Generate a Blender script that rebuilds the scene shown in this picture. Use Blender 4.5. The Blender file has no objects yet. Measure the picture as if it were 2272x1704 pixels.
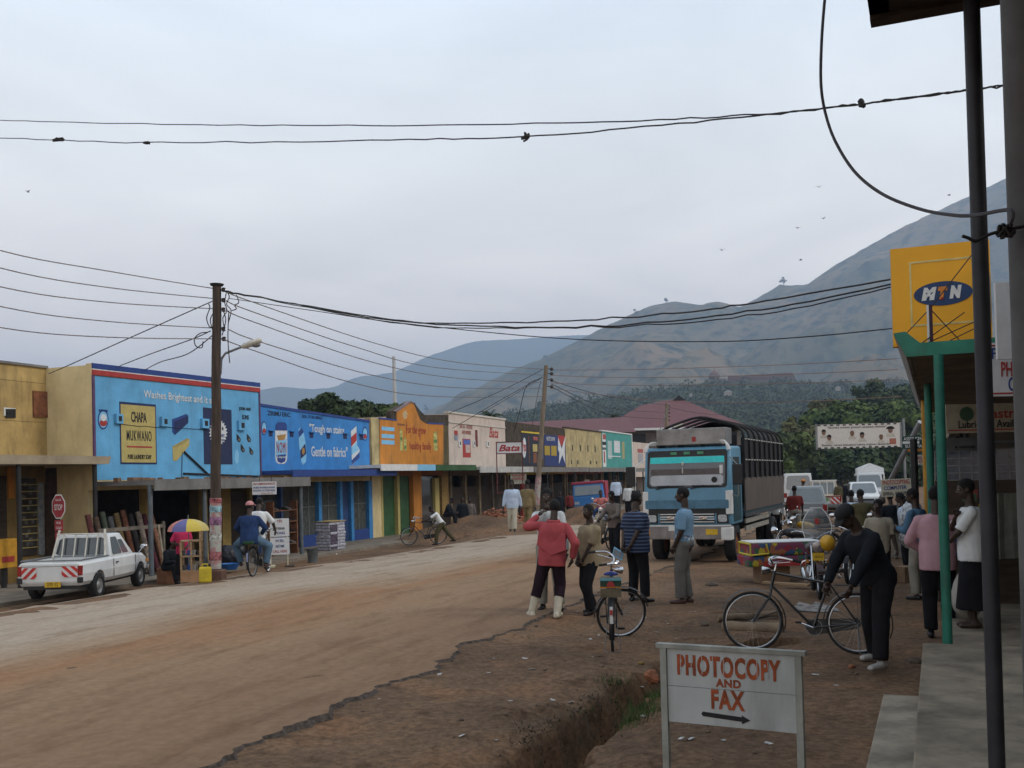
import bpy, bmesh, math, random
from mathutils import Vector, Matrix, noise as mnoise
random.seed(11)
S = bpy.context.scene
COL = S.collection
D2R = math.radians
# ---------------------------------------------------------------- camera model (photo pixels 2272x1704)
PW, PH, FPX = 2272, 1704, 2278.0
PITCH, ROLL = D2R(1.0), D2R(1.45)
CY = 1060 - FPX * math.tan(PITCH)          # row of the principal point (the picture is the upper part of the lens image)
CAMZ = 2.1
_F = Vector((0, math.cos(PITCH), math.sin(PITCH)))
_R0 = Vector((1, 0, 0)); _U0 = Vector((0, -math.sin(PITCH), math.cos(PITCH)))
_U = _U0 * math.cos(ROLL) + _R0 * math.sin(ROLL)
_R = _R0 * math.cos(ROLL) - _U0 * math.sin(ROLL)
CAMP = Vector((0, 0, CAMZ))
TH = D2R(20); _u = Vector((math.sin(TH), math.cos(TH), 0)); _n = Vector((math.cos(TH), -math.sin(TH), 0))
ROTZ = D2R(70)          # local x = along the street (away), local y = away from the road on the left side
def ray(x, y): return (_F + _R * ((x - PW / 2) / FPX) + _U * ((CY - y) / FPX))
def P(x, y, z=0.0):
    d = ray(x, y); return CAMP + d * ((z - CAMZ) / d.z)
def PY(x, y, d):
    r = ray(x, y); return CAMP + r * (d / r.y)
def SR(s, r, z=0.0): return _n * s + _u * r + Vector((0, 0, z))
def toSR(p): return (p.x * _n.x + p.y * _n.y, p.x * _u.x + p.y * _u.y)
def PS(x, y, s):
    d = ray(x, y); k = s / (d.x * _n.x + d.y * _n.y); return CAMP + d * k
def fac(x, y, s):       # pixel on the street-parallel vertical plane s -> (r, z)
    p = PS(x, y, s); return toSR(p)[1], p.z
def sm(a, b, x):
    t = max(0.0, min(1.0, (x - a) / (b - a))); return t * t * (3 - 2 * t)
def lerp(a, b, t): return a + (b - a) * t
def ns(x, y, z=0.0): return mnoise.noise(Vector((x, y, z)))
# ---------------------------------------------------------------- tags
def tag(o, label=None, cat=None, group=None, kind=None):
    if label: o['label'] = label
    if cat: o['category'] = cat
    if group: o['group'] = group
    if kind: o['kind'] = kind
    return o
def thing(name, label, cat, loc=(0, 0, 0), rz=0.0, group=None):
    o = bpy.data.objects.new(name, None); COL.objects.link(o)
    o.empty_display_size = .2
    o.location = loc; o.rotation_euler = (0, 0, rz)
    return tag(o, label, cat, group)
def copy_tree(o, parent=None):
    c = o.copy(); COL.objects.link(c)
    if parent is not None: c.parent = parent
    for ch in list(o.children): copy_tree(ch, c)
    return c
# ---------------------------------------------------------------- materials
_M = {}
def M(name, col, rough=.75, var=.18, scale=6.0, bump=.0, bscale=None, metal=0.0, col2=None, mix=None, spec=.35, grime=0.0, stretch=None, emit=None, coat=0):
    if name in _M: return _M[name]
    m = bpy.data.materials.new(name); m.use_nodes = True; _M[name] = m
    nt = m.node_tree; N = nt.nodes; L = nt.links; b = N['Principled BSDF']
    b.inputs['Roughness'].default_value = rough; b.inputs['Metallic'].default_value = metal
    b.inputs['Specular IOR Level'].default_value = spec
    if coat: b.inputs['Coat Weight'].default_value = coat; b.inputs['Coat Roughness'].default_value = .08
    tc = N.new('ShaderNodeTexCoord'); src = tc.outputs['Object']
    if stretch:
        mp = N.new('ShaderNodeMapping'); mp.inputs['Scale'].default_value = stretch; L.new(src, mp.inputs[0]); src = mp.outputs[0]
    no = N.new('ShaderNodeTexNoise'); no.inputs['Scale'].default_value = scale; no.inputs['Detail'].default_value = 6; no.inputs['Roughness'].default_value = .62
    L.new(src, no.inputs['Vector'])
    rp = N.new('ShaderNodeValToRGB'); e = rp.color_ramp.elements
    c2 = col2 or tuple(max(0, c * (1 - var * 1.6)) for c in col)
    c1 = tuple(min(1, c * (1 + var * .8)) for c in col) if not col2 else col
    lo, hi = mix or (.3, .7)
    e[0].position, e[1].position = lo, hi
    e[0].color = (*c2, 1); e[1].color = (*c1, 1)
    L.new(no.outputs['Fac'], rp.inputs[0]); out = rp.outputs[0]
    if grime:
        n2 = N.new('ShaderNodeTexNoise'); n2.inputs['Scale'].default_value = 1.1; n2.inputs['Detail'].default_value = 8; n2.inputs['Roughness'].default_value = .7
        mp2 = N.new('ShaderNodeMapping'); mp2.inputs['Scale'].default_value = (2.2, 2.2, .45); L.new(tc.outputs['Object'], mp2.inputs[0]); L.new(mp2.outputs[0], n2.inputs['Vector'])
        r2 = N.new('ShaderNodeMapRange'); r2.inputs[1].default_value = .5; r2.inputs[2].default_value = .72; r2.inputs[3].default_value = 0; r2.inputs[4].default_value = grime
        L.new(n2.outputs['Fac'], r2.inputs[0])
        mx = N.new('ShaderNodeMix'); mx.data_type = 'RGBA'; L.new(r2.outputs[0], mx.inputs[0]); L.new(out, mx.inputs[6]); mx.inputs[7].default_value = (.07, .055, .04, 1); out = mx.outputs[2]
    L.new(out, b.inputs['Base Color'])
    if bump:
        nb = N.new('ShaderNodeTexNoise'); nb.inputs['Scale'].default_value = bscale or scale * 4; nb.inputs['Detail'].default_value = 5
        L.new(src, nb.inputs['Vector'])
        bp = N.new('ShaderNodeBump'); bp.inputs['Strength'].default_value = bump; bp.inputs['Distance'].default_value = .02
        L.new(nb.outputs['Fac'], bp.inputs['Height']); L.new(bp.outputs[0], b.inputs['Normal'])
    if emit: b.inputs['Emission Color'].default_value = (*col, 1); b.inputs['Emission Strength'].default_value = emit
    return m
def wave_mat(name, c1, c2, scale, axis='Z', rough=.85, dist=.4, ramp=(.45, .55), bands=None):
    m = M(name, c1, rough, .05); nt = m.node_tree; N = nt.nodes; L = nt.links
    w = N.new('ShaderNodeTexWave'); w.bands_direction = axis; w.inputs['Scale'].default_value = scale; w.inputs['Distortion'].default_value = dist; w.inputs['Detail'].default_value = 1
    tc = [n for n in N if n.bl_idname == 'ShaderNodeTexCoord'][0]; L.new(tc.outputs['Object'], w.inputs['Vector'])
    rp = N.new('ShaderNodeValToRGB'); rp.color_ramp.elements[0].position, rp.color_ramp.elements[1].position = ramp
    rp.color_ramp.elements[0].color = (*c1, 1); rp.color_ramp.elements[1].color = (*c2, 1)
    for p, c in bands or []:
        e = rp.color_ramp.elements.new(p); e.color = (*c, 1)
    L.new(w.outputs['Fac'], rp.inputs[0]); L.new(rp.outputs[0], N['Principled BSDF'].inputs['Base Color'])
    return m
def glass_mat(name, col=(.03, .035, .04), rough=.06, spec=.9):
    return M(name, col, rough, .1, 3, spec=spec)
# ---------------------------------------------------------------- mesh builder
class MB:
    def __init__(self): self.v = []; self.f = []; self.m = []; self.mi = 0; self.g = []
    def add(self, vs, fs):
        b = len(self.v); self.g.append((b, len(self.f))); self.v += [Vector(p) for p in vs]
        for f in fs: self.f.append([b + i for i in f]); self.m.append(self.mi)
        return self
    def box(self, c, s, rz=0, rot=None):
        hx, hy, hz = s[0] / 2, s[1] / 2, s[2] / 2
        R = rot or Matrix.Rotation(rz, 3, 'Z'); c = Vector(c)
        vs = [c + R @ Vector((x * hx, y * hy, z * hz)) for z in (-1, 1) for x, y in ((-1, -1), (1, -1), (1, 1), (-1, 1))]
        return self.add(vs, [(3, 2, 1, 0), (4, 5, 6, 7), (0, 1, 5, 4), (1, 2, 6, 5), (2, 3, 7, 6), (3, 0, 4, 7)])
    def b2(self, x0, x1, y0, y1, z0, z1): return self.box(((x0 + x1) / 2, (y0 + y1) / 2, (z0 + z1) / 2), (abs(x1 - x0), abs(y1 - y0), abs(z1 - z0)))
    def cone(self, p0, p1, r0, r1=None, n=10, cap=True, ell=None):
        p0, p1 = Vector(p0), Vector(p1); r1 = r0 if r1 is None else r1
        d = p1 - p0
        if d.length < 1e-7: return self
        d.normalize(); a = d.orthogonal().normalized(); 
        if abs(d.z) < .95: a = d.cross(Vector((0, 0, 1))).normalized()
        b = d.cross(a)
        vs = []
        for p, r in ((p0, r0), (p1, r1)):
            for i in range(n):
                t = 2 * math.pi * i / n; vs.append(p + a * (r * math.cos(t)) + b * (r * math.sin(t)))
        fs = [(i, (i + 1) % n, n + (i + 1) % n, n + i) for i in range(n)]
        if cap: fs += [tuple(range(n - 1, -1, -1)), tuple(range(n, 2 * n))]
        return self.add(vs, fs)
    def tube(self, pts, r, n=8, closed=False, cap=True):
        pts = [Vector(p) for p in pts]; k = len(pts); rr = r if isinstance(r, (list, tuple)) else [r] * k
        vs = []; prev = None
        for i, p in enumerate(pts):
            a = pts[i - 1] if (i > 0 or closed) else p; c = pts[(i + 1) % k] if (i < k - 1 or closed) else p
            d = (c - a)
            d = d.normalized() if d.length > 1e-9 else Vector((0, 0, 1))
            if prev is None: x = d.orthogonal().normalized()
            else:
                x = prev - d * prev.dot(d); x = x.normalized() if x.length > 1e-6 else d.orthogonal().normalized()
            prev = x; y = d.cross(x)
            for j in range(n):
                t = 2 * math.pi * j / n; vs.append(p + x * (rr[i] * math.cos(t)) + y * (rr[i] * math.sin(t)))
        fs = []
        for i in range(k if closed else k - 1):
            a, b = i * n, ((i + 1) % k) * n
            fs += [(a + j, a + (j + 1) % n, b + (j + 1) % n, b + j) for j in range(n)]
        if cap and not closed: fs += [tuple(range(n - 1, -1, -1)), tuple(range((k - 1) * n, k * n))]
        return self.add(vs, fs)
    def ell(self, c, r, nu=12, nv=8, rot=None):
        c = Vector(c); r = (r, r, r) if not isinstance(r, (tuple, list, Vector)) else r
        vs = []; R = rot or Matrix.Identity(3)
        for j in range(1, nv):
            ph = math.pi * j / nv
            for i in range(nu):
                t = 2 * math.pi * i / nu
                vs.append(c + R @ Vector((r[0] * math.sin(ph) * math.cos(t), r[1] * math.sin(ph) * math.sin(t), r[2] * math.cos(ph))))
        vs += [c + R @ Vector((0, 0, r[2])), c + R @ Vector((0, 0, -r[2]))]
        T, B = len(vs) - 2, len(vs) - 1; fs = []
        for j in range(nv - 2):
            for i in range(nu): fs.append((j * nu + i, (j + 1) * nu + i, (j + 1) * nu + (i + 1) % nu, j * nu + (i + 1) % nu))
        for i in range(nu):
            fs.append((T, i, (i + 1) % nu)); k = (nv - 2) * nu; fs.append((B, k + (i + 1) % nu, k + i))
        return self.add(vs, fs)
    def caps(self, p0, p1, r0, r1, n=10, sx=1.0):
        self.cone(p0, p1, r0, r1, n, True); self.ell(p0, r0, n, 6); self.ell(p1, r1, n, 6); return self
    def prism(self, poly, d, o=(0, 0, 0), ax=((1, 0, 0), (0, 0, 1)), ex=(0, 1, 0)):   # polygon in plane (ax) extruded along ex*d
        o = Vector(o); a, b, e = Vector(ax[0]), Vector(ax[1]), Vector(ex) * d
        n = len(poly); vs = [o + a * x + b * y for x, y in poly]; vs += [v + e for v in vs]
        area = sum(poly[i][0] * poly[(i + 1) % n][1] - poly[(i + 1) % n][0] * poly[i][1] for i in range(n))
        flip = (area > 0) == (a.cross(b).dot(e) > 0)
        fs = [tuple(range(n - 1, -1, -1)), tuple(range(n, 2 * n))] + [(i, (i + 1) % n, n + (i + 1) % n, n + i) for i in range(n)]
        if not flip: fs = [tuple(reversed(f)) for f in fs]
        return self.add(vs, fs)
    def lathe(self, prof, c=(0, 0, 0), n=16, axis='Z'):
        c = Vector(c); vs = []
        for r, h in prof:
            for i in range(n):
                t = 2 * math.pi * i / n; x, y = r * math.cos(t), r * math.sin(t)
                vs.append(c + (Vector((x, y, h)) if axis == 'Z' else Vector((h, x, y)) if axis == 'X' else Vector((y, h, x))))
        fs = [(j * n + i, j * n + (i + 1) % n, (j + 1) * n + (i + 1) % n, (j + 1) * n + i) for j in range(len(prof) - 1) for i in range(n)]
        fs += [tuple(range(n - 1, -1, -1)), tuple(range((len(prof) - 1) * n, len(prof) * n))]
        return self.add(vs, fs)
    def loft(self, rings, cap=True, closed=True):
        n = len(rings[0]); vs = [p for r in rings for p in r]; fs = []
        m = n if closed else n - 1
        for j in range(len(rings) - 1):
            for i in range(m): fs.append((j * n + i, j * n + (i + 1) % n, (j + 1) * n + (i + 1) % n, (j + 1) * n + i))
        if cap: fs += [tuple(range(n - 1, -1, -1)), tuple(range((len(rings) - 1) * n, len(rings) * n))]
        return self.add(vs, fs)
    def quad(self, a, b, c, d): return self.add([a, b, c, d], [(0, 1, 2, 3)])
    def mesh(self, name='m'):
        me = bpy.data.meshes.new(name); me.from_pydata([tuple(v) for v in self.v], [], self.f); me.update(); return me
    def each(self, name, mat, parent=None, **k):
        out = []
        for i, (b, f) in enumerate(self.g):
            e, fe = self.g[i + 1] if i + 1 < len(self.g) else (len(self.v), len(self.f))
            m = MB(); m.v = self.v[b:e]; m.f = [[q - b for q in x] for x in self.f[f:fe]]; m.m = [0] * len(m.f); out.append(m.build(name, mat, parent, **k))
        return out
    def build(self, name, mats, parent=None, smooth=False, bevel=0, loc=None, fix=True, ang=40):
        me = self.mesh(name)
        if fix or bevel:
            bm = bmesh.new(); bm.from_mesh(me)
            if len(mats) > 1 if isinstance(mats, (list, tuple)) else False:
                for f, k in zip(bm.faces, self.m): f.material_index = k
            if bevel:
                bm.normal_update()
                es = [e for e in bm.edges if len(e.link_faces) == 2 and e.calc_face_angle(0) > .5]
                bmesh.ops.bevel(bm, geom=es, offset=bevel, segments=2, affect='EDGES', profile=.6, clamp_overlap=True)
            bmesh.ops.recalc_face_normals(bm, faces=bm.faces); bm.to_mesh(me); bm.free()
        elif isinstance(mats, (list, tuple)):
            for f, k in zip(me.polygons, self.m): f.material_index = k
        for m in (mats if isinstance(mats, (list, tuple)) else [mats]): me.materials.append(m)
        if smooth:
            for p in me.polygons: p.use_smooth = True
            if ang < 180: me.set_sharp_from_angle(angle=D2R(ang))
        o = bpy.data.objects.new(name, me); COL.objects.link(o)
        if parent is not None: o.parent = parent
        if loc is not None: o.location = loc
        return o
def evald(o):           # apply an object's modifiers into a plain mesh
    dg = bpy.context.evaluated_depsgraph_get(); dg.update(); ev = o.evaluated_get(dg)
    return bpy.data.meshes.new_from_object(ev)
def text(body, size, mat, parent, loc, rot=(D2R(90), 0, 0), name='lettering', width=None, ext=.003, shear=0, bold=0, align='CENTER', height=None, space=1):
    cu = bpy.data.curves.new('t', 'FONT'); cu.body = body; cu.size = size; cu.extrude = ext; cu.shear = shear; cu.offset = bold
    cu.align_x = align; cu.align_y = 'CENTER'; cu.space_character = space; cu.resolution_u = 3
    o = bpy.data.objects.new('t', cu); COL.objects.link(o); me = evald(o); bpy.data.objects.remove(o)
    if not me.vertices: return None
    xs = [v.co.x for v in me.vertices]; ys = [v.co.y for v in me.vertices]
    w, h = max(xs) - min(xs), max(ys) - min(ys); cx, cy = (max(xs) + min(xs)) / 2, (max(ys) + min(ys)) / 2
    kx = width / w if width else 1; ky = height / h if height else (kx if width and not size else 1)
    for v in me.vertices:
        v.co.x = (v.co.x - (cx if align == 'CENTER' else min(xs))) * kx; v.co.y = (v.co.y - cy) * ky
    me.materials.clear(); me.materials.append(mat)
    r = bpy.data.objects.new(name, me); COL.objects.link(r)
    if parent is not None: r.parent = parent
    r.location = loc; r.rotation_euler = rot
    return r
def boolean(o, cutter, op='DIFFERENCE'):
    md = o.modifiers.new('b', 'BOOLEAN'); md.object = cutter; md.operation = op; md.solver = 'EXACT'
    me = evald(o); o.modifiers.clear(); o.data = me; bpy.data.objects.remove(cutter)
    for p in me.polygons: p.use_smooth = False
# ---------------------------------------------------------------- common materials
BLACK = M('black_paint', (.015, .015, .017), .5, .2)
RUBBER = M('rubber', (.02, .02, .021), .85, .25, 20)
CHROME = M('chrome', (.55, .56, .58), .22, .1, metal=1.0)
STEEL = M('grey_steel', (.2, .21, .22), .5, .2, metal=.6)
WHITE = M('white_paint', (.62, .62, .6), .55, .1)
WOOD = M('raw_wood', (.3, .2, .11), .85, .3, 3, .3, stretch=(1, 1, 8))
DARKWOOD = M('dark_wood', (.05, .035, .025), .85, .3, 3, stretch=(1, 1, 6))
RUST = M('rust', (.2, .075, .035), .9, .3, 9, .2)
CONC = M('concrete', (.24, .215, .18), .9, .2, 4, .3, grime=.5)
GLASS = glass_mat('dark_glass')
# ================================================================ camera, sky, sun
cam = bpy.data.objects.new('camera', bpy.data.cameras.new('camera')); COL.objects.link(cam); S.camera = cam
cam.data.sensor_width = 36; cam.data.lens = 36 * FPX / PW; cam.data.shift_y = (CY - PH / 2) / PW; cam.data.clip_start = .05; cam.data.clip_end = 30000
mw = Matrix.Identity(4)
for i, a in enumerate((_R, _U, -_F)):
    for j in range(3): mw[j][i] = a[j]
mw.translation = CAMP; cam.matrix_world = mw
S.view_settings.view_transform = 'Standard'; S.view_settings.look = 'None'; S.view_settings.exposure = .12; S.view_settings.gamma = 1
S.cycles.max_bounces = 5; S.cycles.diffuse_bounces = 2; S.cycles.glossy_bounces = 2; S.cycles.transmission_bounces = 3; S.cycles.transparent_max_bounces = 6
S.cycles.volume_bounces = 0; S.cycles.sample_clamp_indirect = 4; S.cycles.use_denoising = True
SUN_EL, SUN_AZ = D2R(40), D2R(98)       # veiled by cloud, off to the right of the view
w = bpy.data.worlds.new('World'); S.world = w; w.use_nodes = True
N = w.node_tree.nodes; L = w.node_tree.links; bg = N['Background']; bg.inputs[1].default_value = .1
sky = N.new('ShaderNodeTexSky'); sky.sky_type = 'NISHITA'; sky.sun_disc = False; sky.sun_elevation = SUN_EL; sky.sun_rotation = SUN_AZ; sky.dust_density = 3
tc = N.new('ShaderNodeTexCoord'); sep = N.new('ShaderNodeSeparateXYZ'); L.new(tc.outputs['Generated'], sep.inputs[0])
rp = N.new('ShaderNodeValToRGB'); L.new(sep.outputs['Z'], rp.inputs[0])
e = rp.color_ramp.elements
KS = 15.2
stops = [(0.0, (1.10, .88, .77)), (.10, (1.10, .94, .83)), (.19, (.94, .87, .80)), (.30, (.78, .785, .77)), (.45, (.61, .675, .745)), (1.0, (.55, .62, .71))]
e[0].position, e[0].color = stops[0][0], (*stops[0][1], 1); e[1].position, e[1].color = stops[-1][0], (*stops[-1][1], 1)
for p, c in stops[1:-1]: x = e.new(p); x.color = (*c, 1)
# flattened cloud layer coordinates: direction / (z + .12)
ad = N.new('ShaderNodeMath'); ad.operation = 'ADD'; ad.inputs[1].default_value = .14; L.new(sep.outputs['Z'], ad.inputs[0])
dv = N.new('ShaderNodeVectorMath'); dv.operation = 'DIVIDE'; L.new(tc.outputs['Generated'], dv.inputs[0]); L.new(ad.outputs[0], dv.inputs[1])
nz = N.new('ShaderNodeTexNoise'); nz.inputs['Scale'].default_value = 1.15; nz.inputs['Detail'].default_value = 7; nz.inputs['Roughness'].default_value = .55; nz.inputs['Distortion'].default_value = .6
L.new(dv.outputs[0], nz.inputs['Vector'])
mr = N.new('ShaderNodeMapRange'); mr.inputs[1].default_value = .3; mr.inputs[2].default_value = .7; mr.inputs[3].default_value = .86 * KS; mr.inputs[4].default_value = 1.10 * KS
L.new(nz.outputs['Fac'], mr.inputs[0])
ml = N.new('ShaderNodeVectorMath'); ml.operation = 'SCALE'; L.new(rp.outputs[0], ml.inputs[0]); L.new(mr.outputs[0], ml.inputs['Scale'])
mx = N.new('ShaderNodeMix'); mx.data_type = 'RGBA'; mx.inputs[0].default_value = .9; L.new(sky.outputs[0], mx.inputs[6]); L.new(ml.outputs[0], mx.inputs[7])
L.new(mx.outputs[2], bg.inputs[0])
sl = bpy.data.lights.new('sun', 'SUN'); sl.energy = 1.5; sl.angle = D2R(18); sl.color = (1, .95, .88)
so = bpy.data.objects.new('sun', sl); COL.objects.link(so)
# nishita: rotation 0 = +Y, positive clockwise seen from above
dvec = Vector((math.sin(SUN_AZ) * math.cos(SUN_EL), math.cos(SUN_AZ) * math.cos(SUN_EL), math.sin(SUN_EL)))
so.rotation_euler = dvec.to_track_quat('Z', 'Y').to_euler(); so.location = dvec * 50
# ================================================================ ground height
GULLY = [P(*q, -.15) for q in ((1150, 1760), (1240, 1670), (1330, 1600), (1395, 1550), (1440, 1520), (1500, 1480), (1560, 1440))]
GULLY = [(p.x, p.y) for p in GULLY]
HOLE = [((P(1640, 1424).x, P(1640, 1424).y), (P(1735, 1412).x, P(1735, 1412).y), .24, .8), ((P(1660, 1352).x, P(1660, 1352).y), (P(1725, 1350).x, P(1725, 1350).y), .2, .45)]
def dseg(px, py, a, b):
    ax, ay = a; bx, by = b; dx, dy = bx - ax, by - ay
    t = max(0, min(1, ((px - ax) * dx + (py - ay) * dy) / (dx * dx + dy * dy + 1e-9)))
    return math.hypot(px - ax - t * dx, py - ay - t * dy), t
MOUNDS = []
def G(x, y):
    s, r = x * _n.x + y * _n.y, x * _u.x + y * _u.y
    base = -.22 * sm(15, 32, r)
    z = lerp(base, -.52, sm(-14.2, -17.2, s))
    if s > -5.5 and r < 45:
        k = sm(-5.4, -4.2, s)
        z += k * (.05 * ns(x * .9, y * .9, 3) + .022 * ns(x * 3.1, y * 3.1, 9) + .009 * ns(x * 9, y * 9, 4)) - .05 * k
        if r < 16 and s < 1.5:
            dm, tt = 9, 0
            for i in range(len(GULLY) - 1):
                d, t = dseg(x, y, GULLY[i], GULLY[i + 1])
                if d < dm: dm, tt = d, (i + t) / (len(GULLY) - 1)
            wd = lerp(.36, .20, tt) * (1 + .4 * ns(x * 2.3, y * 2.3, 1)) + .09 * ns(x * 7, y * 7, 2) + .03 * ns(x * 17, y * 17, 2)
            dp = lerp(.66, .26, tt) * (1 + .3 * ns(x * 5, y * 5, 8))
            z -= dp * (1 - sm(wd * .38, wd * 1.0, dm + .05 * ns(x * 11, y * 11, 3))) * sm(1.02, .9, tt) + .10 * (1 - sm(wd * .9, wd * 2.6, dm)) * lerp(1, .4, tt)
            for a, b, wd, dp in HOLE:
                d, t = dseg(x, y, a, b); wd2 = wd * (1 + .25 * ns(x * 4, y * 4, 6))
                z -= dp * (1 - sm(wd2 * .75, wd2, d))
    if -4.6 < s < -.6 and r < 40:
        for c0, dd in ((-3.6, .022), (-2.2, .016)):
            q = s - c0 - .25 * ns(r * .22, c0); z -= dd * math.exp(-(q / .13) ** 2) * (.5 + .5 * sm(-.3, .4, ns(r * .5, c0 * 3)))
    for (mx_, my_, rad, h, sd) in MOUNDS:
        d = math.hypot(x - mx_, y - my_) / rad
        if d < 1.3:
            d2 = d * (1 + .3 * ns(x * .9, y * .9, sd))
            z += h * (1 - sm(0, 1, d2)) * (1 + .35 * ns(x * 2.2, y * 2.2, sd)) + .05 * (1 - sm(.2, 1.1, d2)) * ns(x * 6, y * 6, sd)
    if y > 130:
        z += .0 + sm(130, 420, y) * 6 * (.5 + .5 * ns(x * .006, y * .006, 2))
    return z
_mp = P(1075, 1195, -.3)
MOUNDS.append((_mp.x - .6, _mp.y + 3.0, 3.6, .95, 1))          # grey dirt heap
_mp2 = P(1322, 1165, -.3)
MOUNDS.append((_mp2.x, _mp2.y + 1, 3.0, .95, 8))
def foot(x, y, dz=0.0):
    z = 0.0
    for _ in range(8):
        p = P(x, y, z); z = G(p.x, p.y) + dz
    p = P(x, y, z); return Vector((p.x, p.y, z))
def axis(fine0, fine1, fs, mid0, mid1, ms, far0, far1):
    a = []; x = fine0
    while x < fine1: a.append(x); x += fs
    x = fine1
    while x < mid1: a.append(x); x += ms
    st = ms
    while x < far1: a.append(x); st *= 1.3; x += st
    a.append(far1)
    b = []; x = fine0 - ms
    while x > mid0: b.append(x); x -= ms
    st = ms
    while x > far0: b.append(x); st *= 1.3; x -= st
    b.append(far0)
    return b[::-1] + a
sa = axis(-5.6, 1.2, .05, -30, 8, .35, -9000, 9000); ra = axis(4.5, 16.5, .055, -6, 70, .35, -9000, 12000)
vs = []; fs = []
for r in ra:
    for s_ in sa:
        p = _n * s_ + _u * r; vs.append((p.x, p.y, G(p.x, p.y)))
ns_ = len(sa)
for j in range(len(ra) - 1):
    for i in range(ns_ - 1): fs.append((j * ns_ + i, j * ns_ + i + 1, (j + 1) * ns_ + i + 1, (j + 1) * ns_ + i))
def ground_mat():
    m = M('dirt', (.155, .098, .062), .95, .2, 1.1, 0); nt = m.node_tree; N = nt.nodes; L = nt.links; b = N['Principled BSDF']; b.inputs['Specular IOR Level'].default_value = .12
    tc = [n for n in N if n.bl_idname == 'ShaderNodeTexCoord'][0]
    def nz(sc, det=6, r=.6):
        n = N.new('ShaderNodeTexNoise'); n.inputs['Scale'].default_value = sc; n.inputs['Detail'].default_value = det; n.inputs['Roughness'].default_value = r; L.new(tc.outputs['Object'], n.inputs['Vector']); return n
    def ramp(src, a, ca, b_, cb):
        r = N.new('ShaderNodeValToRGB'); r.color_ramp.elements[0].position = a; r.color_ramp.elements[0].color = (*ca, 1); r.color_ramp.elements[1].position = b_; r.color_ramp.elements[1].color = (*cb, 1); L.new(src, r.inputs[0]); return r
    def mixc(f, a, bb, mode='MIX'):
        x = N.new('ShaderNodeMix'); x.data_type = 'RGBA'; x.blend_type = mode
        if isinstance(f, float): x.inputs[0].default_value = f
        else: L.new(f, x.inputs[0])
        L.new(a, x.inputs[6]); L.new(bb, x.inputs[7]); return x.outputs[2]
    big = ramp(nz(.45).outputs['Fac'], .32, (.110, .070, .045), .68, (.215, .135, .082))
    red = ramp(nz(.9, 4).outputs['Fac'], .5, (0, 0, 0), .72, (.6, .6, .6)); redc = N.new('ShaderNodeRGB'); redc.outputs[0].default_value = (.235, .118, .06, 1)
    c = mixc(red.outputs[0], big.outputs[0], redc.outputs[0])
    fine = ramp(nz(14, 8, .7).outputs['Fac'], .33, (.5, .5, .5), .66, (1.2, 1.18, 1.15)); c = mixc(1.0, c, fine.outputs[0], 'MULTIPLY')
    vo = N.new('ShaderNodeTexVoronoi'); vo.inputs['Scale'].default_value = 9; L.new(tc.outputs['Object'], vo.inputs['Vector'])
    sp = ramp(vo.outputs['Distance'], .06, (1.35, 1.3, 1.25), .12, (1, 1, 1)); c = mixc(.6, c, sp.outputs[0], 'MULTIPLY')
    dk = ramp(nz(2.6, 5, .7).outputs['Fac'], .55, (1, 1, 1), .68, (.5, .47, .45)); c = mixc(.8, c, dk.outputs[0], 'MULTIPLY')
    L.new(c, b.inputs['Base Color'])
    bp = N.new('ShaderNodeBump'); bp.inputs['Strength'].default_value = .75; bp.inputs['Distance'].default_value = .03
    n1 = nz(11, 9, .72); L.new(n1.outputs['Fac'], bp.inputs['Height']); L.new(bp.outputs[0], b.inputs['Normal'])
    return m
DIRT = ground_mat()
me = bpy.data.meshes.new('ground'); me.from_pydata(vs, [], fs); me.materials.append(DIRT)
for p in me.polygons: p.use_smooth = True
ground = bpy.data.objects.new('ground', me); COL.objects.link(ground); tag(ground, kind='structure')
# ---------------------------------------------------------------- road: worn tarmac sheet with a broken right edge
def edge(r):
    return -4.85 + .22 * ns(r * .45, 3) + .16 * ns(r * 1.3, 7) + .10 * ns(r * 4.1, 1) + .05 * ns(r * 11, 5)
def ledge(r): return -15.3 + .35 * ns(r * .2, 31) + .15 * ns(r * .9, 12)
rows = []; r = -5.0
while r < 260: rows.append(r); r += .05 if r < 22 else (.2 if r < 60 else 2.0)
K = [0, .06, .15, .3, .45, .6, .72, .82, .9, .95, .98, .993, 1.0]
vs = []; fs = []
for r in rows:
    a, b = ledge(r), edge(r)
    for k in K:
        s_ = lerp(a, b, k) + (ns(r * 6, k * 3) * .02 if k == .993 else 0)
        p = _n * s_ + _u * r; z = lerp(-.22 * sm(15, 32, r), -.52, sm(-14.2, -17.2, s_))
        th = (.004 + .02 * sm(-.25, .4, ns(r * .55, 17) + .4 * ns(r * 2.7, 5))) if 0 < k < 1 else (.004 if k == 0 else -.06)
        z += th * (sm(0, .06, k) if k < .1 else 1) + .006 * ns(p.x * 1.2, p.y * 1.2, 4) * (k < .99)
        vs.append((p.x, p.y, z))
nk = len(K)
for j in range(len(rows) - 1):
    for i in range(nk - 1): fs.append((j * nk + i, j * nk + i + 1, (j + 1) * nk + i + 1, (j + 1) * nk + i))
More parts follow.
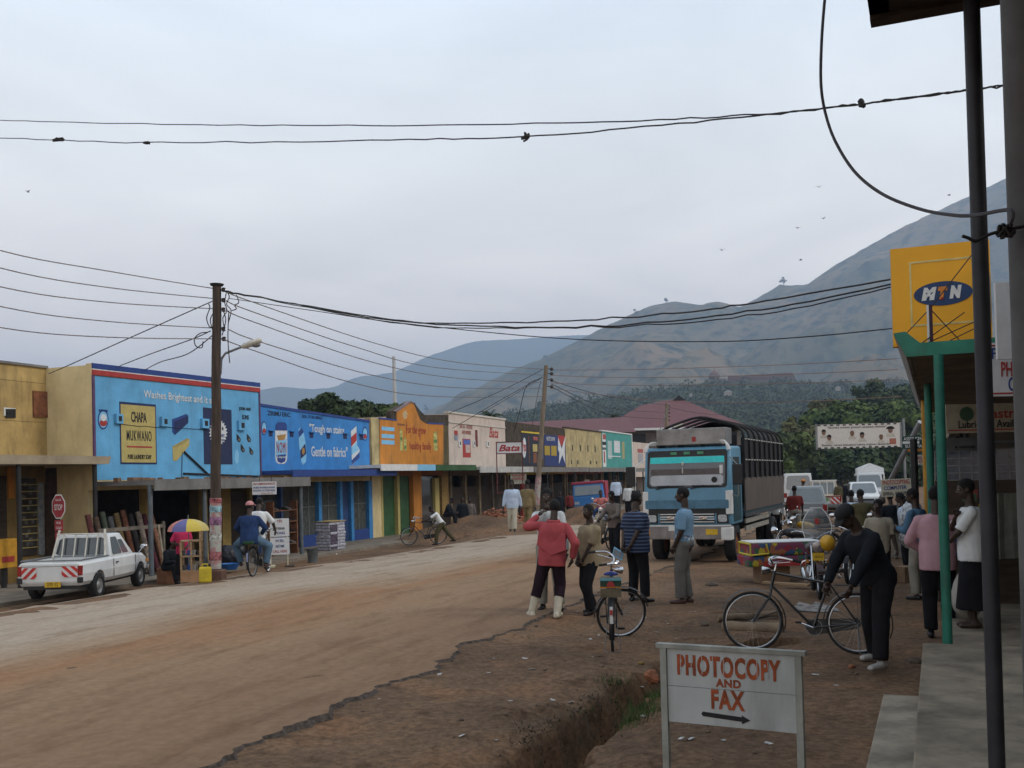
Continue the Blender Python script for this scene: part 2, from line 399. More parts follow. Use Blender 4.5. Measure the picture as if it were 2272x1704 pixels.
def road_mat():
    m = M('road', (.2, .15, .1), .92, .2, 1.1, 0); nt = m.node_tree; N = nt.nodes; L = nt.links; b = N['Principled BSDF']; b.inputs['Specular IOR Level'].default_value = .15
    tc = [n for n in N if n.bl_idname == 'ShaderNodeTexCoord'][0]
    rot = N.new('ShaderNodeMapping'); rot.vector_type = 'POINT'; rot.inputs['Rotation'].default_value = (0, 0, TH); L.new(tc.outputs['Object'], rot.inputs[0])   # x -> s, y -> r
    st = N.new('ShaderNodeMapping'); st.inputs['Scale'].default_value = (1, .22, 1); L.new(rot.outputs[0], st.inputs[0])
    def nz(sc, v, det=6, r=.6):
        n = N.new('ShaderNodeTexNoise'); n.inputs['Scale'].default_value = sc; n.inputs['Detail'].default_value = det; n.inputs['Roughness'].default_value = r; L.new(v, n.inputs['Vector']); return n.outputs['Fac']
    def math_(op, a, bb):
        x = N.new('ShaderNodeMath'); x.operation = op
        for i, q in enumerate((a, bb)):
            if isinstance(q, (int, float)): x.inputs[i].default_value = q
            else: L.new(q, x.inputs[i])
        return x.outputs[0]
    sp = N.new('ShaderNodeSeparateXYZ'); L.new(rot.outputs[0], sp.inputs[0])
    wob = math_('ADD', sp.outputs[0], math_('MULTIPLY', math_('SUBTRACT', nz(.5, st.outputs[0], 5, .65), .5), 5.0))
    mr = N.new('ShaderNodeMapRange'); mr.inputs[1].default_value = -16; mr.inputs[2].default_value = -4.5; L.new(wob, mr.inputs[0])
    cr = N.new('ShaderNodeValToRGB'); e = cr.color_ramp.elements
    st_ = [(0, (.24, .17, .115)), (.16, (.33, .265, .2)), (.34, (.36, .30, .235)), (.48, (.30, .22, .15)), (.58, (.26, .148, .08)), (.70, (.25, .165, .10)), (.85, (.22, .14, .085)), (1, (.18, .118, .075))]
    e[0].position, e[0].color = 0, (*st_[0][1], 1); e[1].position, e[1].color = 1, (*st_[-1][1], 1)
    for p, c in st_[1:-1]: q = e.new(p); q.color = (*c, 1)
    L.new(mr.outputs[0], cr.inputs[0])
    f = N.new('ShaderNodeMix'); f.data_type = 'RGBA'; f.blend_type = 'MULTIPLY'; f.inputs[0].default_value = 1
    fr = N.new('ShaderNodeValToRGB'); fr.color_ramp.elements[0].position = .3; fr.color_ramp.elements[0].color = (.76, .73, .7, 1); fr.color_ramp.elements[1].position = .68; fr.color_ramp.elements[1].color = (1.12, 1.1, 1.08, 1)
    L.new(nz(9, tc.outputs['Object'], 9, .72), fr.inputs[0]); L.new(cr.outputs[0], f.inputs[6]); L.new(fr.outputs[0], f.inputs[7])
    g = N.new('ShaderNodeMix'); g.data_type = 'RGBA'; g.blend_type = 'MULTIPLY'; g.inputs[0].default_value = .5
    gr = N.new('ShaderNodeValToRGB'); gr.color_ramp.elements[0].position = .36; gr.color_ramp.elements[0].color = (.55, .47, .4, 1); gr.color_ramp.elements[1].position = .5; gr.color_ramp.elements[1].color = (1, 1, 1, 1)
    L.new(nz(2.2, st.outputs[0], 8, .7), gr.inputs[0]); L.new(f.outputs[2], g.inputs[6]); L.new(gr.outputs[0], g.inputs[7])
    s2 = N.new('ShaderNodeMapping'); s2.inputs['Scale'].default_value = (5.5, .10, 1); L.new(rot.outputs[0], s2.inputs[0])
    h = N.new('ShaderNodeMix'); h.data_type = 'RGBA'; h.blend_type = 'MULTIPLY'; h.inputs[0].default_value = .22
    hr = N.new('ShaderNodeValToRGB'); hr.color_ramp.elements[0].position = .38; hr.color_ramp.elements[0].color = (.7, .63, .56, 1); hr.color_ramp.elements[1].position = .56; hr.color_ramp.elements[1].color = (1.1, 1.08, 1.05, 1)
    L.new(nz(1.0, s2.outputs[0], 5, .6), hr.inputs[0]); L.new(g.outputs[2], h.inputs[6]); L.new(hr.outputs[0], h.inputs[7])
    L.new(h.outputs[2], b.inputs['Base Color'])
    bp = N.new('ShaderNodeBump'); bp.inputs['Strength'].default_value = .5; bp.inputs['Distance'].default_value = .02; L.new(nz(16, tc.outputs['Object'], 9, .75), bp.inputs['Height']); L.new(bp.outputs[0], b.inputs['Normal'])
    return m
me = bpy.data.meshes.new('road'); me.from_pydata(vs, [], fs); me.materials.append(road_mat())
ea = M('broken_tarmac_edge', (.075, .058, .047), .95, .5, 20); me.materials.append(ea)
for i, p in enumerate(me.polygons):
    p.use_smooth = i % (nk - 1) < nk - 3
    if i % (nk - 1) == nk - 2: p.material_index = 1
road = bpy.data.objects.new('road', me); COL.objects.link(road); tag(road, kind='structure')
# ================================================================ hills (height fields in polar strips) and air
def interp(tab, x):
    if x <= tab[0][0]: return tab[0][1]
    for (a, ya), (b, yb) in zip(tab, tab[1:]):
        if x <= b:
            t = (x - a) / (b - a); return lerp(ya, yb, t)
    return tab[-1][1]
def hill(name, ridge, d0, dr, back, mats, amp, sc, x0=-900, x1=3400, nx=240, nd=50, seed=0, rough=1.0, prof=1.15):
    vs = []; fs = []
    for i in range(nx + 1):
        px = lerp(x0, x1, i / nx); py = interp(ridge, px) + 2.2 * ns(px * .05, seed) * rough + 1.4 * ns(px * .19, seed + 4) * rough
        R = ray(px, py); k = dr / R.y; top = CAMZ + R.z * k
        dx, dy = R.x / R.y, 1.0
        for j in range(nd + 1):
            t = j / nd
            if t < .72:
                q = t / .72; d = lerp(d0, dr, q); h = lerp(-1.0, top, q ** prof)
                env = math.sin(math.pi * min(1, q)) ** .8
            else:
                q = (t - .72) / .28; d = lerp(dr, dr + back, q); h = lerp(top, top * .35, q * q); env = q * .5
            X, Y = dx * d, d
            rg = mnoise.ridged_multi_fractal(Vector((X * sc, Y * sc, seed)), 1.0, 2.0, 6, 1.0, 2.0) - 1.0
            h += amp * min(1, max(0, top) / 420) * env * (rg * .5 + .9 * ns(X * sc * 2.3, Y * sc * 2.3, seed))
            vs.append((X, Y, h))
    n = nd + 1
    for i in range(nx):
        for j in range(nd): fs.append((i * n + j, (i + 1) * n + j, (i + 1) * n + j + 1, i * n + j + 1))
    me = bpy.data.meshes.new(name); me.from_pydata(vs, [], fs); me.materials.append(mats)
    for p in me.polygons: p.use_smooth = True
    o = bpy.data.objects.new(name, me); COL.objects.link(o); tag(o, kind='structure'); return o
def hillmat(name, a, b, c, sc, thr=(.5, .56)):
    m = M(name, a, .95, .1, sc, spec=.05, col2=b, mix=(.35, .65)); nt = m.node_tree; N = nt.nodes; L = nt.links
    tc = [n for n in N if n.bl_idname == 'ShaderNodeTexCoord'][0]; bs = N['Principled BSDF']; old = bs.inputs['Base Color'].links[0].from_socket
    n = N.new('ShaderNodeTexNoise'); n.inputs['Scale'].default_value = sc * 7; n.inputs['Detail'].default_value = 8; n.inputs['Roughness'].default_value = .7; L.new(tc.outputs['Object'], n.inputs['Vector'])
    r = N.new('ShaderNodeValToRGB'); r.color_ramp.elements[0].position, r.color_ramp.elements[1].position = thr; r.color_ramp.elements[0].color = (0, 0, 0, 1); L.new(n.outputs['Fac'], r.inputs[0])
    x = N.new('ShaderNodeMix'); x.data_type = 'RGBA'; L.new(r.outputs[0], x.inputs[0]); L.new(old, x.inputs[6]); x.inputs[7].default_value = (*c, 1); L.new(x.outputs[2], bs.inputs['Base Color'])
    return m
HM = hillmat('dry_hillside', (.20, .135, .07), (.075, .078, .04), (.02, .03, .018), .0045, (.47, .60))
HG = hillmat('wooded_slope', (.05, .065, .025), (.03, .045, .02), (.015, .024, .012), .02, (.46, .56))
HF = hillmat('far_hillside', (.10, .10, .06), (.06, .07, .045), (.04, .05, .035), .002)
ridge_main = [(500, 1000), (800, 960), (960, 908), (1050, 868), (1150, 822), (1250, 772), (1320, 736), (1400, 697), (1445, 678), (1500, 668), (1540, 675), (1580, 678), (1640, 682), (1680, 662), (1730, 632), (1750, 633), (1790, 632), (1850, 590), (1920, 550), (2000, 505), (2080, 468), (2160, 430), (2240, 392), (2300, 385), (2500, 420), (2800, 520), (3400, 640)]
ridge_far = [(-900, 900), (-200, 870), (300, 868), (560, 868), (620, 858), (700, 864), (745, 858), (790, 836), (830, 832), (875, 826), (950, 790), (1010, 770), (1050, 757), (1150, 752), (1250, 745), (1330, 742), (1500, 735), (1800, 800), (3400, 900)]
ridge_green = [(-900, 1075), (300, 1062), (700, 1010), (900, 962), (1050, 938), (1200, 902), (1400, 872), (1560, 850), (1700, 846), (1850, 850), (2000, 850), (2200, 845), (2700, 830), (3400, 850)]
hill('far_hills', ridge_far, 3600, 5200, 2200, HF, 130, .0007, seed=5)
hill('hills', ridge_main, 1100, 2500, 2500, HM, 135, .0021, nx=340, nd=75, seed=2, prof=1.3)
hill('wooded_hill', ridge_green, 330, 900, 500, HG, 10, .008, nx=260, seed=9, rough=.6)
hz = bpy.data.materials.new('haze_air'); hz.use_nodes = True; nt = hz.node_tree
for n in list(nt.nodes): nt.nodes.remove(n)
ou = nt.nodes.new('ShaderNodeOutputMaterial'); pv = nt.nodes.new('ShaderNodeVolumePrincipled')
pv.inputs['Color'].default_value = (.57, .75, 1.0, 1); pv.inputs['Density'].default_value = .00029; pv.inputs['Anisotropy'].default_value = .2
nt.links.new(pv.outputs[0], ou.inputs['Volume'])
b = MB(); b.b2(-3600, 3800, -250, 7600, -8, 760); hzo = b.build('haze', hz); tag(hzo, kind='stuff')
# ================================================================ left row of shops
def z1(u, v): return (u / 2.861, 780 + v / 2.861)
def z2(u, v): return (180 + u / 4.424, 780 + v / 4.424)
def z3(u, v): return (330 + u / 4.916, 1020 + v / 4.916)
def z4(u, v): return (560 + u / 4.424, 880 + v / 4.424)
def z5(u, v): return (960 + u / 4.424, 860 + v / 4.424)
def z6(u, v): return (u / 3.3515, 540 + v / 3.3515)
def z7(u, v): return (560 + u / 2.212, 640 + v / 2.212)
def z8(u, v): return (1400 + u / 3.687, 560 + v / 3.687)
SB = -21.5
VZ = -.42
class Shop:
    """street building in a local frame: x along the street, y into the wall, z up from the veranda"""
    def __init__(s, name, label, cat, sp, xl, xr, group='shops along the left side of the street', z0=VZ):
        s.s = sp; s.z0 = z0
        s.rl, s.rr = fac(xl, 1000, sp)[0], fac(xr, 1000, sp)[0]
        s.r0 = (s.rl + s.rr) / 2; s.w = s.rr - s.rl; s.hw = s.w / 2
        p = SR(sp, s.r0, z0); s.t = thing(name, label, cat, p, ROTZ, group)
    def at(s, px, py, y=0.0):
        r, z = fac(px, py, s.s - y); return r - s.r0, z - s.z0
    def rect(s, name, mat, a, b, y=-.006, th=.006, parent=None, z=None):
        x0, za = s.at(*a); x1, zb = s.at(*b)
        m = MB(); m.b2(x0, x1, y, y + th, min(za, zb), max(za, zb)); return m.build(name, mat, parent or s.t)
    def poly(s, name, mat, pts, y=-.012, th=.006, parent=None):
        q = [s.at(*p) for p in pts]; m = MB(); m.prism(q, th, (0, y, 0)); return m.build(name, mat, parent or s.t)
    def text(s, body, px, py, wpx, hpx, mat, y=-.014, shear=0, bold=0.000, font=None, space=1, parent=None):
        x0, zc = s.at(px - wpx / 2, py); x1, _ = s.at(px + wpx / 2, py); _, za = s.at(px, py - hpx / 2); _, zb = s.at(px, py + hpx / 2)
        return text(body, 1, mat, parent or s.t, ((x0 + x1) / 2, y, zc), width=x1 - x0, height=abs(za - zb), shear=shear, bold=bold, ext=.004, space=space)
    def bar(s, name, mat, p0, p1, rad, y=-.03, parent=None):
        a = s.at(*p0); b = s.at(*p1); m = MB(); m.cone((a[0], y, a[1]), (b[0], y, b[1]), rad, n=6); return m.build(name, mat, parent or s.t)
def shell(sh, zt0, zt1, zc, mat, depth=6.0, back=3.0, name='wall', floor=True, lowmat=None):
    """upper wall + side walls + back wall leaving an open dark shop room under the canopy; roofline may slope"""
    h = sh.hw; m = MB()
    m.prism([(-h, zc), (h, zc), (h, zt1), (-h, zt0)], .22, (0, 0, 0))
    m.b2(-h, -h + .2, .22, depth, -.1, min(zt0, zt1) - .05) ; m.b2(h - .2, h, .22, depth, -.1, min(zt0, zt1) - .05)
    m.b2(-h + .2, h - .2, depth - .2, depth, -.1, min(zt0, zt1) - .3)
    m.b2(-h + .2, h - .2, .22, depth - .2, zc + .3, zc + .42)
    o = m.build(name, mat, sh.t)
    if floor:
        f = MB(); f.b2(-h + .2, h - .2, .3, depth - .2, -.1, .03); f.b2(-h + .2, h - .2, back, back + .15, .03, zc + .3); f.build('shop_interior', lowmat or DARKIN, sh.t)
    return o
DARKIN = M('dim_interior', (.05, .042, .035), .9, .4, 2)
OCHRE = M('ochre_plaster', (.42, .29, .11), .9, .2, 1.5, .2, grime=.6)
CREAM = M('cream_plaster', (.62, .50, .27), .9, .12, 1.5, .15, grime=.3)
LBLUE = M('light_blue_paint', (.115, .35, .58), .8, .14, 1.2, .3, bscale=14, grime=.22)
MBLUE = M('mid_blue_paint', (.035, .20, .50), .8, .14, 1.4, .3, bscale=12, grime=.25)
NAVY = M('navy_paint', (.012, .022, .085), .7, .15)
NAVY2 = M('blue_trim', (.02, .05, .2), .7, .15)
RED = M('red_paint', (.33, .035, .03), .7, .15)
BLK = M('black_lettering', (.018, .018, .02), .8, .2)
PALEY = M('pale_yellow_paint', (.42, .34, .12), .8, .1, grime=.15)
LETW = M('white_lettering', (.55, .57, .58), .8, .15)
SKYP = M('sky_blue_paint', (.2, .45, .65), .8, .1)
ORANGE = M('orange_paint', (.50, .19, .025), .8, .15, 1.3, .2, grime=.5)
PINKW = M('pinkish_white_plaster', (.50, .42, .36), .9, .1, 1.4, .15, grime=.3)
STAIN = M('rain_stained_plaster', (.42, .34, .17), .9, .25, 1.6, .2, grime=.8)
MOSS = M('dark_mossy_plaster', (.06, .045, .03), .95, .4, 2.5, .3)
TEAL = M('teal_paint', (.055, .26, .235), .8, .15, 1.4, .2)
GREYC = M('grey_canopy_concrete', (.17, .165, .155), .9, .15, 2, .2, grime=.5)
BEIGE = M('beige_canopy', (.31, .25, .17), .9, .12, 2, .2, grime=.3)
GPOST = M('grey_blue_post', (.10, .115, .125), .6, .2, 4)
DPOST = M('dark_post', (.022, .02, .02), .7, .3, 4)
BLUEDOOR = M('dark_blue_door', (.02, .05, .14), .6, .2, 3)
BLUEPOST = M('bright_blue_post', (.04, .2, .45), .6, .15, 4)
CURT = M('lace_curtain', (.07, .075, .07), .9, .5, 14, stretch=(1, 1, .3))
GREENDOOR = M('green_door', (.03, .09, .03), .6, .25, 3)
def canopy(sh, x0, x1, proj, za, zb, mat, name='canopy', th=.14, lip=None, y0=0):
    m = MB(); m.b2(x0, x1, y0 - proj, y0 + .0, za - th, za); 
    m.b2(x0, x1, y0 - proj - .05, y0 - proj, za - (lip or th) , za + .02)
    return m.build(name, mat, sh.t)
# ---- A : ochre shop at the left edge
A = Shop('ochre_shop', 'ochre plastered shop with beige canopy and dark posts at left frame edge', 'shop', -23.2, -260, 107)
zA = A.at(107, 818)[1]; cA = A.at(60, 1010)[1]
shell(A, zA, zA, cA - .2, OCHRE, floor=False)
m = MB(); m.b2(-A.hw, A.hw, -.06, .25, zA, zA + .07); m.build('parapet_cap', GREYC, A.t)
A.rect('rusty_panel', RUST, z1(205, 248), z1(299, 420), -.05, .05)
v = A.rect('vent_block', WHITE, z1(22, 355), z1(95, 412), -.03, .03)
m = MB()
for i in range(4):
    for j in range(2):
        a = A.at(*z1(30 + 16 * i, 364 + 25 * j)); m.b2(a[0], a[0] + .09, -.034, -.02, a[1] - .14, a[1])
m.each('vent_hole', BLK, v)
for yy in (205, 450):
    a = A.at(*z1(300, yy)); m = MB(); m.b2(-A.hw, A.hw, -.004, .0, a[1] - .012, a[1]); m.build('crack_line', M('crack', (.12, .09, .045), .9), A.t)
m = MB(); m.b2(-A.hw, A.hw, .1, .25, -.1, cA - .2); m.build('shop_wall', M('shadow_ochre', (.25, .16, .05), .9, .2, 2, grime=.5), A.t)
g = A.rect('window', DARKIN, z1(130, 805), z1(248, 1290), .06, .04)
m = MB()
for i in range(10):
    a = A.at(*z1(130, 845 + i * 45)); b = A.at(*z1(250, 845 + i * 45)); m.b2(a[0], b[0], .02, .045, a[1] - .015, a[1] + .015)
m.each('grille_bar', M('yellow_bar', (.4, .32, .13), .7), g)
m = MB(); random.seed(3)
for i in range(26):
    a = A.at(*z1(random.uniform(137, 240), random.uniform(830, 1250))); m.box((a[0], .05, a[1]), (.1, .02, .12))
m.each('shelf_item', M('mixed_goods', (.18, .17, .14), .7, .9, 3, col2=(.03, .05, .06)), g)
A.rect('poster_strip', M('weathered_posters', (.38, .38, .36), .85, .5, 5, col2=(.12, .16, .2)), z1(250, 830), z1(296, 1290), .06, .03)
A.rect('orange_frame', ORANGE, z1(62, 735), z1(106, 930), .05, .05)
A.rect('door', DARKWOOD, z1(-60, 790), z1(60, 1480), .05, .05)
A.poly('stepped_pilaster', M('brown_tiles', (.075, .045, .03), .8, .3, 6), [z1(298, 1500), z1(298, 740), z1(330, 742), z1(333, 762), z1(368, 768), z1(372, 795), z1(388, 800), z1(392, 835), z1(410, 842), z1(412, 1500)], -.35, .42)
ca = Shop.at(A, 240, 1033, -2.3); xr = A.at(244, 1010, -2.3)[0]; za = A.at(150, 1011, -2.3)[1]
m = MB(); m.prism([(-A.hw - 3, za), (xr + .05, za), (xr - .04, za - .22), (-A.hw - 3, za - .26)], 2.3, (0, -2.3, 0)); m.build('canopy', BEIGE, A.t)
for px in (42, 211):
    x = A.at(px, 1100, -2.15)[0]; m = MB(); m.cone((x, -2.15, -.05), (x, -2.15, za - .24), .065, n=10); m.build('post', DPOST, A.t)
# ---- B : light blue building
B = Shop('blue_painted_shop', 'tall light blue shop front painted with a yellow soap panel', 'shop', SB, 207, 577)
zl, zr = B.at(207, 806)[1], B.at(577, 850)[1]; zcB = (B.at(216, 1070)[1] + B.at(577, 1056)[1]) / 2
shell(B, zl, zr, zcB - .3, CREAM)
m = MB(); q = .36
m.prism([(-B.hw + .02, zcB), (B.hw - .02, zcB), (B.hw - .02, zr - q), (-B.hw + .02, zl - q)], .02, (0, -.02, 0)); m.build('painted_front', LBLUE, B.t)
def strip(name, mat, a, b, y=-.05):
    m = MB(); m.prism([(-B.hw - .01, zl - b), (B.hw + .01, zr - b), (B.hw + .01, zr - a), (-B.hw - .01, zl - a)], .05 - y if False else .06, (0, y - .01, 0)); m.build(name, mat, B.t)
strip('blue_band', NAVY2, 0, .16); strip('white_line', WHITE, .16, .19, -.045); strip('red_band', RED, .19, .34)
m = MB(); m.b2(-B.hw - .02, -B.hw + .06, -.05, .0, zcB, zl - .34); m.build('side_band', M('purple_trim', (.1, .05, .12), .8), B.t)
m = MB(); m.b2(B.hw - .06, B.hw + .02, -.05, 0, zcB, zr - .34); m.build('side_band', M('purple_trim', (.1, .05, .12), .8), B.t)
B.text('Washes Brightest and it shine', 403, 876, 172, 21, LETW, -.03, bold=0.009)
pb = B.rect('yellow_sign_panel', NAVY, z2(368, 490), z2(738, 1108), -.026, .006)
B.rect('panel_face', PALEY, z2(380, 515), z2(728, 1090), -.03, .008, parent=pb)
B.text('CHAPA', *z2(558, 640), 34, 23, BLK, -.036, bold=0.016, parent=pb); B.text('MUKWANO', *z2(560, 822), 55, 23, BLK, -.036, space=1.18, bold=.002, parent=pb)
B.rect('red_line', RED, z2(440, 925), z2(688, 947), -.036, .006, parent=pb); B.text('PURE LAUNDRY SOAP', *z2(565, 1032), 52, 10, BLK, -.036, bold=0.011, parent=pb)
B.poly('painted_navy_bar', NAVY2, [z2(888, 665), z2(1025, 612), z2(1045, 628), z2(1045, 700), z2(915, 820), z2(888, 790)], -.03)
B.poly('painted_navy_bar_face', NAVY, [z2(905, 690), z2(1043, 628), z2(1043, 700), z2(915, 815)], -.036)
B.poly('painted_yellow_bar', PALEY, [z2(890, 930), z2(1035, 850), z2(1055, 860), z2(1055, 920), z2(930, 1075), z2(895, 1070)], -.03)
B.poly('painted_bar_edge', M('dull_yellow', (.33, .27, .1), .8), [z2(892, 930), z2(1036, 852), z2(1054, 862), z2(915, 945)], -.036)
dp = B.rect('navy_panel', M('navy_panel_paint', (.016, .024, .07), .75), z2(1190, 548), z2(1480, 1108), -.028, .008)
st = []
for i in range(44):
    k = 1 if i % 2 == 0 else .8; a = 2 * math.pi * i / 44; st.append(z2(1338 + 92 * k * math.cos(a), 795 + 128 * k * math.sin(a)))
B.poly('white_burst', LETW, st, -.036, parent=dp)
B.poly('small_star', BLK, [z2(1380 + (14 if i % 2 == 0 else 6) * math.sin(i * math.pi / 5), 757 - (26 if i % 2 == 0 else 10) * math.cos(i * math.pi / 5)) for i in range(10)], -.042, parent=dp)
B.text('WHITE', *z2(1372, 825), 12, 7, NAVY2, -.042, parent=dp); B.text('STAR', *z2(1372, 868), 9, 5, NAVY2, -.042, parent=dp)
B.text('JOHN AND', *z2(1602, 562), 26, 9, BLK, -.03, bold=0.011); B.text('SONS', *z2(1606, 642), 15, 10, BLK, -.03, bold=0.011)
for i, (u_, v_) in enumerate(((1540, 850), (1640, 850), (1580, 950), (1665, 975))):
    B.poly('painted_drop', BLK, [z2(u_ - 20, v_ - 42), z2(u_ - 2, v_ - 25), z2(u_ + 20, v_ + 10), z2(u_ + 16, v_ + 36), z2(u_ - 4, v_ + 38), z2(u_ - 18, v_ + 14)], -.03)
    B.poly('drop_spot', M('grey_brown_paint', (.2, .17, .13), .8), [z2(u_ - 4, v_ + 2), z2(u_ + 10, v_ + 8), z2(u_ + 10, v_ + 28), z2(u_ - 2, v_ + 26)], -.034)
def ellp(sh, name, mat, c, ru, rv, zz, y, n=24, parent=None): return sh.poly(name, mat, [zz(c[0] + ru * math.cos(2 * math.pi * i / n), c[1] + rv * math.sin(2 * math.pi * i / n)) for i in range(n)], y, parent=parent)
em = ellp(B, 'round_emblem', NAVY2, (210, 668), 52, 98, z2, -.026); ellp(B, 'emblem_ring', SKYP, (210, 668), 42, 82, z2, -.030, parent=em); ellp(B, 'emblem_red', RED, (210, 700), 36, 34, z2, -.034, parent=em); ellp(B, 'emblem_white', LETW, (210, 650), 28, 34, z2, -.038, parent=em)
B.text('MUKWANO', *z2(210, 578), 20, 6, NAVY2, -.03)
ellp(B, 'painted_oval', SKYP, (1522, 1035), 20, 70, z2, -.028)
for u_, v_ in ((350, 662), (798, 690), (1197, 708), (1557, 728)):
    vb = B.rect('vent_block', LBLUE, z2(u_ - 34, v_ - 50), z2(u_ + 34, v_ + 48), -.12, .12); B.rect('vent_hole', BLK, z2(u_ - 12, v_ - 28), z2(u_ + 20, v_ + 24), -.124, .03, parent=vb)
B.bar('bracket_bar', BLK, z2(1000, 985), z2(1245, 1215), .035, -.05); B.bar('bracket_bar', BLK, z2(995, 1197), z2(1752, 1226), .035, -.05); B.bar('bracket_bar', BLK, z2(985, 985), z2(980, 1240), .012, -.03)
m = MB(); m.tube([(*(lambda a: (a[0], -.04, a[1]))(B.at(*z2(u_, v_))),) for u_, v_ in ((340, 680), (385, 712), (560, 735), (620, 732), (720, 745), (790, 735), (900, 748), (1190, 765))], .008, 5); m.build('wall_cable', BLK, B.t)
cz = B.at(500, 1062.5, -2.1)[1]; x0 = B.at(150, 1070, -2.1)[0]; x1 = B.at(686, 1057, -2.1)[0]
canopy(B, -B.hw - .0, x1, 2.1, cz, cz, GREYC, lip=.30)
m = MB(); random.seed(5)
for i in range(26): m.box((random.uniform(-B.hw, B.hw), random.uniform(-1.9, -.3), cz + .03), (random.uniform(.1, .35), random.uniform(.08, .2), random.uniform(.05, .14)), random.uniform(0, 3))
m.build('roof_debris', M('brick_debris', (.2, .12, .075), .9, .5, 6), B.t)
for px in (334, 454, 668):
    x = B.at(px, 1150, -1.95)[0]; m = MB(); m.cone((x, -1.95, -.05), (x, -1.95, cz - .13), .07, n=10); m.build('post', GPOST, B.t)
m = MB()
for (ua, ub) in ((-40, 20), (800, 890), (600, 640), (1100, 1130)):
    a = B.at(*z3(ua, 400))[0]; b_ = B.at(*z3(ub, 400))[0]; m.b2(a, b_, -.005, .23, -.05, zcB - .3)
m.each('front_pier', M('yellow_ochre_pier', (.36, .25, .08), .85, .2, 3, grime=.4), B.t)
m = MB()
for (ua, ub) in ((640, 800), (890, 1100)):
    a = B.at(*z3(ua, 400))[0]; b_ = B.at(*z3(ub, 400))[0]; m.b2(a, b_, .12, .18, -.05, zcB - .5)
m.each('shop_door', DARKWOOD, B.t)
m = MB(); a = B.at(*z3(1440, 400))[0]; m.b2(a, B.hw - .2, .15, .2, .9, 1.9); m.build('shop_window', GLASS, B.t)
m = MB(); a = B.at(*z3(1440, 400))[0]; m.b2(a, B.hw - .2, .05, .2, -.05, .8); m.b2(B.hw - .25, B.hw, -.01, .22, -.05, zcB - .3); m.b2(a, a + .12, -.01, .2, -.05, zcB - .3); m.each('blue_shop_frame', BLUEDOOR, B.t)
# ---- C : mid blue building
C = Shop('mid_blue_shop', 'lower bright blue shop front painted with detergent bottles and slogan', 'shop', SB, 578, 820)
zl, zr = C.at(578, 902)[1], C.at(820, 929)[1]; zcC = (C.at(578, 1058)[1] + C.at(820, 1043)[1]) / 2
zl = zr = (zl + zr) / 2 + .0
zl += .12; zr -= .12
shell(C, zl, zr, zcC - .35, CREAM)
m = MB(); m.prism([(-C.hw + .02, zcC), (C.hw - .02, zcC), (C.hw - .02, zr - .07), (-C.hw + .02, zl - .07)], .02, (0, -.02, 0)); m.build('painted_front', MBLUE, C.t)
m = MB(); m.prism([(-C.hw, zl - .08), (C.hw, zr - .08), (C.hw, zr + .02), (-C.hw, zl + .02)], .3, (0, -.05, 0)); m.build('parapet_cap', NAVY2, C.t)
C.rect('side_band', RED, z4(1138, 215), z4(1150, 735), -.03, .03)
C.text('ZIRIMU ERIC', *z4(255, 160), 50, 10, BLK, -.026, bold=0.011); C.text('GEN. STORE MBALE', *z4(580, 192), 45, 7, NAVY, -.026, bold=0.011)
C.text('"Tough on stains...', *z4(740, 318), 84, 23, LETW, -.026, bold=0.013); C.text('Gentle on fabrics"', *z4(750, 535), 80, 23, LETW, -.026, bold=0.013)
def bottle(sh, name, u0, u1, v0, v1, capm, slant=0):
    c = (u0 + u1) / 2; w_ = (u1 - u0) / 2
    def pt(x, y): return z4(c + x * w_ + slant * (y - .5), v0 + y * (v1 - v0))
    base = sh.poly(name, LETW, [pt(x, y) for x, y in ((-1, .2), (1, .2), (1, .85), (.85, .94), (.45, .99), (-.45, .99), (-.85, .94), (-1, .85))], -.028)
    sh.poly('bottle_cap', capm, [pt(x, y) for x, y in ((-.92, .2), (-.92, .07), (-.6, .005), (.6, .005), (.92, .07), (.92, .2))], -.034, parent=base)
    return base, pt
bo, pt = bottle(C, 'painted_bottle', 218, 336, 250, 665, NAVY2)
C.poly('bottle_label', SKYP, [pt(-.88, .45), pt(.88, .40), pt(.88, .8), pt(.5, .92), pt(-.5, .92), pt(-.88, .8)], -.034, parent=bo)
C.poly('bottle_band', M('brown_gold', (.35, .2, .06), .8), [pt(-.7, .32), pt(.8, .28), pt(.5, .42), pt(-.5, .44)], -.036, parent=bo)
C.poly('bottle_band', NAVY2, [pt(-.8, .78), pt(.8, .76), pt(.6, .93), pt(0, .97), pt(-.6, .93)], -.038, parent=bo)
C.text('NOMI', *pt(0, .6), 21, 24, RED, -.04, space=1.25, bold=.0, parent=bo); C.text('Liquid', *pt(0, .83), 19, 7, LETW, -.044, bold=0.004, parent=bo)
o_ = C.poly('painted_bottle', SKYP, [z4(*p) for p in ((448, 320), (470, 303), (492, 330), (515, 450), (526, 560), (520, 640), (490, 672), (474, 640), (452, 470))], -.028)
C.poly('bottle_band', NAVY2, [z4(*p) for p in ((448, 345), (470, 305), (492, 330), (496, 350), (452, 400))], -.034, parent=o_); C.poly('bottle_band', NAVY, [z4(*p) for p in ((462, 530), (512, 460), (522, 560), (470, 610))], -.034, parent=o_)
ellp(C, 'bottle_spot', M('brown_gold', (.35, .2, .06), .8), (492, 535), 14, 34, z4, -.038, parent=o_)
o_ = C.poly('painted_carton', LETW, [z4(*p) for p in ((962, 340), (1015, 290), (1022, 480), (1045, 520), (1045, 600), (975, 672), (968, 560))], -.028)
for c_, q in ((RED, ((962, 400), (1015, 350), (1018, 430), (966, 490))), (SKYP, ((966, 500), (1018, 445), (1024, 500), (1040, 520), (968, 575))), (NAVY2, ((970, 625), (1045, 545), (1045, 600), (975, 668)))): C.poly('carton_band', c_, [z4(*p) for p in q], -.034, parent=o_)
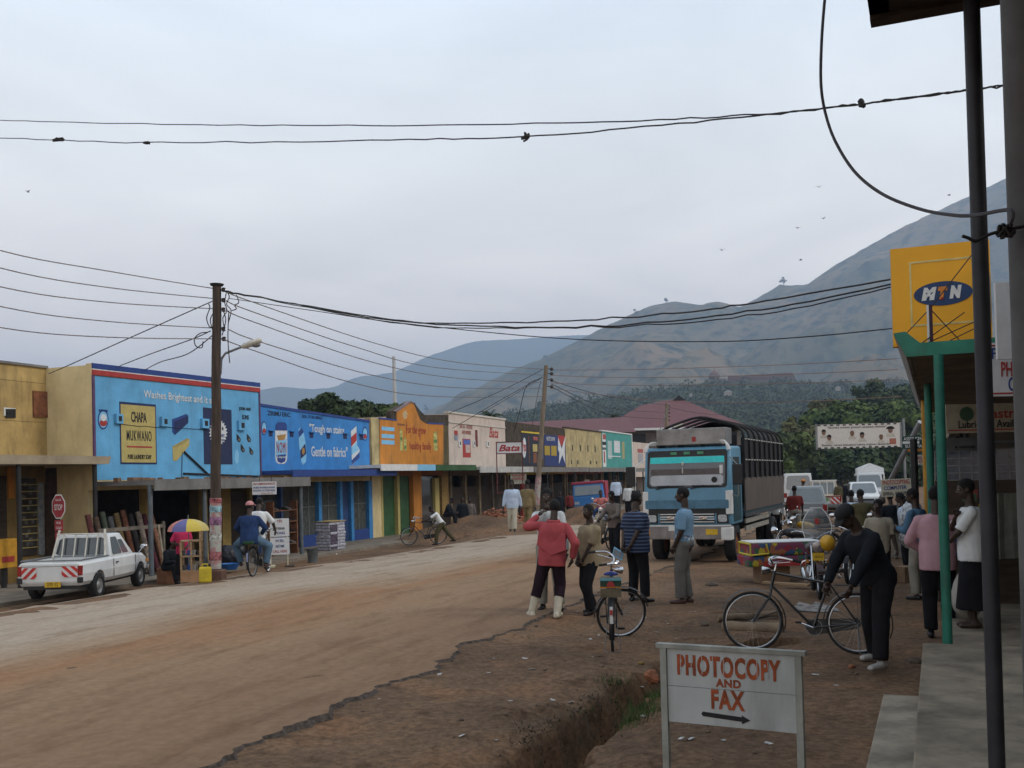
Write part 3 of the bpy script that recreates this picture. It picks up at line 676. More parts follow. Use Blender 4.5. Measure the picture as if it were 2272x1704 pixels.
for u_, v_ in ((175, 362), (380, 367), (575, 377), (740, 385), (905, 387), (1064, 395)):
    vb = C.rect('vent_block', MBLUE, z4(u_ - 26, v_ - 34), z4(u_ + 26, v_ - 22), -.10, .10); C.rect('vent_hole', NAVY, z4(u_ - 18, v_ - 22), z4(u_ + 18, v_ + 30), -.026, .01, parent=vb)
for u_, v_ in ((108, 310), (1100, 365)):
    em = ellp(C, 'round_emblem', NAVY2, (u_, v_), 26, 70, z4, -.026); ellp(C, 'emblem_ring', SKYP, (u_, v_), 20, 56, z4, -.03, parent=em); ellp(C, 'emblem_red', RED, (u_, v_ + 25), 16, 24, z4, -.034, parent=em)
pC = 1.3; czC = C.at(800, 1046, -pC)[1] + .06; x1 = C.at(878, 1043, -pC)[0]
canopy(C, -C.hw, x1, pC, czC, czC, NAVY2, lip=.24)
for (ua, ub, mt, nm, yy) in ((490, 1150, DARKIN, 'shop_back', .3), ):
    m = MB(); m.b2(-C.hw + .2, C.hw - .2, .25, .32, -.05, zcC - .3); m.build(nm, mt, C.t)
for ua, ub in ((500, 645), (675, 855), (985, 1138)):
    a = C.at(*z4(ua, 900))[0]; b_ = C.at(*z4(ub, 900))[0]; wn = MB().b2(a, b_, .15, .18, .45, zcC - .4).build('window', CURT, C.t)
    m = MB(); mm = (a + b_) / 2; m.b2(mm - .02, mm + .02, .12, .15, .45, zcC - .4); m.b2(a, b_, .12, .15, 1.55, 1.58); m.each('glazing_bar', M('grey_bar', (.16, .17, .16), .7), wn)
for ua, ub in ((645, 675), (855, 880), (962, 988), (1138, 1172)):
    a = C.at(*z4(ua, 900))[0]; b_ = C.at(*z4(ub, 900))[0]; MB().b2(a, b_, -.02, .2, -.05, zcC - .35).build('frame_post', BLUEPOST, C.t)
a = C.at(*z4(880, 900))[0]; b_ = C.at(*z4(962, 900))[0]; m = MB(); m.b2(a, b_, .1, .16, -.05, zcC - .4); m.build('shop_door', BLUEDOOR, C.t)
m = MB(); a = C.at(*z4(988, 900))[0]; b_ = C.at(*z4(1138, 900))[0]; m.b2(a, b_, .0, .2, -.05, .45); a = C.at(*z4(480, 900))[0]; b_ = C.at(*z4(855, 900))[0]; m.b2(a, b_, .0, .2, -.05, .45); m.each('low_panel', NAVY2, C.t)
# ---- D : orange building with broken gable
D = Shop('orange_shop', 'orange shop front with a crumbling stepped gable', 'shop', SB, 821, 995)
zc = D.at(930, 1030)[1]
zt = D.at(*z4(1320, 225))[1]
shell(D, zt, zt, zc - .35, M('mossy_cream', (.3, .24, .12), .9, .25, 2, .2, grime=.9))
D.poly('painted_front', ORANGE, [z4(*p) for p in ((1245, 690), (1245, 222), (1395, 236), (1410, 236), (1412, 140), (1545, 55), (1580, 75), (1610, 150), (1640, 225), (1690, 262), (1720, 268), (1870, 275), (1870, 670))], -.03, .03)
D.poly('gable_back', MOSS, [z4(*p) for p in ((1360, 235), (1360, 140), (1540, 48), (1600, 75), (1650, 140), (1690, 180), (1925, 178), (1925, 690), (1245, 690), (1245, 240))], .0, .25)
D.poly('gable_coping', M('grey_lilac', (.2, .16, .17), .9), [z4(*p) for p in ((1375, 142), (1545, 42), (1600, 72), (1540, 62), (1412, 150))], -.06, .2)
D.poly('blue_red_coping', NAVY2, [z4(*p) for p in ((1240, 205), (1395, 222), (1410, 222), (1410, 238), (1240, 222))], -.05, .06); D.poly('blue_red_coping', NAVY2, [z4(*p) for p in ((1715, 252), (1872, 262), (1872, 276), (1715, 268))], -.05, .06)
for v_ in (318, 390, 450): D.rect('blue_notice', SKYP, z4(1262, v_ - 25), z4(1388, v_ + 22), -.036, .006)
MAROON = M('maroon_lettering', (.3, .05, .03), .85, .3)
D.text('For the grow', *z4(1600, 330), 44, 24, MAROON, -.036, bold=0.013); D.text('healthy family', *z4(1645, 490), 48, 22, MAROON, -.036, bold=0.011)
m = MB()
for u_, v0, v1 in ((1510, 380, 235), (1545, 400, 380), (1640, 430, 380), (1742, 560, 500), (1648, 555, 500), (1568, 530, 500)):
    a = D.at(*z4(u_, v0)); b_ = D.at(*z4(u_, v1)); m.b2(a[0] - .015, a[0] + .015, -.036, -.03, min(a[1], b_[1]), max(a[1], b_[1]))
m.each('paint_drip', MAROON, D.t)
for u0, u1, v0, v1 in ((1440, 1470, 335, 530), (1480, 1508, 420, 530), (1770, 1812, 360, 530)):
    p_ = D.rect('painted_bottle', M('pale_lime_paint', (.45, .42, .14), .85, .4, 9), z4(u0, v0), z4(u1, v1), -.036, .006); D.rect('bottle_label', M('dull_green_paint', (.1, .2, .06), .85), z4(u0 + 4, v0 + 60), z4(u1 - 4, v0 + 95), -.042, .006, parent=p_); D.rect('bottle_cap', M('lime_cap', (.3, .32, .1), .85), z4(u0 + 8, v0 - 18), z4(u1 - 8, v0), -.036, .006, parent=p_)
D.poly('bare_patch', M('bare_plaster', (.48, .36, .2), .9), [z4(*p) for p in ((1465, 165), (1500, 130), (1515, 170), (1508, 210), (1480, 225))], -.036)
D.rect('small_sign', M('maroon_sign', (.2, .08, .03), .8), z4(1418, 262), z4(1490, 288), -.036, .006)
D.rect('side_column', STAIN, z4(1152, 205), z4(1240, 735), -.06, .06)
pD = 1.5; cz = D.at(*z4(1900, 672), -pD)[1]; xs = [D.at(*z4(u_, 690), -pD)[0] for u_ in (1255, 1610, 1790, 2190)]
for i, mt in enumerate((WHITE, SKYP, GREENDOOR)): canopy(D, xs[i], xs[i + 1], pD, cz, cz, mt, ('canopy', 'canopy', 'canopy')[i], lip=.26)
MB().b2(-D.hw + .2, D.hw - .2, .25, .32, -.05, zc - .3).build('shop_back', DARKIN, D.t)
def vb_(sh, zz, name, mat, ua, ub, z0_, z1_, y0=.0, y1=.2):
    a = sh.at(*zz(ua, 900))[0]; b_ = sh.at(*zz(ub, 900))[0]; return MB().b2(a, b_, y0, y1, z0_, z1_).build(name, mat, sh.t)
vb_(D, z4, 'front_pier', CREAM, 1172, 1262, -.05, zc - .3); vb_(D, z4, 'door', GREENDOOR, 1280, 1418, -.05, zc - .45, .15, .2); vb_(D, z4, 'door', GREENDOOR, 1445, 1560, -.05, zc - .45, .15, .2)
vb_(D, z4, 'door_post', PALEY, 1262, 1278, -.05, zc - .4, -.02); vb_(D, z4, 'door_post', PALEY, 1420, 1442, -.05, zc - .4, -.02); vb_(D, z4, 'front_pier', ORANGE, 1575, 1655, -.05, zc - .3, -.03); vb_(D, z4, 'front_pier', PALEY, 1790, 1830, -.05, zc - .7, -.02); vb_(D, z4, 'front_pier', M('shaded_ochre', (.3, .19, .06), .9, .2, grime=.4), 1860, 1925, -.05, zc - .3)
vb_(D, z4, 'fascia', M('rust_orange', (.33, .11, .03), .8), 1262, 1870, zc - .55, zc - .3, -.02)
vb_(D, z4, 'window', GLASS, 1660, 1790, .5, zc - .6, .12, .15)
# ---- E : pinkish white shoe shop
E = Shop('pinkish_shop', 'pinkish white shop front with small red posters and red lettering', 'shop', SB, 996, 1122)
zl = zr = (E.at(996, 919)[1] + E.at(1122, 929)[1]) / 2; zc = E.at(1050, 1030)[1]
shell(E, zl, zr, zc - .3, PINKW)
m = MB(); m.b2(-E.hw - .04, E.hw + .04, -.06, .26, zl - .02, zl + .08); m.b2(-E.hw, E.hw, -.05, 0, zl - .52, zl - .46); m.each('cornice', M('cream_white', (.5, .46, .4), .85, .1), E.t)
REDF = M('faded_red', (.33, .09, .08), .85, .3)
E.text('BATA - HOUSE', *z5(328, 378), 28, 9, REDF, -.01); E.text('ENTERPRISES', *z5(332, 437), 20, 8, REDF, -.01); E.text('Bata', *z5(598, 440), 20, 22, RED, -.01, shear=.3, bold=.012)
p_ = E.rect('poster', RED, z5(292, 500), z5(373, 686), -.012, .012); E.rect('poster_picture', M('blue_picture', (.08, .12, .35), .8), z5(300, 508), z5(366, 560), -.016, .006, parent=p_); E.rect('poster_picture', M('pale_picture', (.5, .4, .35), .8, .5, 8), z5(320, 560), z5(366, 640), -.016, .006, parent=p_)
p_ = E.rect('poster', RED, z5(210, 420), z5(244, 465), -.012, .012); p_ = E.rect('poster', M('grey_blue_poster', (.2, .23, .3), .8, .4, 9), z5(212, 465), z5(244, 520), -.012, .012)
p_ = E.rect('poster', M('dark_red_poster', (.15, .03, .03), .8, .4, 9), z5(416, 415), z5(442, 580), -.012, .012)
for u_, v_ in ((260, 550), (402, 550), (534, 555)):
    vb = E.rect('vent_block', WHITE, z5(u_ - 11, v_ - 30), z5(u_ + 11, v_ + 30), -.06, .06); E.rect('vent_hole', BLK, z5(u_ - 3, v_ - 22), z5(u_ + 7, v_ + 15), -.064, .02, parent=vb)
# ---- F : dark mural building
Fb = Shop('mural_shop', 'dark shop front with a yellow topped mural beside the leaning pole', 'shop', SB, 1124, 1254)
zt = Fb.at(1254, 951)[1]; zc = Fb.at(1200, 1032)[1]
shell(Fb, zt, zt, zc - .3, MOSS)
Fb.rect('dark_mural', M('charcoal_mural', (.02, .025, .04), .8, .4), z5(868, 440), z5(1075, 765), -.012, .012)
Fb.poly('yellow_edge', M('yellow_paint', (.55, .4, .03), .7), [z5(868, 425), z5(1090, 445), z5(1090, 462), z5(868, 440)], -.03, .03)
ellp(Fb, 'white_oval', LETW, (897, 590), 18, 100, z5, -.02); Fb.text('Pepsi', *z5(897, 590), 8, 30, RED, -.028)
for u0, u1, v0, v1, mt in ((938, 950, 470, 740, RUST), (980, 1025, 555, 630, PALEY), (985, 1030, 480, 520, REDF), (985, 1020, 640, 740, RUST), (1050, 1085, 480, 700, M('steel_blue_paint', (.06, .09, .18), .8))): Fb.rect('mural_figure', mt, z5(u0, v0), z5(u1, v1), -.02, .008)
Fb.rect('blue_mural', M('royal_blue_mural', (.025, .04, .14), .8, .3), z5(1092, 460), z5(1305, 772), -.014, .014)
Fb.text('NOTE DOWN', *z5(1155, 500), 18, 9, LETW, -.022); Fb.rect('yellow_block', M('mustard_paint', (.34, .24, .03), .8), z5(1095, 570), z5(1150, 665), -.022, .008); Fb.rect('yellow_block', M('mustard_paint', (.34, .24, .03), .8), z5(1160, 570), z5(1215, 670), -.022, .008)
Fb.poly('red_flare', RED, [z5(1225, 468), z5(1300, 475), z5(1290, 600), z5(1265, 560), z5(1240, 600)], -.022); Fb.poly('white_flare', LETW, [z5(*p) for p in ((1228, 490), (1262, 600), (1298, 480), (1292, 620), (1300, 750), (1268, 660), (1236, 750), (1240, 640), (1226, 610))], -.030)
# ---- G : pale stained building
Gb = Shop('stained_shop', 'pale yellow shop front streaked with rain stains and slit vents', 'shop', SB, 1255, 1335)
zt = (Gb.at(1255, 951)[1] + Gb.at(1335, 959)[1]) / 2; zc = Gb.at(1300, 1034)[1]
shell(Gb, zt, zt, zc - .3, STAIN); m = MB(); m.b2(-Gb.hw, Gb.hw, -.06, .25, zt, zt + .1); m.build('parapet_cap', MOSS, Gb.t)
for u_, v0, v1 in ((1372, 560, 620), (1450, 565, 625), (1522, 565, 630), (1594, 570, 635), (1362, 710, 750), (1424, 712, 752), (1550, 718, 752), (1608, 722, 752)): Gb.rect('slit_vent', BLK, z5(u_ - 5, v0), z5(u_ + 6, v1), -.01, .02)
# ---- H : teal building
Hb = Shop('teal_shop', 'teal painted shop front with white strips beyond the stained shop', 'shop', SB, 1336, 1402)
zt = (Hb.at(1336, 960)[1] + Hb.at(1402, 965)[1]) / 2 + .05; zc = Hb.at(1370, 1034)[1]
shell(Hb, zt, zt, zc - .3, TEAL); m = MB(); m.b2(-Hb.hw, Hb.hw, -.06, .25, zt, zt + .1); m.b2(Hb.hw - .12, Hb.hw + .03, -.06, .2, 0, zt); m.each('white_coping', WHITE, Hb.t)
Hb.rect('sign_strip', WHITE, z5(1663, 448), z5(1704, 778), -.014, .014); Hb.rect('strip_block', REDF, z5(1668, 455), z5(1698, 510), -.022, .008); Hb.rect('strip_block', BLK, z5(1665, 530), z5(1700, 565), -.022, .008); Hb.rect('strip_block', M('dark_grey_paint', (.1, .1, .11), .8), z5(1665, 585), z5(1700, 612), -.022, .008); Hb.rect('strip_block', REDF, z5(1676, 625), z5(1692, 740), -.022, .008)
Hb.rect('mural_figure', M('pale_teal', (.35, .45, .44), .8), z5(1715, 520), z5(1760, 700), -.014, .014); Hb.rect('mural_figure', LETW, z5(1778, 520), z5(1838, 640), -.014, .014); Hb.rect('mural_figure', M('dull_gold', (.3, .3, .15), .8), z5(1855, 530), z5(1885, 700), -.014, .014); Hb.rect('mural_figure', WHITE, z5(1720, 668), z5(1845, 682), -.02, .02)
# ---- I : white building further on
Ib = Shop('white_shop', 'grey white shop front beyond the teal one beside the lorry', 'shop', SB, 1403, 1440)
zt = Ib.at(1420, 982)[1]; shell(Ib, zt, zt, 2.3, PINKW); Ib.rect('poster', REDF, z5(2010, 600), z5(2065, 640), -.014, .014); Ib.rect('poster', M('grey_poster', (.3, .3, .32), .8), z5(2015, 645), z5(2065, 740), -.014, .014)
m = MB(); m.b2(-Ib.hw * .2, Ib.hw * .2, 1, 1.5, zt, zt + .35); m.build('water_tank', BLK, Ib.t)
# long far canopy shared by E..H (each building keeps its own length)
def farfront(sh, mat, nm, z, proj=1.7, lip=.3, posts=2, fas=None):
    canopy(sh, -sh.hw, sh.hw, proj, z, z, mat, nm, lip=lip)
    for i in range(posts):
        x = lerp(-sh.hw, sh.hw, (i + .5) / posts); MB().cone((x, -proj + .15, -.05), (x, -proj + .15, z - .13), .055, n=8).build('post', DPOST, sh.t)
    m = MB()
    for i in range(5):
        x = lerp(-sh.hw + .2, sh.hw - .2, i / 4); m.b2(x - .12, x + .12, .0, .22, -.05, z + .1)
    m.each('front_pier', M('dull_pier', (.2, .15, .09), .9, .4, 2), sh.t)
    m = MB()
    for i in range(4):
        x = lerp(-sh.hw + .2, sh.hw - .2, (i + .5) / 4); wd = sh.w / 4 - .5
        m.b2(x - wd / 2, x + wd / 2, .12, .18, -.05, 2.1)
    m.each('door', DARKWOOD, sh.t)
    if fas:
        MB().b2(-sh.hw, sh.hw, -.05, .02, z - .42, z - .16).build('fascia', fas, sh.t)
zE = E.at(1100, 1036, -1.7)[1]
farfront(E, M('whitewashed_canopy', (.42, .42, .4), .85, .2, 2, grime=.4), 'canopy', zE, fas=M('brown_fascia', (.14, .09, .05), .9))
E.rect('hanging_sign', M('dull_sign', (.2, .19, .15), .85, .3), z5(505, 845), z5(672, 948), -1.6, .03); E.text('BATA HOUSE', *z5(588, 868), 30, 5, REDF, -1.62); E.text('ENTERPRISES', *z5(588, 900), 28, 5, REDF, -1.62)
farfront(Fb, GREYC, 'canopy', Fb.at(1190, 1037, -1.7)[1], fas=M('yellow_paint', (.55, .4, .03), .7)); farfront(Gb, GREYC, 'canopy', Gb.at(1300, 1038, -1.7)[1], fas=REDF); farfront(Hb, GREYC, 'canopy', Hb.at(1370, 1039, -1.7)[1])
vb_(Fb, z5, 'red_pier', RED, 868, 892, -.05, 2.2, -.05)
# veranda slabs
for (ra_, rb_, nm) in ((A.rl - 3, A.rr + .9, 0), (B.rl + .6, B.rr, 0), (B.rr, D.rr + .4, 0), (D.rr + .4, Ib.rr, 0)):
    m = MB(); m.b2(ra_, rb_ - .01, 0, 3.6, -.35, 0)
    o = m.build('veranda', M('worn_veranda_concrete', (.2, .165, .125), .92, .25, 1.5, .3, grime=.5)); o.location = SR(-18.75, 0, VZ + .0); o.rotation_euler = (0, 0, ROTZ); o['kind'] = 'structure'
# ================================================================ poles, wires, lamps
POLEW = M('weathered_pole_wood', (.065, .047, .036), .95, .35, 5, .5, stretch=(3, 3, .3))
POLEG = M('grey_brown_pole', (.20, .16, .115), .95, .3, 5, .4, stretch=(3, 3, .3))
WIRE = M('wire', (.03, .027, .025), .7, .2)
WIREL = M('light_wire', (.16, .13, .12), .7, .2)
INS = M('insulator', (.05, .035, .03), .4, .2)
POSTER = M('torn_posters', (.33, .17, .17), .85, .3, 7, col2=(.33, .34, .30), mix=(.45, .55))
def catm(pts, n=6):
    pts = [Vector(p) for p in pts]
    P_ = [pts[0]] + list(pts) + [pts[-1]]; o = []
    for i in range(1, len(P_) - 2):
        a, b, c, d = P_[i - 1:i + 3]
        for k in range(n):
            t = k / n; o.append(.5 * ((2 * b) + (c - a) * t + (2 * a - 5 * b + 4 * c - d) * t * t + (3 * b - a - 3 * c + d) * t ** 3))
    return o + [pts[-1]]
def wire(pts, rad, label, group, mat=None, name='overhead_wire', wob=0.0, cat='wire', n=6):
    q = catm([Vector(p) for p in pts], n)
    if wob: q = [p + Vector((0, 0, wob * ns(i * .9, p.x * .3, len(pts)))) for i, p in enumerate(q)]
    m = MB(); o0 = q[0]; m.tube([p - o0 for p in q], rad, 5); o = m.build(name, mat or WIRE, None, smooth=True); o.location = o0
    return tag(o, label, cat, group)
def wpx(pts, d0, d1, k=1.0):     # pixels along a straight plan line from depth d0 to d1 (perspective-correct in x)
    a, b = PY(*pts[0], d0), PY(*pts[-1], d1); out = []
    for (x, y) in pts:
        R = ray(x, y); den = R.x * (b.y - a.y) - R.y * (b.x - a.x)
        t = (a.x * R.y - a.y * R.x) / den if abs(den) > 1e-6 else 0     # a + t(b-a) on the ray in plan
        yy = a.y + t * (b.y - a.y); out.append(PY(x, y, yy))
    return out
def pole(name, label, base, top, r0, r1, mat, parts):
    t = thing(name, label, 'utility pole', base, 0, 'utility poles'); d = top - base; m = MB()
    pts = [d * (i / 10) + Vector((.02 * ns(i * .6, base.x), .02 * ns(i * .6, base.y, 4), 0)) * (0 < i < 10) for i in range(11)]
    m.tube(pts, [lerp(r0, r1, i / 10) for i in range(11)], 12); m.build('pole', mat, t, smooth=True)
    return t
b1 = foot(477, 1287); b1.z -= .3; d1 = b1.y; t1 = PY(481, 634, d1)
p1 = pole('utility_pole', 'tall dark wooden pole with a street lamp and poster wrapped foot', b1, t1, .125, .095, POLEW, 0)
def lp(px, py, d=None): return PY(px, py, d or d1) - b1
m = MB(); m.cone(lp(481, 634) , lp(481, 630), .14, .16, 12); m.build('pole_cap', BLK, p1)
for (px, py) in ((492, 643), (492, 666), (492, 687), (492, 730), (493, 752)):
    m = MB(); a = lp(484, py); c = lp(px + 4, py); m.cone(a, c, .018, n=6); m.lathe([(.02, -.05), (.05, -.04), (.035, 0), (.05, .04), (.02, .05)], c, 8); m.build('insulator', INS, p1)
m = MB(); m.tube([lp(484, 833), lp(489, 830), lp(491, 800), lp(492, 795), lp(500, 784), lp(540, 768)], .028, 7); m.build('lamp_arm', STEEL, p1, smooth=True)
a, c = lp(536, 770), lp(580, 754); d_ = (c - a)
R_ = d_.to_track_quat('X', 'Z').to_matrix()
m = MB(); L_ = d_.length
m.loft([[a + R_ @ Vector((L_ * t, .09 * w_ * math.cos(q), .07 * w_ * math.sin(q))) for q in [i * math.pi / 5 for i in range(10)]] for t, w_ in ((0, .5), (.12, .9), (.5, 1.05), (.9, .95), (1, .6))])
lh = m.build('lamp_head', M('lamp_shell', (.5, .48, .42), .5, .15), p1, smooth=True)
m = MB(); m.ell(a + d_ * .72 + Vector((0, 0, -.07)), (.11, .07, .06), 10, 6); m.build('lamp_glass', M('dull_glass', (.15, .15, .14), .3), lh, smooth=True)
ax1 = (t1 - b1) / (t1 - b1).z; m = MB(); hh = lp(477, 1105).z, lp(477, 1262).z; m.cone(ax1 * hh[1], ax1 * hh[0], .131, .126, 14, False); m.build('poster_wrap', POSTER, p1, smooth=True)
for z_, h_, c_ in ((.12, .2, (.33, .12, .13)), (.4, .16, (.5, .5, .46)), (.62, .18, (.26, .13, .22)), (.8, .14, (.25, .4, .45)), (.93, .1, (.36, .1, .11))):
    zz = lerp(hh[1], hh[0], z_); m = MB(); m.cone(ax1 * zz, ax1 * (zz + h_), .1335, .133, 14, False); m.build('poster', M('poster_%d' % int(z_ * 100), c_, .85, .6, 11), p1, smooth=True)
m = MB(); m.box((0, 0, .36), (.42, .42, .34)); m.build('brick_footing', M('red_brown_block', (.14, .075, .05), .9, .3, 4), p1, bevel=.02)
random.seed(21)
loops = [[(492, 645), (503, 648), (500, 672), (505, 690), (496, 706), (499, 728)], [(505, 648), (510, 660), (504, 676), (514, 690), (508, 716)], [(526, 655), (531, 672), (522, 678), (526, 686), (516, 690)], [(464, 675), (467, 684), (460, 705), (464, 722), (470, 728)], [(474, 696), (468, 712), (474, 735)], [(509, 690), (507, 752), (511, 806)], [(462, 738), (446, 740), (433, 752), (436, 768), (449, 772), (452, 758)], [(497, 690), (502, 712), (494, 745)]]
for L0 in loops:
    m = MB(); m.tube(catm([lp(*p) + Vector((0, -.05, 0)) for p in L0], 5), .012, 5); m.build('loose_wire', WIRE, p1, smooth=True)
g1 = 'wires from the near pole to the left frame edge'
lab = ['highest of the wires running left from the near pole top', 'second highest wire running left from the near pole', 'middle wire running left from the near pole', 'fourth wire down running left from the near pole', 'lowest wire running left from the near pole']
for k, L0 in enumerate([[(0, 52), (800, 205), (1592, 336)], [(0, 182), (800, 327), (1592, 410)], [(0, 322), (800, 437), (1592, 486)], [(0, 468), (800, 580), (1592, 630)], [(0, 625), (800, 697), (1592, 710)]]):
    q = [PS(*z6(*p), toSR(b1)[0]) for p in L0]
    e0 = q[0] * 2 - q[1]; e0 = q[0] + (q[0] - q[1]) * 1.2 + Vector((0, 0, .35)); wire([e0] + q, .0105, lab[k], g1, WIREL)
g2 = 'service wires from the near pole to the shop roofs'
wire([PY(*z6(1590, 425), d1), PY(*z6(970, 700), d1 + 1.5), PY(*z6(540, 893), d1 + 3.0), PY(*z6(362, 970), 29.5)], .013, 'straight service wire dropping from the near pole to the ochre shop', g2)
wire([PY(*z6(1565, 652), d1), PY(*z6(1430, 712), d1 + 1), PY(*z6(1140, 815), d1 + 2.5), PY(*z6(950, 888), d1 + 4), PY(*z6(890, 912), 31)], .013, 'sagging service wire meeting the blue roof edge nearer the left corner', g2)
wire([PY(*z6(1585, 680), d1), PY(*z6(1400, 820), d1 + 2), PY(*z6(1200, 880), d1 + 4), PY(*z6(1085, 937), 32)], .013, 'sagging service wire meeting the blue roof edge under the lamp side', g2)
# ---- second pole
b2 = PY(1186, 1180, 48.5); b2.z = G(b2.x, b2.y) - .2; t2 = PY(1212, 811, 48.5)
p2 = pole('utility_pole', 'leaning grey brown wooden pole in front of the mural shop', b2, t2, .135, .1, POLEG, 0)
def lq(px, py): return PY(px, py, 48.5) - b2
for y_ in (818, 828, 842, 857):
    m = MB(); a = lq(1214, y_); c = lq(1224, y_ + 1); m.cone(a, c, .02, n=6); m.ell(c, .09, 8, 6); m.build('insulator', INS, p2)
ax_ = (t2 - b2); za_ = [lq(1190, y_) for y_ in (1058, 1120)]
m = MB(); dd = ax_.normalized()
m.cone(dd * (za_[1].z / dd.z), dd * (za_[0].z / dd.z), .142, .14, 12, False); m.build('poster_wrap', POSTER, p2, smooth=True)
g3 = 'wires between the near pole and the leaning pole'
lab = ['topmost wire between the near pole and the leaning pole', 'second wire down between the near pole and leaning pole', 'third wire down between the near pole and leaning pole', 'fourth wire down between the near pole and leaning pole', 'lowest wire between the near pole and the leaning pole']
for k, L0 in enumerate([[(-130, 15), (0, 66), (600, 268), (1000, 362), (1430, 396)], [(-130, 60), (0, 114), (500, 285), (900, 388), (1430, 426)], [(-130, 105), (0, 162), (600, 365), (1000, 440), (1430, 463)], [(-120, 200), (50, 266), (600, 428), (1000, 487), (1430, 490)], [(-140, 250), (0, 302), (500, 465), (900, 530), (1420, 530)]]):
    wire(wpx([z7(*p) for p in L0], d1, 48.5), .0125, lab[k], g3, WIREL)
g4 = 'cables crossing the street from the near pole to the yellow sign'
B1 = [(493, 644), (560, 657), (709, 685), (876, 712), (1057, 716), (1229, 714), (1419, 702), (1560, 688), (1700, 668), (1996, 617)]
B2 = [(493, 645), (560, 658), (760, 692), (920, 715), (1057, 722), (1192, 727), (1374, 722), (1560, 704), (1760, 676), (1996, 627)]
B3 = [(493, 646), (560, 659), (760, 697), (920, 722), (1057, 727), (1192, 728), (1374, 725), (1560, 712), (1760, 686), (1996, 633)]
wire(wpx(B1, d1, 12.4), .012, 'upper black cable of the bundle sagging across the hills to the yellow sign', g4, wob=.03)
wire(wpx(B2, d1, 12.4), .012, 'middle black cable of the bundle sagging across the hills to the yellow sign', g4, wob=.03)
wire(wpx(B3, d1, 12.4), .0095, 'lower black cable of the bundle sagging across the hills to the yellow sign', g4, wob=.035)
wire(wpx([(508, 662), (700, 690), (872, 714.6), (1229, 750), (1560, 758), (1780, 748), (1998, 727)], d1, 12.4), .008, 'single thin cable sagging below the black bundle to the yellow sign', g4)
g5 = 'thin wires from the leaning pole across the hills'
for k, L0 in enumerate([[(1224, 821), (1400, 820), (1700, 811), (1990, 796)], [(1224, 833), (1400, 838), (1700, 832), (1992, 820)], [(1224, 850), (1400, 855), (1700, 852), (1995, 842)], [(1224, 862), (1450, 888), (1700, 893), (2000, 880)]]):
    wire(wpx(L0, 48.5, 30), .011, ['topmost thin reddish wire from the leaning pole over the hill church', 'second thin reddish wire from the leaning pole over the hill church', 'third thin reddish wire from the leaning pole below the hill church', 'lowest thin reddish wire from the leaning pole passing the hipped roof'][k], g5, M('reddish_wire', (.2, .12, .09), .7, .1))
g6 = 'wires from the leaning pole to the shop roofs'
wire(wpx([(1206, 819), (1110, 868), (996, 917)], 48.5, 51), .014, 'wire from the leaning pole to the dark corner of the orange shop', g6)
wire(wpx([(1204, 836), (1110, 888), (1005, 950)], 48.5, 50), .014, 'wire from the leaning pole down to the pinkish shop roof corner', g6)
wire(wpx([(1203, 838), (1150, 870), (1068, 918)], 48.5, 56), .012, 'wire from the leaning pole to the middle of the pinkish shop roof', g6)
wire(wpx([(1199, 840), (1168, 857), (1153, 912), (1140, 960)], 48.5, 56), .018, 'steep stay wire with a black insulator left of the leaning pole', g6)
wire(wpx([(1200, 845), (1192, 880), (1180, 950)], 48.5, 58), .012, 'near vertical wire close beside the leaning pole', g6)
# ---- third pole with lamp
b3 = PY(1478, 1150, 76); b3.z = -.5; t3 = PY(1479, 895, 76)
p3 = pole('utility_pole', 'farther grey pole rising behind the blue lorry cab', b3, t3, .16, .13, POLEG, 0)
for y_ in (900, 908, 916, 924, 932):
    m = MB(); c = PY(1485, y_, 76) - b3; m.cone(PY(1479, y_, 76) - b3, c, .03, n=6); m.ell(c, .07, 8, 5); m.build('insulator', INS, p3)
a, c = PY(1495, 948, 76) - b3, PY(1514, 940, 76) - b3
m = MB(); m.tube([PY(1479, 962, 76) - b3, PY(1488, 955, 76) - b3, a], .05, 6); m.build('lamp_arm', STEEL, p3)
m = MB(); m.cone(a, c, .09, .14, 8); m.build('lamp_head', M('lamp_shell', (.5, .48, .42), .5, .15), p3)
for k, L0 in enumerate([[(1224, 845), (1350, 880), (1478, 899)], [(1224, 852), (1350, 905), (1478, 915)], [(1224, 858), (1350, 918), (1478, 930)]]):
    wire(wpx(L0, 48.5, 76), .016, ['upper wire from the leaning pole to the pole behind the lorry', 'middle wire from the leaning pole to the pole behind the lorry', 'lower wire from the leaning pole to the pole behind the lorry'][k], 'wires between the leaning pole and the pole behind the lorry')
wire(wpx([(1482, 903), (1560, 918), (1640, 919), (1800, 912)], 76, 120), .018, 'thin wire from the pole behind the lorry over the red roof', 'wires beyond the far pole')
bp_ = PY(877, 900, 82); bp_.z = -.5; tp = PY(873.5, 791, 82)
m = MB(); m.tube([Vector((0, 0, 0)), tp - bp_], [.2, .13], 10); o = m.build('concrete_pole', M('pale_grey_pole', (.42, .42, .42), .8, .1), None, smooth=True); o.location = bp_; tag(o, 'bare pale concrete pole rising behind the orange gable', 'pole')
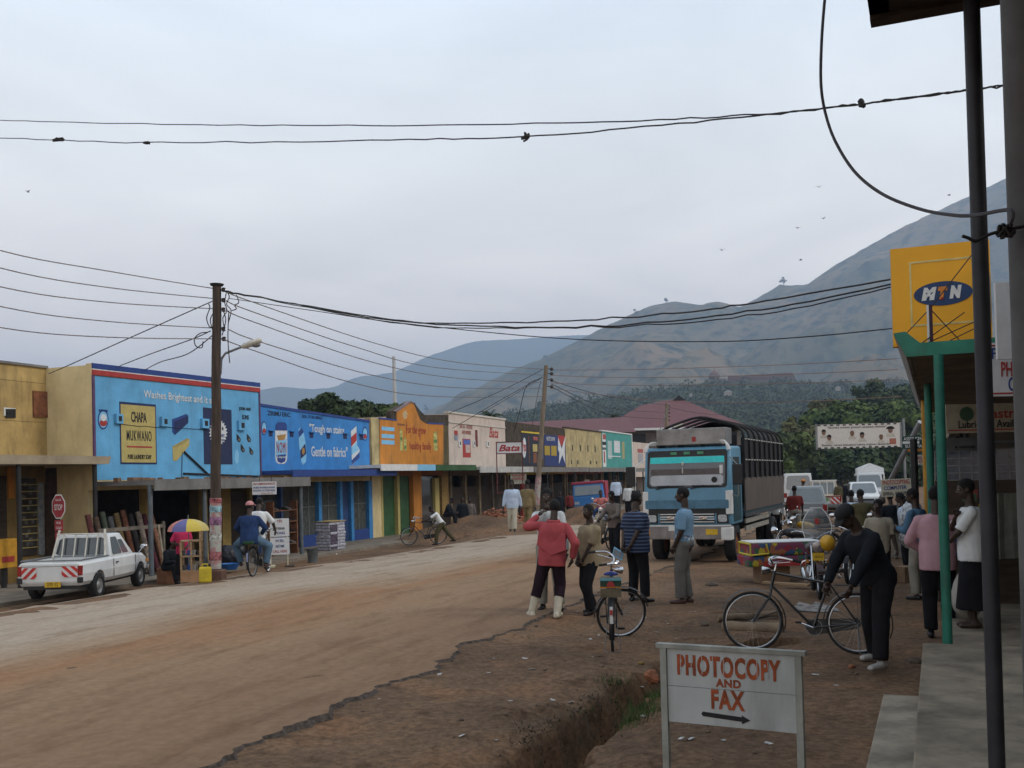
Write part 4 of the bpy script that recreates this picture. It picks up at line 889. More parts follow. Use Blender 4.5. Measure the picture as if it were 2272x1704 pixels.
# ---- near wires and the loose cable on the right
g7 = 'near twisted wires across the top of the sky'
O1 = [(-60, 265), (0, 267), (359, 276), (822, 278.5), (1335, 271), (1684, 254), (1910, 231), (2050, 212), (2150, 199), (2260, 186)]
O2 = [(-60, 303), (0, 306), (318, 316), (822, 311.5), (1161, 303), (1541, 271), (1828, 241), (1912, 230), (2050, 214), (2150, 200), (2260, 187)]
dA, dB = 15.5, 6.6
def ext(q): e = (q[0] - q[1]).normalized(); return [q[0] + e * L_ + Vector((0, 0, .0016 * L_ * L_)) for L_ in (28, 19, 12, 7, 3.5)] + q
wire(ext(wpx(O1[1:], dA, dB)), .0062, 'upper black wire running across the whole sky', g7, wob=.012, n=10)
w2 = wire(ext(wpx(O2[1:], dA, dB)), .0068, 'lower knotted black wire running across the whole sky', g7, wob=.018, n=10)
def onO(px, py): return wpx([(0, 306), (px, py), (2260, 187)], dA, dB)[1]
random.seed(4)
for (px, py, sc, nm) in ((1165, 303, 1.0, 0), (1912, 229, .8, 0), (128, 309, .9, 1), (326, 317, .6, 1)):
    c = onO(px, py); m = MB(); k = c.y * 10 / FPX * sc
    for i in range(5):
        pts = [Vector((random.uniform(-1.4, 1.4) if nm else random.uniform(-1, 1), random.uniform(-.3, .3), (random.uniform(-.4, .4) if nm else random.uniform(-1.1, 1)))) * k for _ in range(4)]
        m.tube(catm(pts, 4), .009, 5)
    o = m.build('wire_knot', WIRE, w2); o.location = c - w2.location
# ================================================================ red roofed market hall behind the row
RROOF = M('dull_red_iron_roof', (.125, .048, .05), .7, .12, 1.2, stretch=(1, 1, 1))
HW = M('grey_brown_wall', (.13, .105, .085), .9, .25, .8)
Yh = 127.0
def hp(px, py, d=Yh): return PY(px, py, d)
el, er = hp(1333, 951), hp(1660, 946); ez = (el.z + er.z) / 2
apL, apR = hp(1421, 900, Yh + 8), hp(1508, 884, Yh + 10); az = apR.z
hb = Vector(((el.x + er.x) / 2, Yh + 10, -.6)); h = thing('market_hall', 'hall with a dull red hipped iron roof behind the lorry', 'building', hb)
hx = (er.x - el.x) / 2; ez -= hb.z; az -= hb.z; rx0, rx1 = apL.x - hb.x + 1, apR.x - hb.x + .5
def L_(x, y, z): return Vector((x, y, z))
m = MB(); A_, B_, C_, D_ = L_(-hx, -10, ez), L_(hx, -10, ez), L_(hx, 12, ez), L_(-hx, 12, ez)
q1, q2 = L_(apL.x - hb.x, -2, apL.z - hb.z), L_(apR.x - hb.x, 0, az)
q3 = L_(lerp(-hx, hx, .55), 3, az)
m.add([A_, B_, C_, D_, q1, q2, q3], [(0, 1, 5, 4), (1, 2, 6, 5), (2, 3, 4, 6), (3, 0, 4), (4, 5, 6), (3, 2, 1, 0)]); rf = m.build('roof', RROOF, h)
m = MB(); m.b2(-hx - .05, hx + .05, -10.12, -10.0, ez - .25, ez + .02); m.build('eave_board', WHITE, rf)
m = MB(); m.prism([(-.9, 0), (.9, 0), (0, .7)], 1.6, (q2.x - .2, -.8, az - .35)); m.build('roof_vent', BLK, rf)
m = MB(); m.b2(-hx + .8, hx - .8, -9, 11, 0, ez - .15); m.build('wall', HW, h)
for i in range(6):
    x = lerp(-hx + 2, hx - 2, i / 5); MB().b2(x - .8, x + .8, -9.05, -8.9, ez - 2.2, ez - .6).build('window', BLK, h)
# long lower roof
l0, l1 = hp(1120, 938, 112), hp(1395, 930, 112)
lb = Vector(((l0.x + l1.x) / 2, 112, -.6)); t = thing('long_shed', 'long low shed with a dull red iron roof behind the pinkish shop', 'building', lb)
hx2 = (l1.x - l0.x) / 2; zt_ = l0.z + .6; zb_ = PY(1250, 962, 106).z + .6
m = MB(); m.add([L_(-hx2, 0, zt_), L_(hx2, 0, zt_ + .3), L_(hx2, -6, zb_), L_(-hx2, -6, zb_), L_(-hx2, 6, zb_), L_(hx2, 6, zb_)], [(0, 1, 2, 3), (1, 0, 4, 5)]); m.build('roof', RROOF, t)
m = MB(); m.b2(-hx2 + .5, hx2 - .5, -5, 5, 0, zb_ - .1); m.build('wall', HW, t)
# ---- church complex on the wooded hill
cb = PY(1585, 846, 885); ct = thing('hill_church', 'hazy church with a square domed tower on the wooded hill', 'church', cb, D2R(-12))
k = 885 / FPX
CW = M('church_wall', (.2, .155, .125), .9, .2); CR = M('church_roof', (.16, .085, .07), .8, .2)
m = MB(); m.b2(-12 * k, 12 * k, 0, 12, -4, 14 * k); m.build('tower', CW, ct)
m = MB(); m.lathe([(11 * k, 0), (10 * k, 5 * k), (5 * k, 9 * k), (1 * k, 12 * k), (.3 * k, 17 * k)], (0, 6, 14 * k), 12); m.build('dome', CR, ct)
m = MB(); m.b2(-22 * k, 26 * k, 12.5, 22, -4, 8 * k); m.build('nave_wall', CW, ct)
m = MB(); m.prism([(28 * k, 4 * k), (176 * k, 4 * k), (170 * k, 15 * k), (30 * k, 13 * k)], 14, (0, 14, 0)); m.build('long_roof', CR, ct)
m = MB(); m.b2(28 * k, 176 * k, 15, 27, -6, 4.2 * k); m.build('long_wall', CW, ct)
for i in range(3): MB().b2((-9 + 7 * i) * k, (-6 + 7 * i) * k, -.2, .1, 4 * k, 9 * k).build('window', BLK, ct)
for (px, py, wd, lbl) in ((1616, 873, 16, 'small pale house among the trees below the church'), (1533, 875, 6, 'tiny pale hut among the trees left of the pale house'), (1860, 862, 10, 'small pale hut high among trees near the yellow sign')):
    p = PY(px, py, 690); g_ = thing('hut', lbl, 'house', p); kk = 690 / FPX * wd
    m = MB(); m.b2(-kk / 2, kk / 2, 0, kk * .7, -1.5, kk * .2); m.build('wall', M('whitewash', (.33, .3, .27), .9), g_); m = MB(); m.prism([(-kk * .6, kk * .25), (kk * .6, kk * .25), (0, kk * .5)], kk * .8, (0, -.2, 0)); m.build('roof', M('tin_roof', (.4, .4, .4), .6), g_)
# ================================================================ trees
def leafcloud(clumps, n, size, seed=0, flat=.6, droop=0):
    random.seed(seed); m = MB()
    tot = sum(c[1] ** 2 for c in clumps); V = []; F_ = []
    for c, r, sq in clumps:
        for _ in range(int(n * r * r / tot)):
            d = Vector((random.gauss(0, 1), random.gauss(0, 1), random.gauss(0, 1))); d.normalize()
            p = Vector(c) + Vector((d.x * r, d.y * r, d.z * r * sq)) * (random.random() ** .38)
            nn = (d + Vector((random.uniform(-1, 1), random.uniform(-1, 1), random.uniform(-.3, 1.2)))).normalized()
            a = nn.orthogonal().normalized(); a = Matrix.Rotation(random.uniform(0, 6.3), 3, nn) @ a; b_ = nn.cross(a)
            s = size * random.uniform(.6, 1.3); i = len(V)
            V += [p - a * s, p + b_ * s * flat, p + a * s, p - b_ * s * flat]; F_.append((i, i + 1, i + 2, i + 3))
    m.add(V, F_); return m
def leafmat(name, col, col2, trans=.25):
    m = M(name, col, .7, .1, .45, col2=col2, mix=(.38, .62), spec=.15); nt = m.node_tree
    return m
LEAF_A = leafmat('leaf_mid', (.085, .115, .032), (.03, .045, .016)); LEAF_B = leafmat('leaf_bright', (.085, .12, .026), (.03, .055, .015)); LEAF_C = leafmat('leaf_dark', (.05, .075, .028), (.018, .03, .013)); LEAF_D = leafmat('leaf_olive', (.11, .11, .04), (.045, .05, .02))
BARK = M('bark', (.10, .075, .05), .95, .35, 3, .4, stretch=(2, 2, .5))
def tree(label, base, h, w, mat, n, size, seed, group, trunk=.3, sq=.75, cz=.62, k=9, name='leafy_tree', cat='tree'):
    random.seed(seed); t = thing(name, label, cat, base, 0, group); cl = []; br = MB(); R0 = h * .028
    tp = Vector((random.uniform(-.05, .05) * h, random.uniform(-.05, .05) * h, h * trunk * 1.3)); br.tube([Vector((0, 0, -.3)), tp * .5 + Vector((.02 * h, 0, 0)), tp], [R0 * 1.3, R0, R0 * .7], 8)
    for i in range(k):
        a = i * 2.4 + random.uniform(-.4, .4); rr = w * .5 * random.uniform(.25, .78); z = h * random.uniform(trunk + .12, .86); z += (1 - rr / (w * .5)) * h * .1
        r = w * random.uniform(.17, .27); z = min(z, h - r * sq)
        c = Vector((math.cos(a) * rr, math.sin(a) * rr, z)); cl.append((c, r, sq)); br.tube([tp * .8, tp * .5 + c * .5 + Vector((0, 0, .04 * h)), c], [R0 * .55, R0 * .35, R0 * .12], 5)
        for _ in range(2): cl.append((c + Vector((random.uniform(-1, 1), random.uniform(-1, 1), random.uniform(-.6, .9))) * r * .9, r * random.uniform(.4, .6), sq))
    br.build('trunk', BARK, t, smooth=True)
    leafcloud(cl, n, size, seed).build('crown', mat, t, fix=False); return t
def ptree(label, px, ybase, ytop, wpx_, d, mat, n, size, seed, group, **k):
    p = PY(px, ybase, d); kk = d / FPX; return tree(label, p, (ybase - ytop) * kk, wpx_ * kk, mat, n, size, seed, group, **k)
gt = 'trees beyond the shops and the far end of the street'
ptree('bushy dark green tree rising behind the mid blue shop roof, left half', 745, 985, 886, 135, 74, LEAF_C, 6500, .26, 31, gt, trunk=.35)
ptree('feathery green tree rising behind the mid blue shop roof, right half', 828, 985, 893, 110, 76, LEAF_A, 4500, .25, 32, gt, trunk=.35)
D0 = 150
ptree('tall dark tree topping the grove left of the yellow sign', 1972, 1090, 832, 190, D0 + 40, LEAF_C, 9000, .5, 41, gt, trunk=.3)
ptree('bright green dense tree right above the banner', 1880, 1090, 900, 230, D0, LEAF_B, 11000, .45, 42, gt, trunk=.28)
ptree('bright green tree behind the banner right end', 2010, 1090, 888, 180, D0 - 5, LEAF_B, 9000, .45, 43, gt, trunk=.28)
ptree('olive brown tree left of the banner', 1795, 1090, 915, 110, D0 - 10, LEAF_D, 5500, .38, 44, gt, trunk=.35)
ptree('dark spindly tree rising between the olive tree and bright tree', 1843, 1090, 880, 90, D0 + 30, LEAF_D, 4000, .4, 45, gt, trunk=.4)
ptree('dark full tree below and behind the banner', 1890, 1100, 975, 300, D0 - 25, LEAF_C, 13000, .42, 46, gt, trunk=.15)
ptree('mid green tree just right of the lorry back', 1760, 1100, 960, 130, D0 - 28, LEAF_A, 7000, .38, 47, gt, trunk=.18)
ptree('low dark tree behind the parked white vehicles', 1990, 1100, 960, 180, D0 - 20, LEAF_C, 8000, .4, 48, gt, trunk=.15)
ptree('small bright bush beside the lorry back', 1727, 1090, 1000, 70, 100, LEAF_B, 3500, .26, 49, gt, trunk=.1)
def palm(label, px, py, d, hpx, fpx, seed):
    random.seed(seed); p = PY(px, py + hpx, d); k = d / FPX; t = thing('palm_tree', label, 'palm tree', p, 0, 'palm trees behind the shops')
    top = Vector((.0, 0, hpx * k)); m = MB(); m.tube([Vector((0, 0, 0)), top * .5 + Vector((.15, 0, 0)), top], [.2, .16, .14], 8); m.build('trunk', BARK, t, smooth=True)
    m = MB(); Lf = fpx * k
    for i in range(22):
        a = i * 2.39996; el = random.uniform(-.1, 1.25); pts = []
        for j in range(8):
            u_ = j / 7; r = Lf * u_ * math.cos(el * (1 - .3 * u_)); z = Lf * (math.sin(el) * u_ - .55 * u_ * u_)
            pts.append(top + Vector((math.cos(a) * r, math.sin(a) * r, z)))
        side = Vector((-math.sin(a), math.cos(a), 0)); m.tube(pts, [.035] * 7 + [.01], 4)
        for j in range(1, 8):
            w_ = Lf * .22 * math.sin(math.pi * (.15 + .8 * j / 8))
            for f in (0, .5):
                b_ = pts[j - 1].lerp(pts[j], f); fw = (pts[j] - pts[j - 1]) * .35
                for sg in (-1, 1): m.add([b_, b_ + fw * .6, b_ + side * sg * w_ + fw * 1.6 + Vector((0, 0, -w_ * .45))], [(0, 1, 2)])
    m.build('fronds', LEAF_C, t, fix=False)
palm('palm tree rising behind the pinkish shop roof', 1091, 925, 92, 45, 36, 3)
palm('dark palm tree peeping over the long red shed roof', 1362, 926, 125, 50, 22, 4)
# distant woodland on the slope: one mass of clumps
random.seed(77); cl = []
tabs = []
for i in range(1500):
    px = random.uniform(850, 2300); q = random.random() ** 1.2; d = lerp(360, 880, q); R = ray(px, interp(ridge_green, px)); dr = 900
    top = CAMZ + R.z * dr / R.y; z = lerp(-1, top, max(0, (d - 330) / 570) ** 1.15)
    p = Vector((R.x / R.y * d, d, z)); r = random.uniform(3.2, 7.0); cl.append((p + Vector((0, 0, r * .45)), r, .75))
o = leafcloud(cl, 52000, 1.35, 5).build('woodland', leafmat('leaf_wood', (.055, .07, .022), (.02, .032, .013)), None, fix=False); tag(o, kind='stuff')
# lone trees along the ridge
random.seed(8)
for i, (px, py, h_, l_) in enumerate([(1411, 697, 11, 'small round tree on the left shoulder of the hill'), (1478, 670, 9, 'flat topped tree near the first hill summit'), (1738, 630, 15, 'tall tree standing on the middle hill summit'), (1930, 843, 0, ''), (945, 908, 9, 'lone dark tree low on the left end of the hill'), (1210, 795, 9, 'small tree silhouetted halfway up the left ridge')]):
    if not l_: continue
    d = 2490; p = PY(px, py + 8, d); k = d / FPX; tree(l_, p, (h_ + 9) * k, h_ * 1.1 * k, LEAF_C, 260, 1.6, 60 + i, 'lone trees on the hill ridge', trunk=.3, k=5)
# ================================================================ people
SKIN = M('dark_skin', (.042, .024, .016), .55, .15, 8, spec=.4); SKIN2 = M('brown_skin', (.065, .036, .023), .55, .15, 8, spec=.4)
HAIR = M('black_hair', (.008, .007, .007), .9, .3, 60, .5); SHOE = M('black_shoe', (.014, .012, .012), .45, .2); EYEW = M('eye_white', (.4, .37, .33), .4, .05)
def cloth(name, col, var=.22, scale=5, bump=.25, **k): return M(name, col, .9, var, scale, bump, bscale=9, spec=.12, **k)
def remesh(m, vox, smooth_it=3, fac=.5, fold=0.0, fs=9.0, seed=0):
    me = m.mesh('tmp'); o = bpy.data.objects.new('tmp', me); COL.objects.link(o)
    md = o.modifiers.new('r', 'REMESH'); md.mode = 'VOXEL'; md.voxel_size = vox
    if smooth_it:
        sd = o.modifiers.new('s', 'SMOOTH'); sd.iterations = smooth_it; sd.factor = fac
    r = evald(o); bpy.data.objects.remove(o); bpy.data.meshes.remove(me)
    if fold:
        r.update(); nrm = [v.normal.copy() for v in r.vertices]
        for v, n_ in zip(r.vertices, nrm):
            p = v.co; f = mnoise.noise(Vector((p.x * fs, p.y * fs, p.z * fs * .55 + seed))) + .5 * mnoise.noise(Vector((p.x * fs * 2.2 + p.z * 7, p.y * fs * 2.2, p.z * fs * .9 + seed + 5)))
            v.co = p + n_ * (f * fold)
    for p in r.polygons: p.use_smooth = True
    return r
def addmesh(dst, name, mats, parent):
    if not isinstance(mats, (list, tuple)): mats = [mats]
    dst.materials.clear()
    for m in mats: dst.materials.append(m)
    o = bpy.data.objects.new(name, dst); COL.objects.link(o); o.parent = parent; return o
def ik(a, c, l1, l2, hint):
    d = c - a; L_ = d.length; mx_ = (l1 + l2) * .998
    if L_ > mx_: c = a + d * (mx_ / L_); d = c - a; L_ = mx_
    d = d.normalized(); x = (l1 * l1 - l2 * l2 + L_ * L_) / (2 * L_); h_ = math.sqrt(max(0, l1 * l1 - x * x))
    hv = Vector(hint); hv = hv - d * hv.dot(d); hv = hv.normalized() if hv.length > 1e-5 else d.orthogonal().normalized()
    return a + d * x + hv * h_, c
def hand(mb, w, d, pn, side, k, curl=.5):
    """palm + four bent fingers + thumb; d = wrist->knuckle direction, pn = palm normal"""
    d = d.normalized(); pn = (pn - d * pn.dot(d)).normalized(); s = d.cross(pn).normalized() * side
    for i in range(4):
        o_ = s * ((i - 1.5) * .019 * k); mb.cone(w + o_ * .6, w + d * .085 * k + o_, .014 * k, .0115 * k, 6)
    mb.ell(w + d * .045 * k, (.03 * k, .03 * k, .03 * k), 8, 6)
    for i, ln in enumerate((.068, .078, .072, .056)):
        b = w + d * .088 * k + s * ((i - 1.5) * .0205 * k); a1 = curl * (.75 + .1 * i); p1_ = b + (d * math.cos(a1) + pn * math.sin(a1)) * ln * .5 * k
        a2 = curl * (1.7 + .1 * i); p2_ = p1_ + (d * math.cos(a2) + pn * math.sin(a2)) * ln * .5 * k
        mb.tube([b - d * .02 * k, b, p1_, p2_], [.0095 * k, .0098 * k, .0085 * k, .0065 * k], 6)
    t0 = w + d * .02 * k - s * .024 * k; t1_ = t0 + (d * .75 - s * .55 + pn * .25).normalized() * .042 * k; t2_ = t1_ + (d * .95 - s * .1 + pn * .4).normalized() * .032 * k
    mb.tube([t0, t1_, t2_], [.0125 * k, .011 * k, .008 * k], 6)
def person(label, loc, rz, h=1.72, group=None, lean=0, side=0, twist=0, hip=None, feet=None, hands=None, elbow=None, knee=None, head=(0, 0, 0), shirt=('short', None), trousers=('long', None), shoes=SHOE, hair='short', hairmat=HAIR, skin=SKIN, girth=1.06, vox=.013, det=True, curl=.5, palm=None, hat=None, extra=None, waist=0.0, hem=0.0):
    k = h / 1.75; t = thing('person', label, 'person', loc, rz, group)
    V3 = lambda p: Vector(p) * k
    hipz = hip if hip is not None else .93
    H_ = Vector((0, 0, hipz)) if not isinstance(hip, (tuple, list)) else Vector(hip)
    Rl = Matrix.Rotation(D2R(-lean), 3, 'X') @ Matrix.Rotation(D2R(side), 3, 'Y') @ Matrix.Rotation(D2R(twist), 3, 'Z')
    W = lambda p: (H_ + Rl @ Vector(p)) * k                      # torso-space -> local
    feet = feet or (((-.10, .03, 0), 6), ((.10, -.03, 0), -6))   # (position, toe yaw) left, right
    hands = hands or ((-.27, .05, .80), (.27, .05, .80))
    sh = [W((-.175 * girth ** .5, 0, .455)), W((.175 * girth ** .5, 0, .455))]
    nb = W((0, -.005, .53)); hd = W((0, .03, .70)) + Rl @ (V3((0, 0, 0)))
    body = MB(); sh_ = MB(); tr = MB(); g = girth
    Rt = Rl; ry = Matrix.Rotation(0, 3, 'Z')
    # torso blobs (elliptic)
    def blob(mb, p, r, e=0): mb.ell(W(p), ((r[0] + e) * k, (r[1] + e) * k, (r[2] + e) * k), 14, 10, Rt)
    prof = [(-.13, .10, .08), (-.09, .15, .115), (-.03, .160, .122), (.05, .155, .115), (.13, .147, .106), (.22, .150, .108), (.31, .162, .113), (.38, .168, .112), (.43, .160, .102), (.47, .13, .088), (.50, .095, .075), (.53, .062, .062)]
    def torso(mb, e, z0, z1):
        R = [(max(z0, min(z1, z)), w_, d_) for z, w_, d_ in prof if z0 - .05 < z < z1 + .03]
        if hem and e > .02: R = [(z, max(w_, .158), max(d_, .118)) if z < .2 else (z, w_, d_) for z, w_, d_ in R]
        mb.loft([[W(((w_ * g ** .8 + e) * math.cos(q), (d_ * g + e) * math.sin(q) + .012 * math.sin(max(0, z) * 6), z)) for q in [j * math.pi / 10 for j in range(20)]] for z, w_, d_ in R])
    torso(body, -.012, -.13, .53)
    if shirt[1]: torso(sh_, .014 + .014 * bool(hem), -.16 if hem else -.04, .515)
    for mb_, e in ((body, 0), (sh_, .012)):
        if mb_ is body or shirt[1]:
            for q_ in sh: mb_.cone(W((0, -.01, .48)), q_, .05 * k + e, .048 * k + e, 10)
    body.cone(W((0, -.01, .44)), hd + Rl @ V3((0, -.015, -.03)), .062 * k, .055 * k, 10)
    # head
    hy, hp_, hr = head; Rh = Rl @ Matrix.Rotation(D2R(hy), 3, 'Z') @ Matrix.Rotation(D2R(-hp_), 3, 'X') @ Matrix.Rotation(D2R(hr), 3, 'Y')
    if lean > 25: Rh = Matrix.Rotation(D2R(lean * .25), 3, 'X') @ Rh
    hc = hd + Rh @ V3((0, .02, .035)); hh = lambda p: hc + Rh @ V3(p)
    body.ell(hh((0, -.012, .02)), V3((.076, .096, .098)), 16, 12, Rh); body.ell(hh((0, .022, -.045)), V3((.058, .068, .075)), 14, 10, Rh)
    body.ell(hh((0, .062, -.088)), V3((.03, .026, .022)), 8, 6, Rh)                     # chin
    body.cone(hh((0, .086, .005)), hh((0, .106, -.036)), .011 * k, .020 * k, 6); body.ell(hh((0, .1, -.037)), V3((.023, .016, .013)), 8, 6, Rh)   # nose
    body.ell(hh((0, .078, -.066)), V3((.03, .016, .013)), 8, 6, Rh)                      # lips
    body.ell(hh((0, .068, .022)), V3((.055, .022, .013)), 10, 6, Rh)                     # brow
    for sg in (-1, 1): body.ell(hh((sg * .078, -.012, -.012)), V3((.011, .022, .034)), 8, 6, Rh)
    hms = []
    # legs
    fj = []
    for i, sg in enumerate((-1, 1)):
        fp, yaw = feet[i]; fp = Vector(fp); A = (H_ + Rl @ Vector((sg * .088, 0, -.02))) * k if not hip or True else 0
        an = (fp + Vector((0, -.0, .085))) * k; kh = Vector(knee[i]) if knee else Vector((sg * .12, 1, .15))
        kn, an = ik(A, an, .42 * k, .41 * k, kh); fj.append((A, kn, an, yaw))
        body.cone(A, kn, .075 * k, .052 * k, 10); body.ell(kn, .052 * k, 10, 8); body.cone(kn, an, .052 * k, .035 * k, 10); body.ell(lerp(kn, an, .28), .054 * k, 10, 8)
        fd = Matrix.Rotation(D2R(yaw), 3, 'Z') @ Vector((0, 1, 0)); fd.z = 0
        sl = getattr(fp, 'z', 0)
        f0 = an + Vector((0, 0, -.045 * k)) - fd * .05 * k; f1 = f0 + fd * .19 * k + Vector((0, 0, -.012 * k))
        hm = MB(); fm = body if shoes in (None, 'sandal') else hm
        hms.append(hm)
        fm.cone(f0, f1, .040 * k, .033 * k, 10); fm.ell(f0, .040 * k, 10, 6); fm.ell(f1, (.040 * k, .040 * k, .030 * k), 10, 6); fm.cone(an, f0 + fd * .03 * k, .040 * k, .042 * k, 10)
        if trousers[0] in ('long', 'rolled') and trousers[1]:
            lo = an.lerp(kn, .02 if trousers[0] == 'long' else .55)
            tr.cone(A + Rl @ V3((0, 0, .03)), kn, .108 * k * g ** .4, .086 * k, 12); tr.ell(kn, .086 * k, 10, 8); tr.ell(A, .112 * k * g ** .4, 12, 8); tr.cone(kn, lo, .086 * k, .078 * k, 12)
            if trousers[0] == 'rolled': tr.cone(lo, lo.lerp(kn, .1), .083 * k, .085 * k, 12)
        if trousers[0] == 'skirt' and i == 1:
            c0 = W((0, 0, .08)); cz = (Vector(feet[0][0]) + Vector(feet[1][0])) * .5 * k + Vector((0, 0, .22 * k)); tr.loft([[c0.lerp(cz, u_) + Vector(((.165 + .05 * u_) * g * k * math.cos(q), (.13 + .06 * u_) * k * math.sin(q), 0)) for q in [j * math.pi / 8 for j in range(16)]] for u_ in (0, .15, .5, .85, 1)])
    if trousers[1] and trousers[0] != 'skirt':
        for p, r in (((0, -.005, .01), (.16 * g, .125 * g, .125)), ((0, 0, .085), (.15 * g, .108 * g, .07))): blob(tr, p, r, .006)
    # arms
    hn = MB(); aj = []
    for i, sg in enumerate((-1, 1)):
        hx_ = Vector(hands[i]) * k; eh = Vector(elbow[i]) if elbow else Vector((sg * .6, -1, -.1)); el, wr = ik(sh[i], hx_, .29 * k, .26 * k, eh); aj.append((sh[i], el, wr))
        body.ell(sh[i], .058 * k, 10, 8); body.cone(sh[i], el, .052 * k, .041 * k, 10); body.ell(el, .041 * k, 10, 6); body.cone(el, wr, .041 * k, .028 * k, 10); body.ell(lerp(el, wr, .2), .043 * k, 8, 6)
        d = (wr - el).normalized(); pn = Vector(palm[i]) if palm else Vector((-sg, .2, 0))
        hand(hn, wr, d, pn, sg, k, curl)
        if shirt[1]:
            e = .012 * k; sh_.ell(sh[i], .056 * k + e * .6, 12, 8); q = {'short': .88, 'long': 1.0, 'none': 0}[shirt[0]]
            if q: sh_.cone(sh[i], sh[i].lerp(el, q), .056 * k + e, .052 * k + e * 1.5, 12)
            if shirt[0] == 'long': sh_.ell(el, .054 * k + e, 10, 8); sh_.cone(el, wr.lerp(el, .06), .054 * k + e, .040 * k + e * .5, 12)
    seed = (hash(label) % 97) if False else (len(label) * 7 + int(h * 100)) % 97
    me = remesh(body, vox, 3); me.materials.clear()
    bo = addmesh(me, 'body', skin, t)
    if det:
        # hands with separate fingers and eyes join the body mesh
        bm = bmesh.new(); bm.from_mesh(me); hme = hn.mesh(); 
        for p in hme.polygons: p.use_smooth = True
        bm.from_mesh(hme)
        ey = MB(); 
        for sg in (-1, 1): ey.ell(hh((sg * .031, .078, .002)), V3((.0135, .009, .0085)), 8, 6, Rh)
        n0 = len(bm.faces); em_ = ey.mesh(); bm.from_mesh(em_)
        pu = MB()
        for sg in (-1, 1): pu.ell(hh((sg * .031, .0835, .002)), V3((.0065, .006, .0065)), 8, 6, Rh)
        n1 = len(bm.faces); bm.from_mesh(pu.mesh()); bm.faces.ensure_lookup_table()
        for j in range(n0, n1): bm.faces[j].material_index = 1
        for j in range(n1, len(bm.faces)): bm.faces[j].material_index = 2
        for f in bm.faces: f.smooth = True
        bm.to_mesh(me); bm.free(); me.materials.append(EYEW); me.materials.append(HAIR)
    else:
        bm = bmesh.new(); bm.from_mesh(me); bm.from_mesh(hn.mesh())
        for f in bm.faces: f.smooth = True
        bm.to_mesh(me); bm.free()
    fo = .007 * k if det else .008
    if shirt[1]: addmesh(remesh(sh_, vox * 1.05, 3, fold=fo, seed=seed), shirt[2] if len(shirt) > 2 else 'shirt', shirt[1], t)
    if trousers[1]: addmesh(remesh(tr, vox * 1.05, 3, fold=fo, fs=8, seed=seed + 3), 'trousers' if trousers[0] != 'skirt' else 'skirt', trousers[1], t)
    if shoes not in (None, 'sandal'):
        [addmesh(remesh(hm, vox * .9, 2), 'shoe', shoes, t) for hm in hms]
    if hair:
        q = MB(); q.ell(hh((0, -.018, .03)), V3((.083, .100, .098)), 16, 10, Rh); hr_ = q.mesh(); bm = bmesh.new(); bm.from_mesh(hr_)
        nf = Rh @ Vector((0, .78, -.62)); bmesh.ops.bisect_plane(bm, geom=bm.verts[:] + bm.edges[:] + bm.faces[:], plane_co=hh((0, .052, .03)), plane_no=nf, clear_outer=True)
        bmesh.ops.bisect_plane(bm, geom=bm.verts[:] + bm.edges[:] + bm.faces[:], plane_co=hh((0, 0, -.045)), plane_no=Rh @ Vector((0, .25, -1)), clear_outer=True); bm.to_mesh(hr_); bm.free()
        for p in hr_.polygons: p.use_smooth = True
        addmesh(hr_, 'hair', hairmat, t)
    if hat:
        q = MB(); q.ell(hh((0, -.012, .045)), V3((.09, .108, .085)), 16, 10, Rh); hr_ = q.mesh(); bm = bmesh.new(); bm.from_mesh(hr_)
        bmesh.ops.bisect_plane(bm, geom=bm.verts[:] + bm.edges[:] + bm.faces[:], plane_co=hh((0, 0, .032)), plane_no=Rh @ Vector((0, 0, -1)), clear_outer=True); bm.to_mesh(hr_); bm.free()
        for p in hr_.polygons: p.use_smooth = True
        ho = addmesh(hr_, 'cap', hat, t); q = MB(); q.loft([[hh((.07 * math.cos(a) * (1 - .0 * u_), .075 + (.085 * math.sin(a)) * u_ * 1.0, .04 - .02 * u_ + dz)) for a in [j * math.pi / 8 for j in range(9)]] for u_, dz in ((0, .004), (1, .0), (1, -.006), (0, -.004))], cap=False, closed=False); q.build('cap_peak', hat, ho)
    if extra: extra(t, k, W, hh, Rl, fj, aj, sh, Rh)
    return t
def facing(px, py_, d=0): return 0
# ---- the group by the road, clothes and poses from the photograph
WH = cloth('off_white_shirt', (.50, .52, .52)); 
RJ = cloth('washed_red_jacket', (.34, .065, .072), .15, 3, .3); PUR = cloth('dark_purple_trousers', (.022, .012, .018)); CRM = M('cream_rubber_boot', (.46, .42, .33), .6, .15, 6)
TAN = cloth('tan_shirt', (.26, .205, .13), .12); BLT = cloth('black_trousers', (.012, .012, .014)); GRT = cloth('grey_trousers', (.13, .125, .115), .15); LGT = cloth('light_grey_trousers', (.25, .235, .2), .15)
POLO = wave_mat('striped_polo', (.012, .016, .035), (.06, .09, .16), 5.2, 'Z', .9, .5, (.68, .78), None)
BLS = cloth('sky_blue_shirt', (.14, .24, .34), .12); PNK = cloth('pale_pink_shirt', (.42, .25, .28), .1); DRK = cloth('dark_jacket', (.012, .014, .018)); OLV = cloth('olive_shirt', (.08, .07, .035)); MAR = cloth('maroon_shirt', (.15, .025, .022)); KHK = cloth('khaki_shirt', (.2, .15, .075)); SAL = cloth('salmon_shirt', (.48, .16, .14)); GRS = cloth('grey_brown_shirt', (.15, .125, .11)); LBS = cloth('pale_blue_shirt', (.42, .5, .62), .1); BRT = M('brown_shoe', (.06, .03, .022), .5, .2); JEAN = cloth('blue_jeans', (.09, .15, .22)); DBJ = cloth('dark_blue_jacket', (.022, .045, .12)); WHT = cloth('white_shirt', (.62, .63, .62), .08); HOTP = cloth('hot_pink_top', (.45, .03, .09))
gr = 'people standing by the road edge'
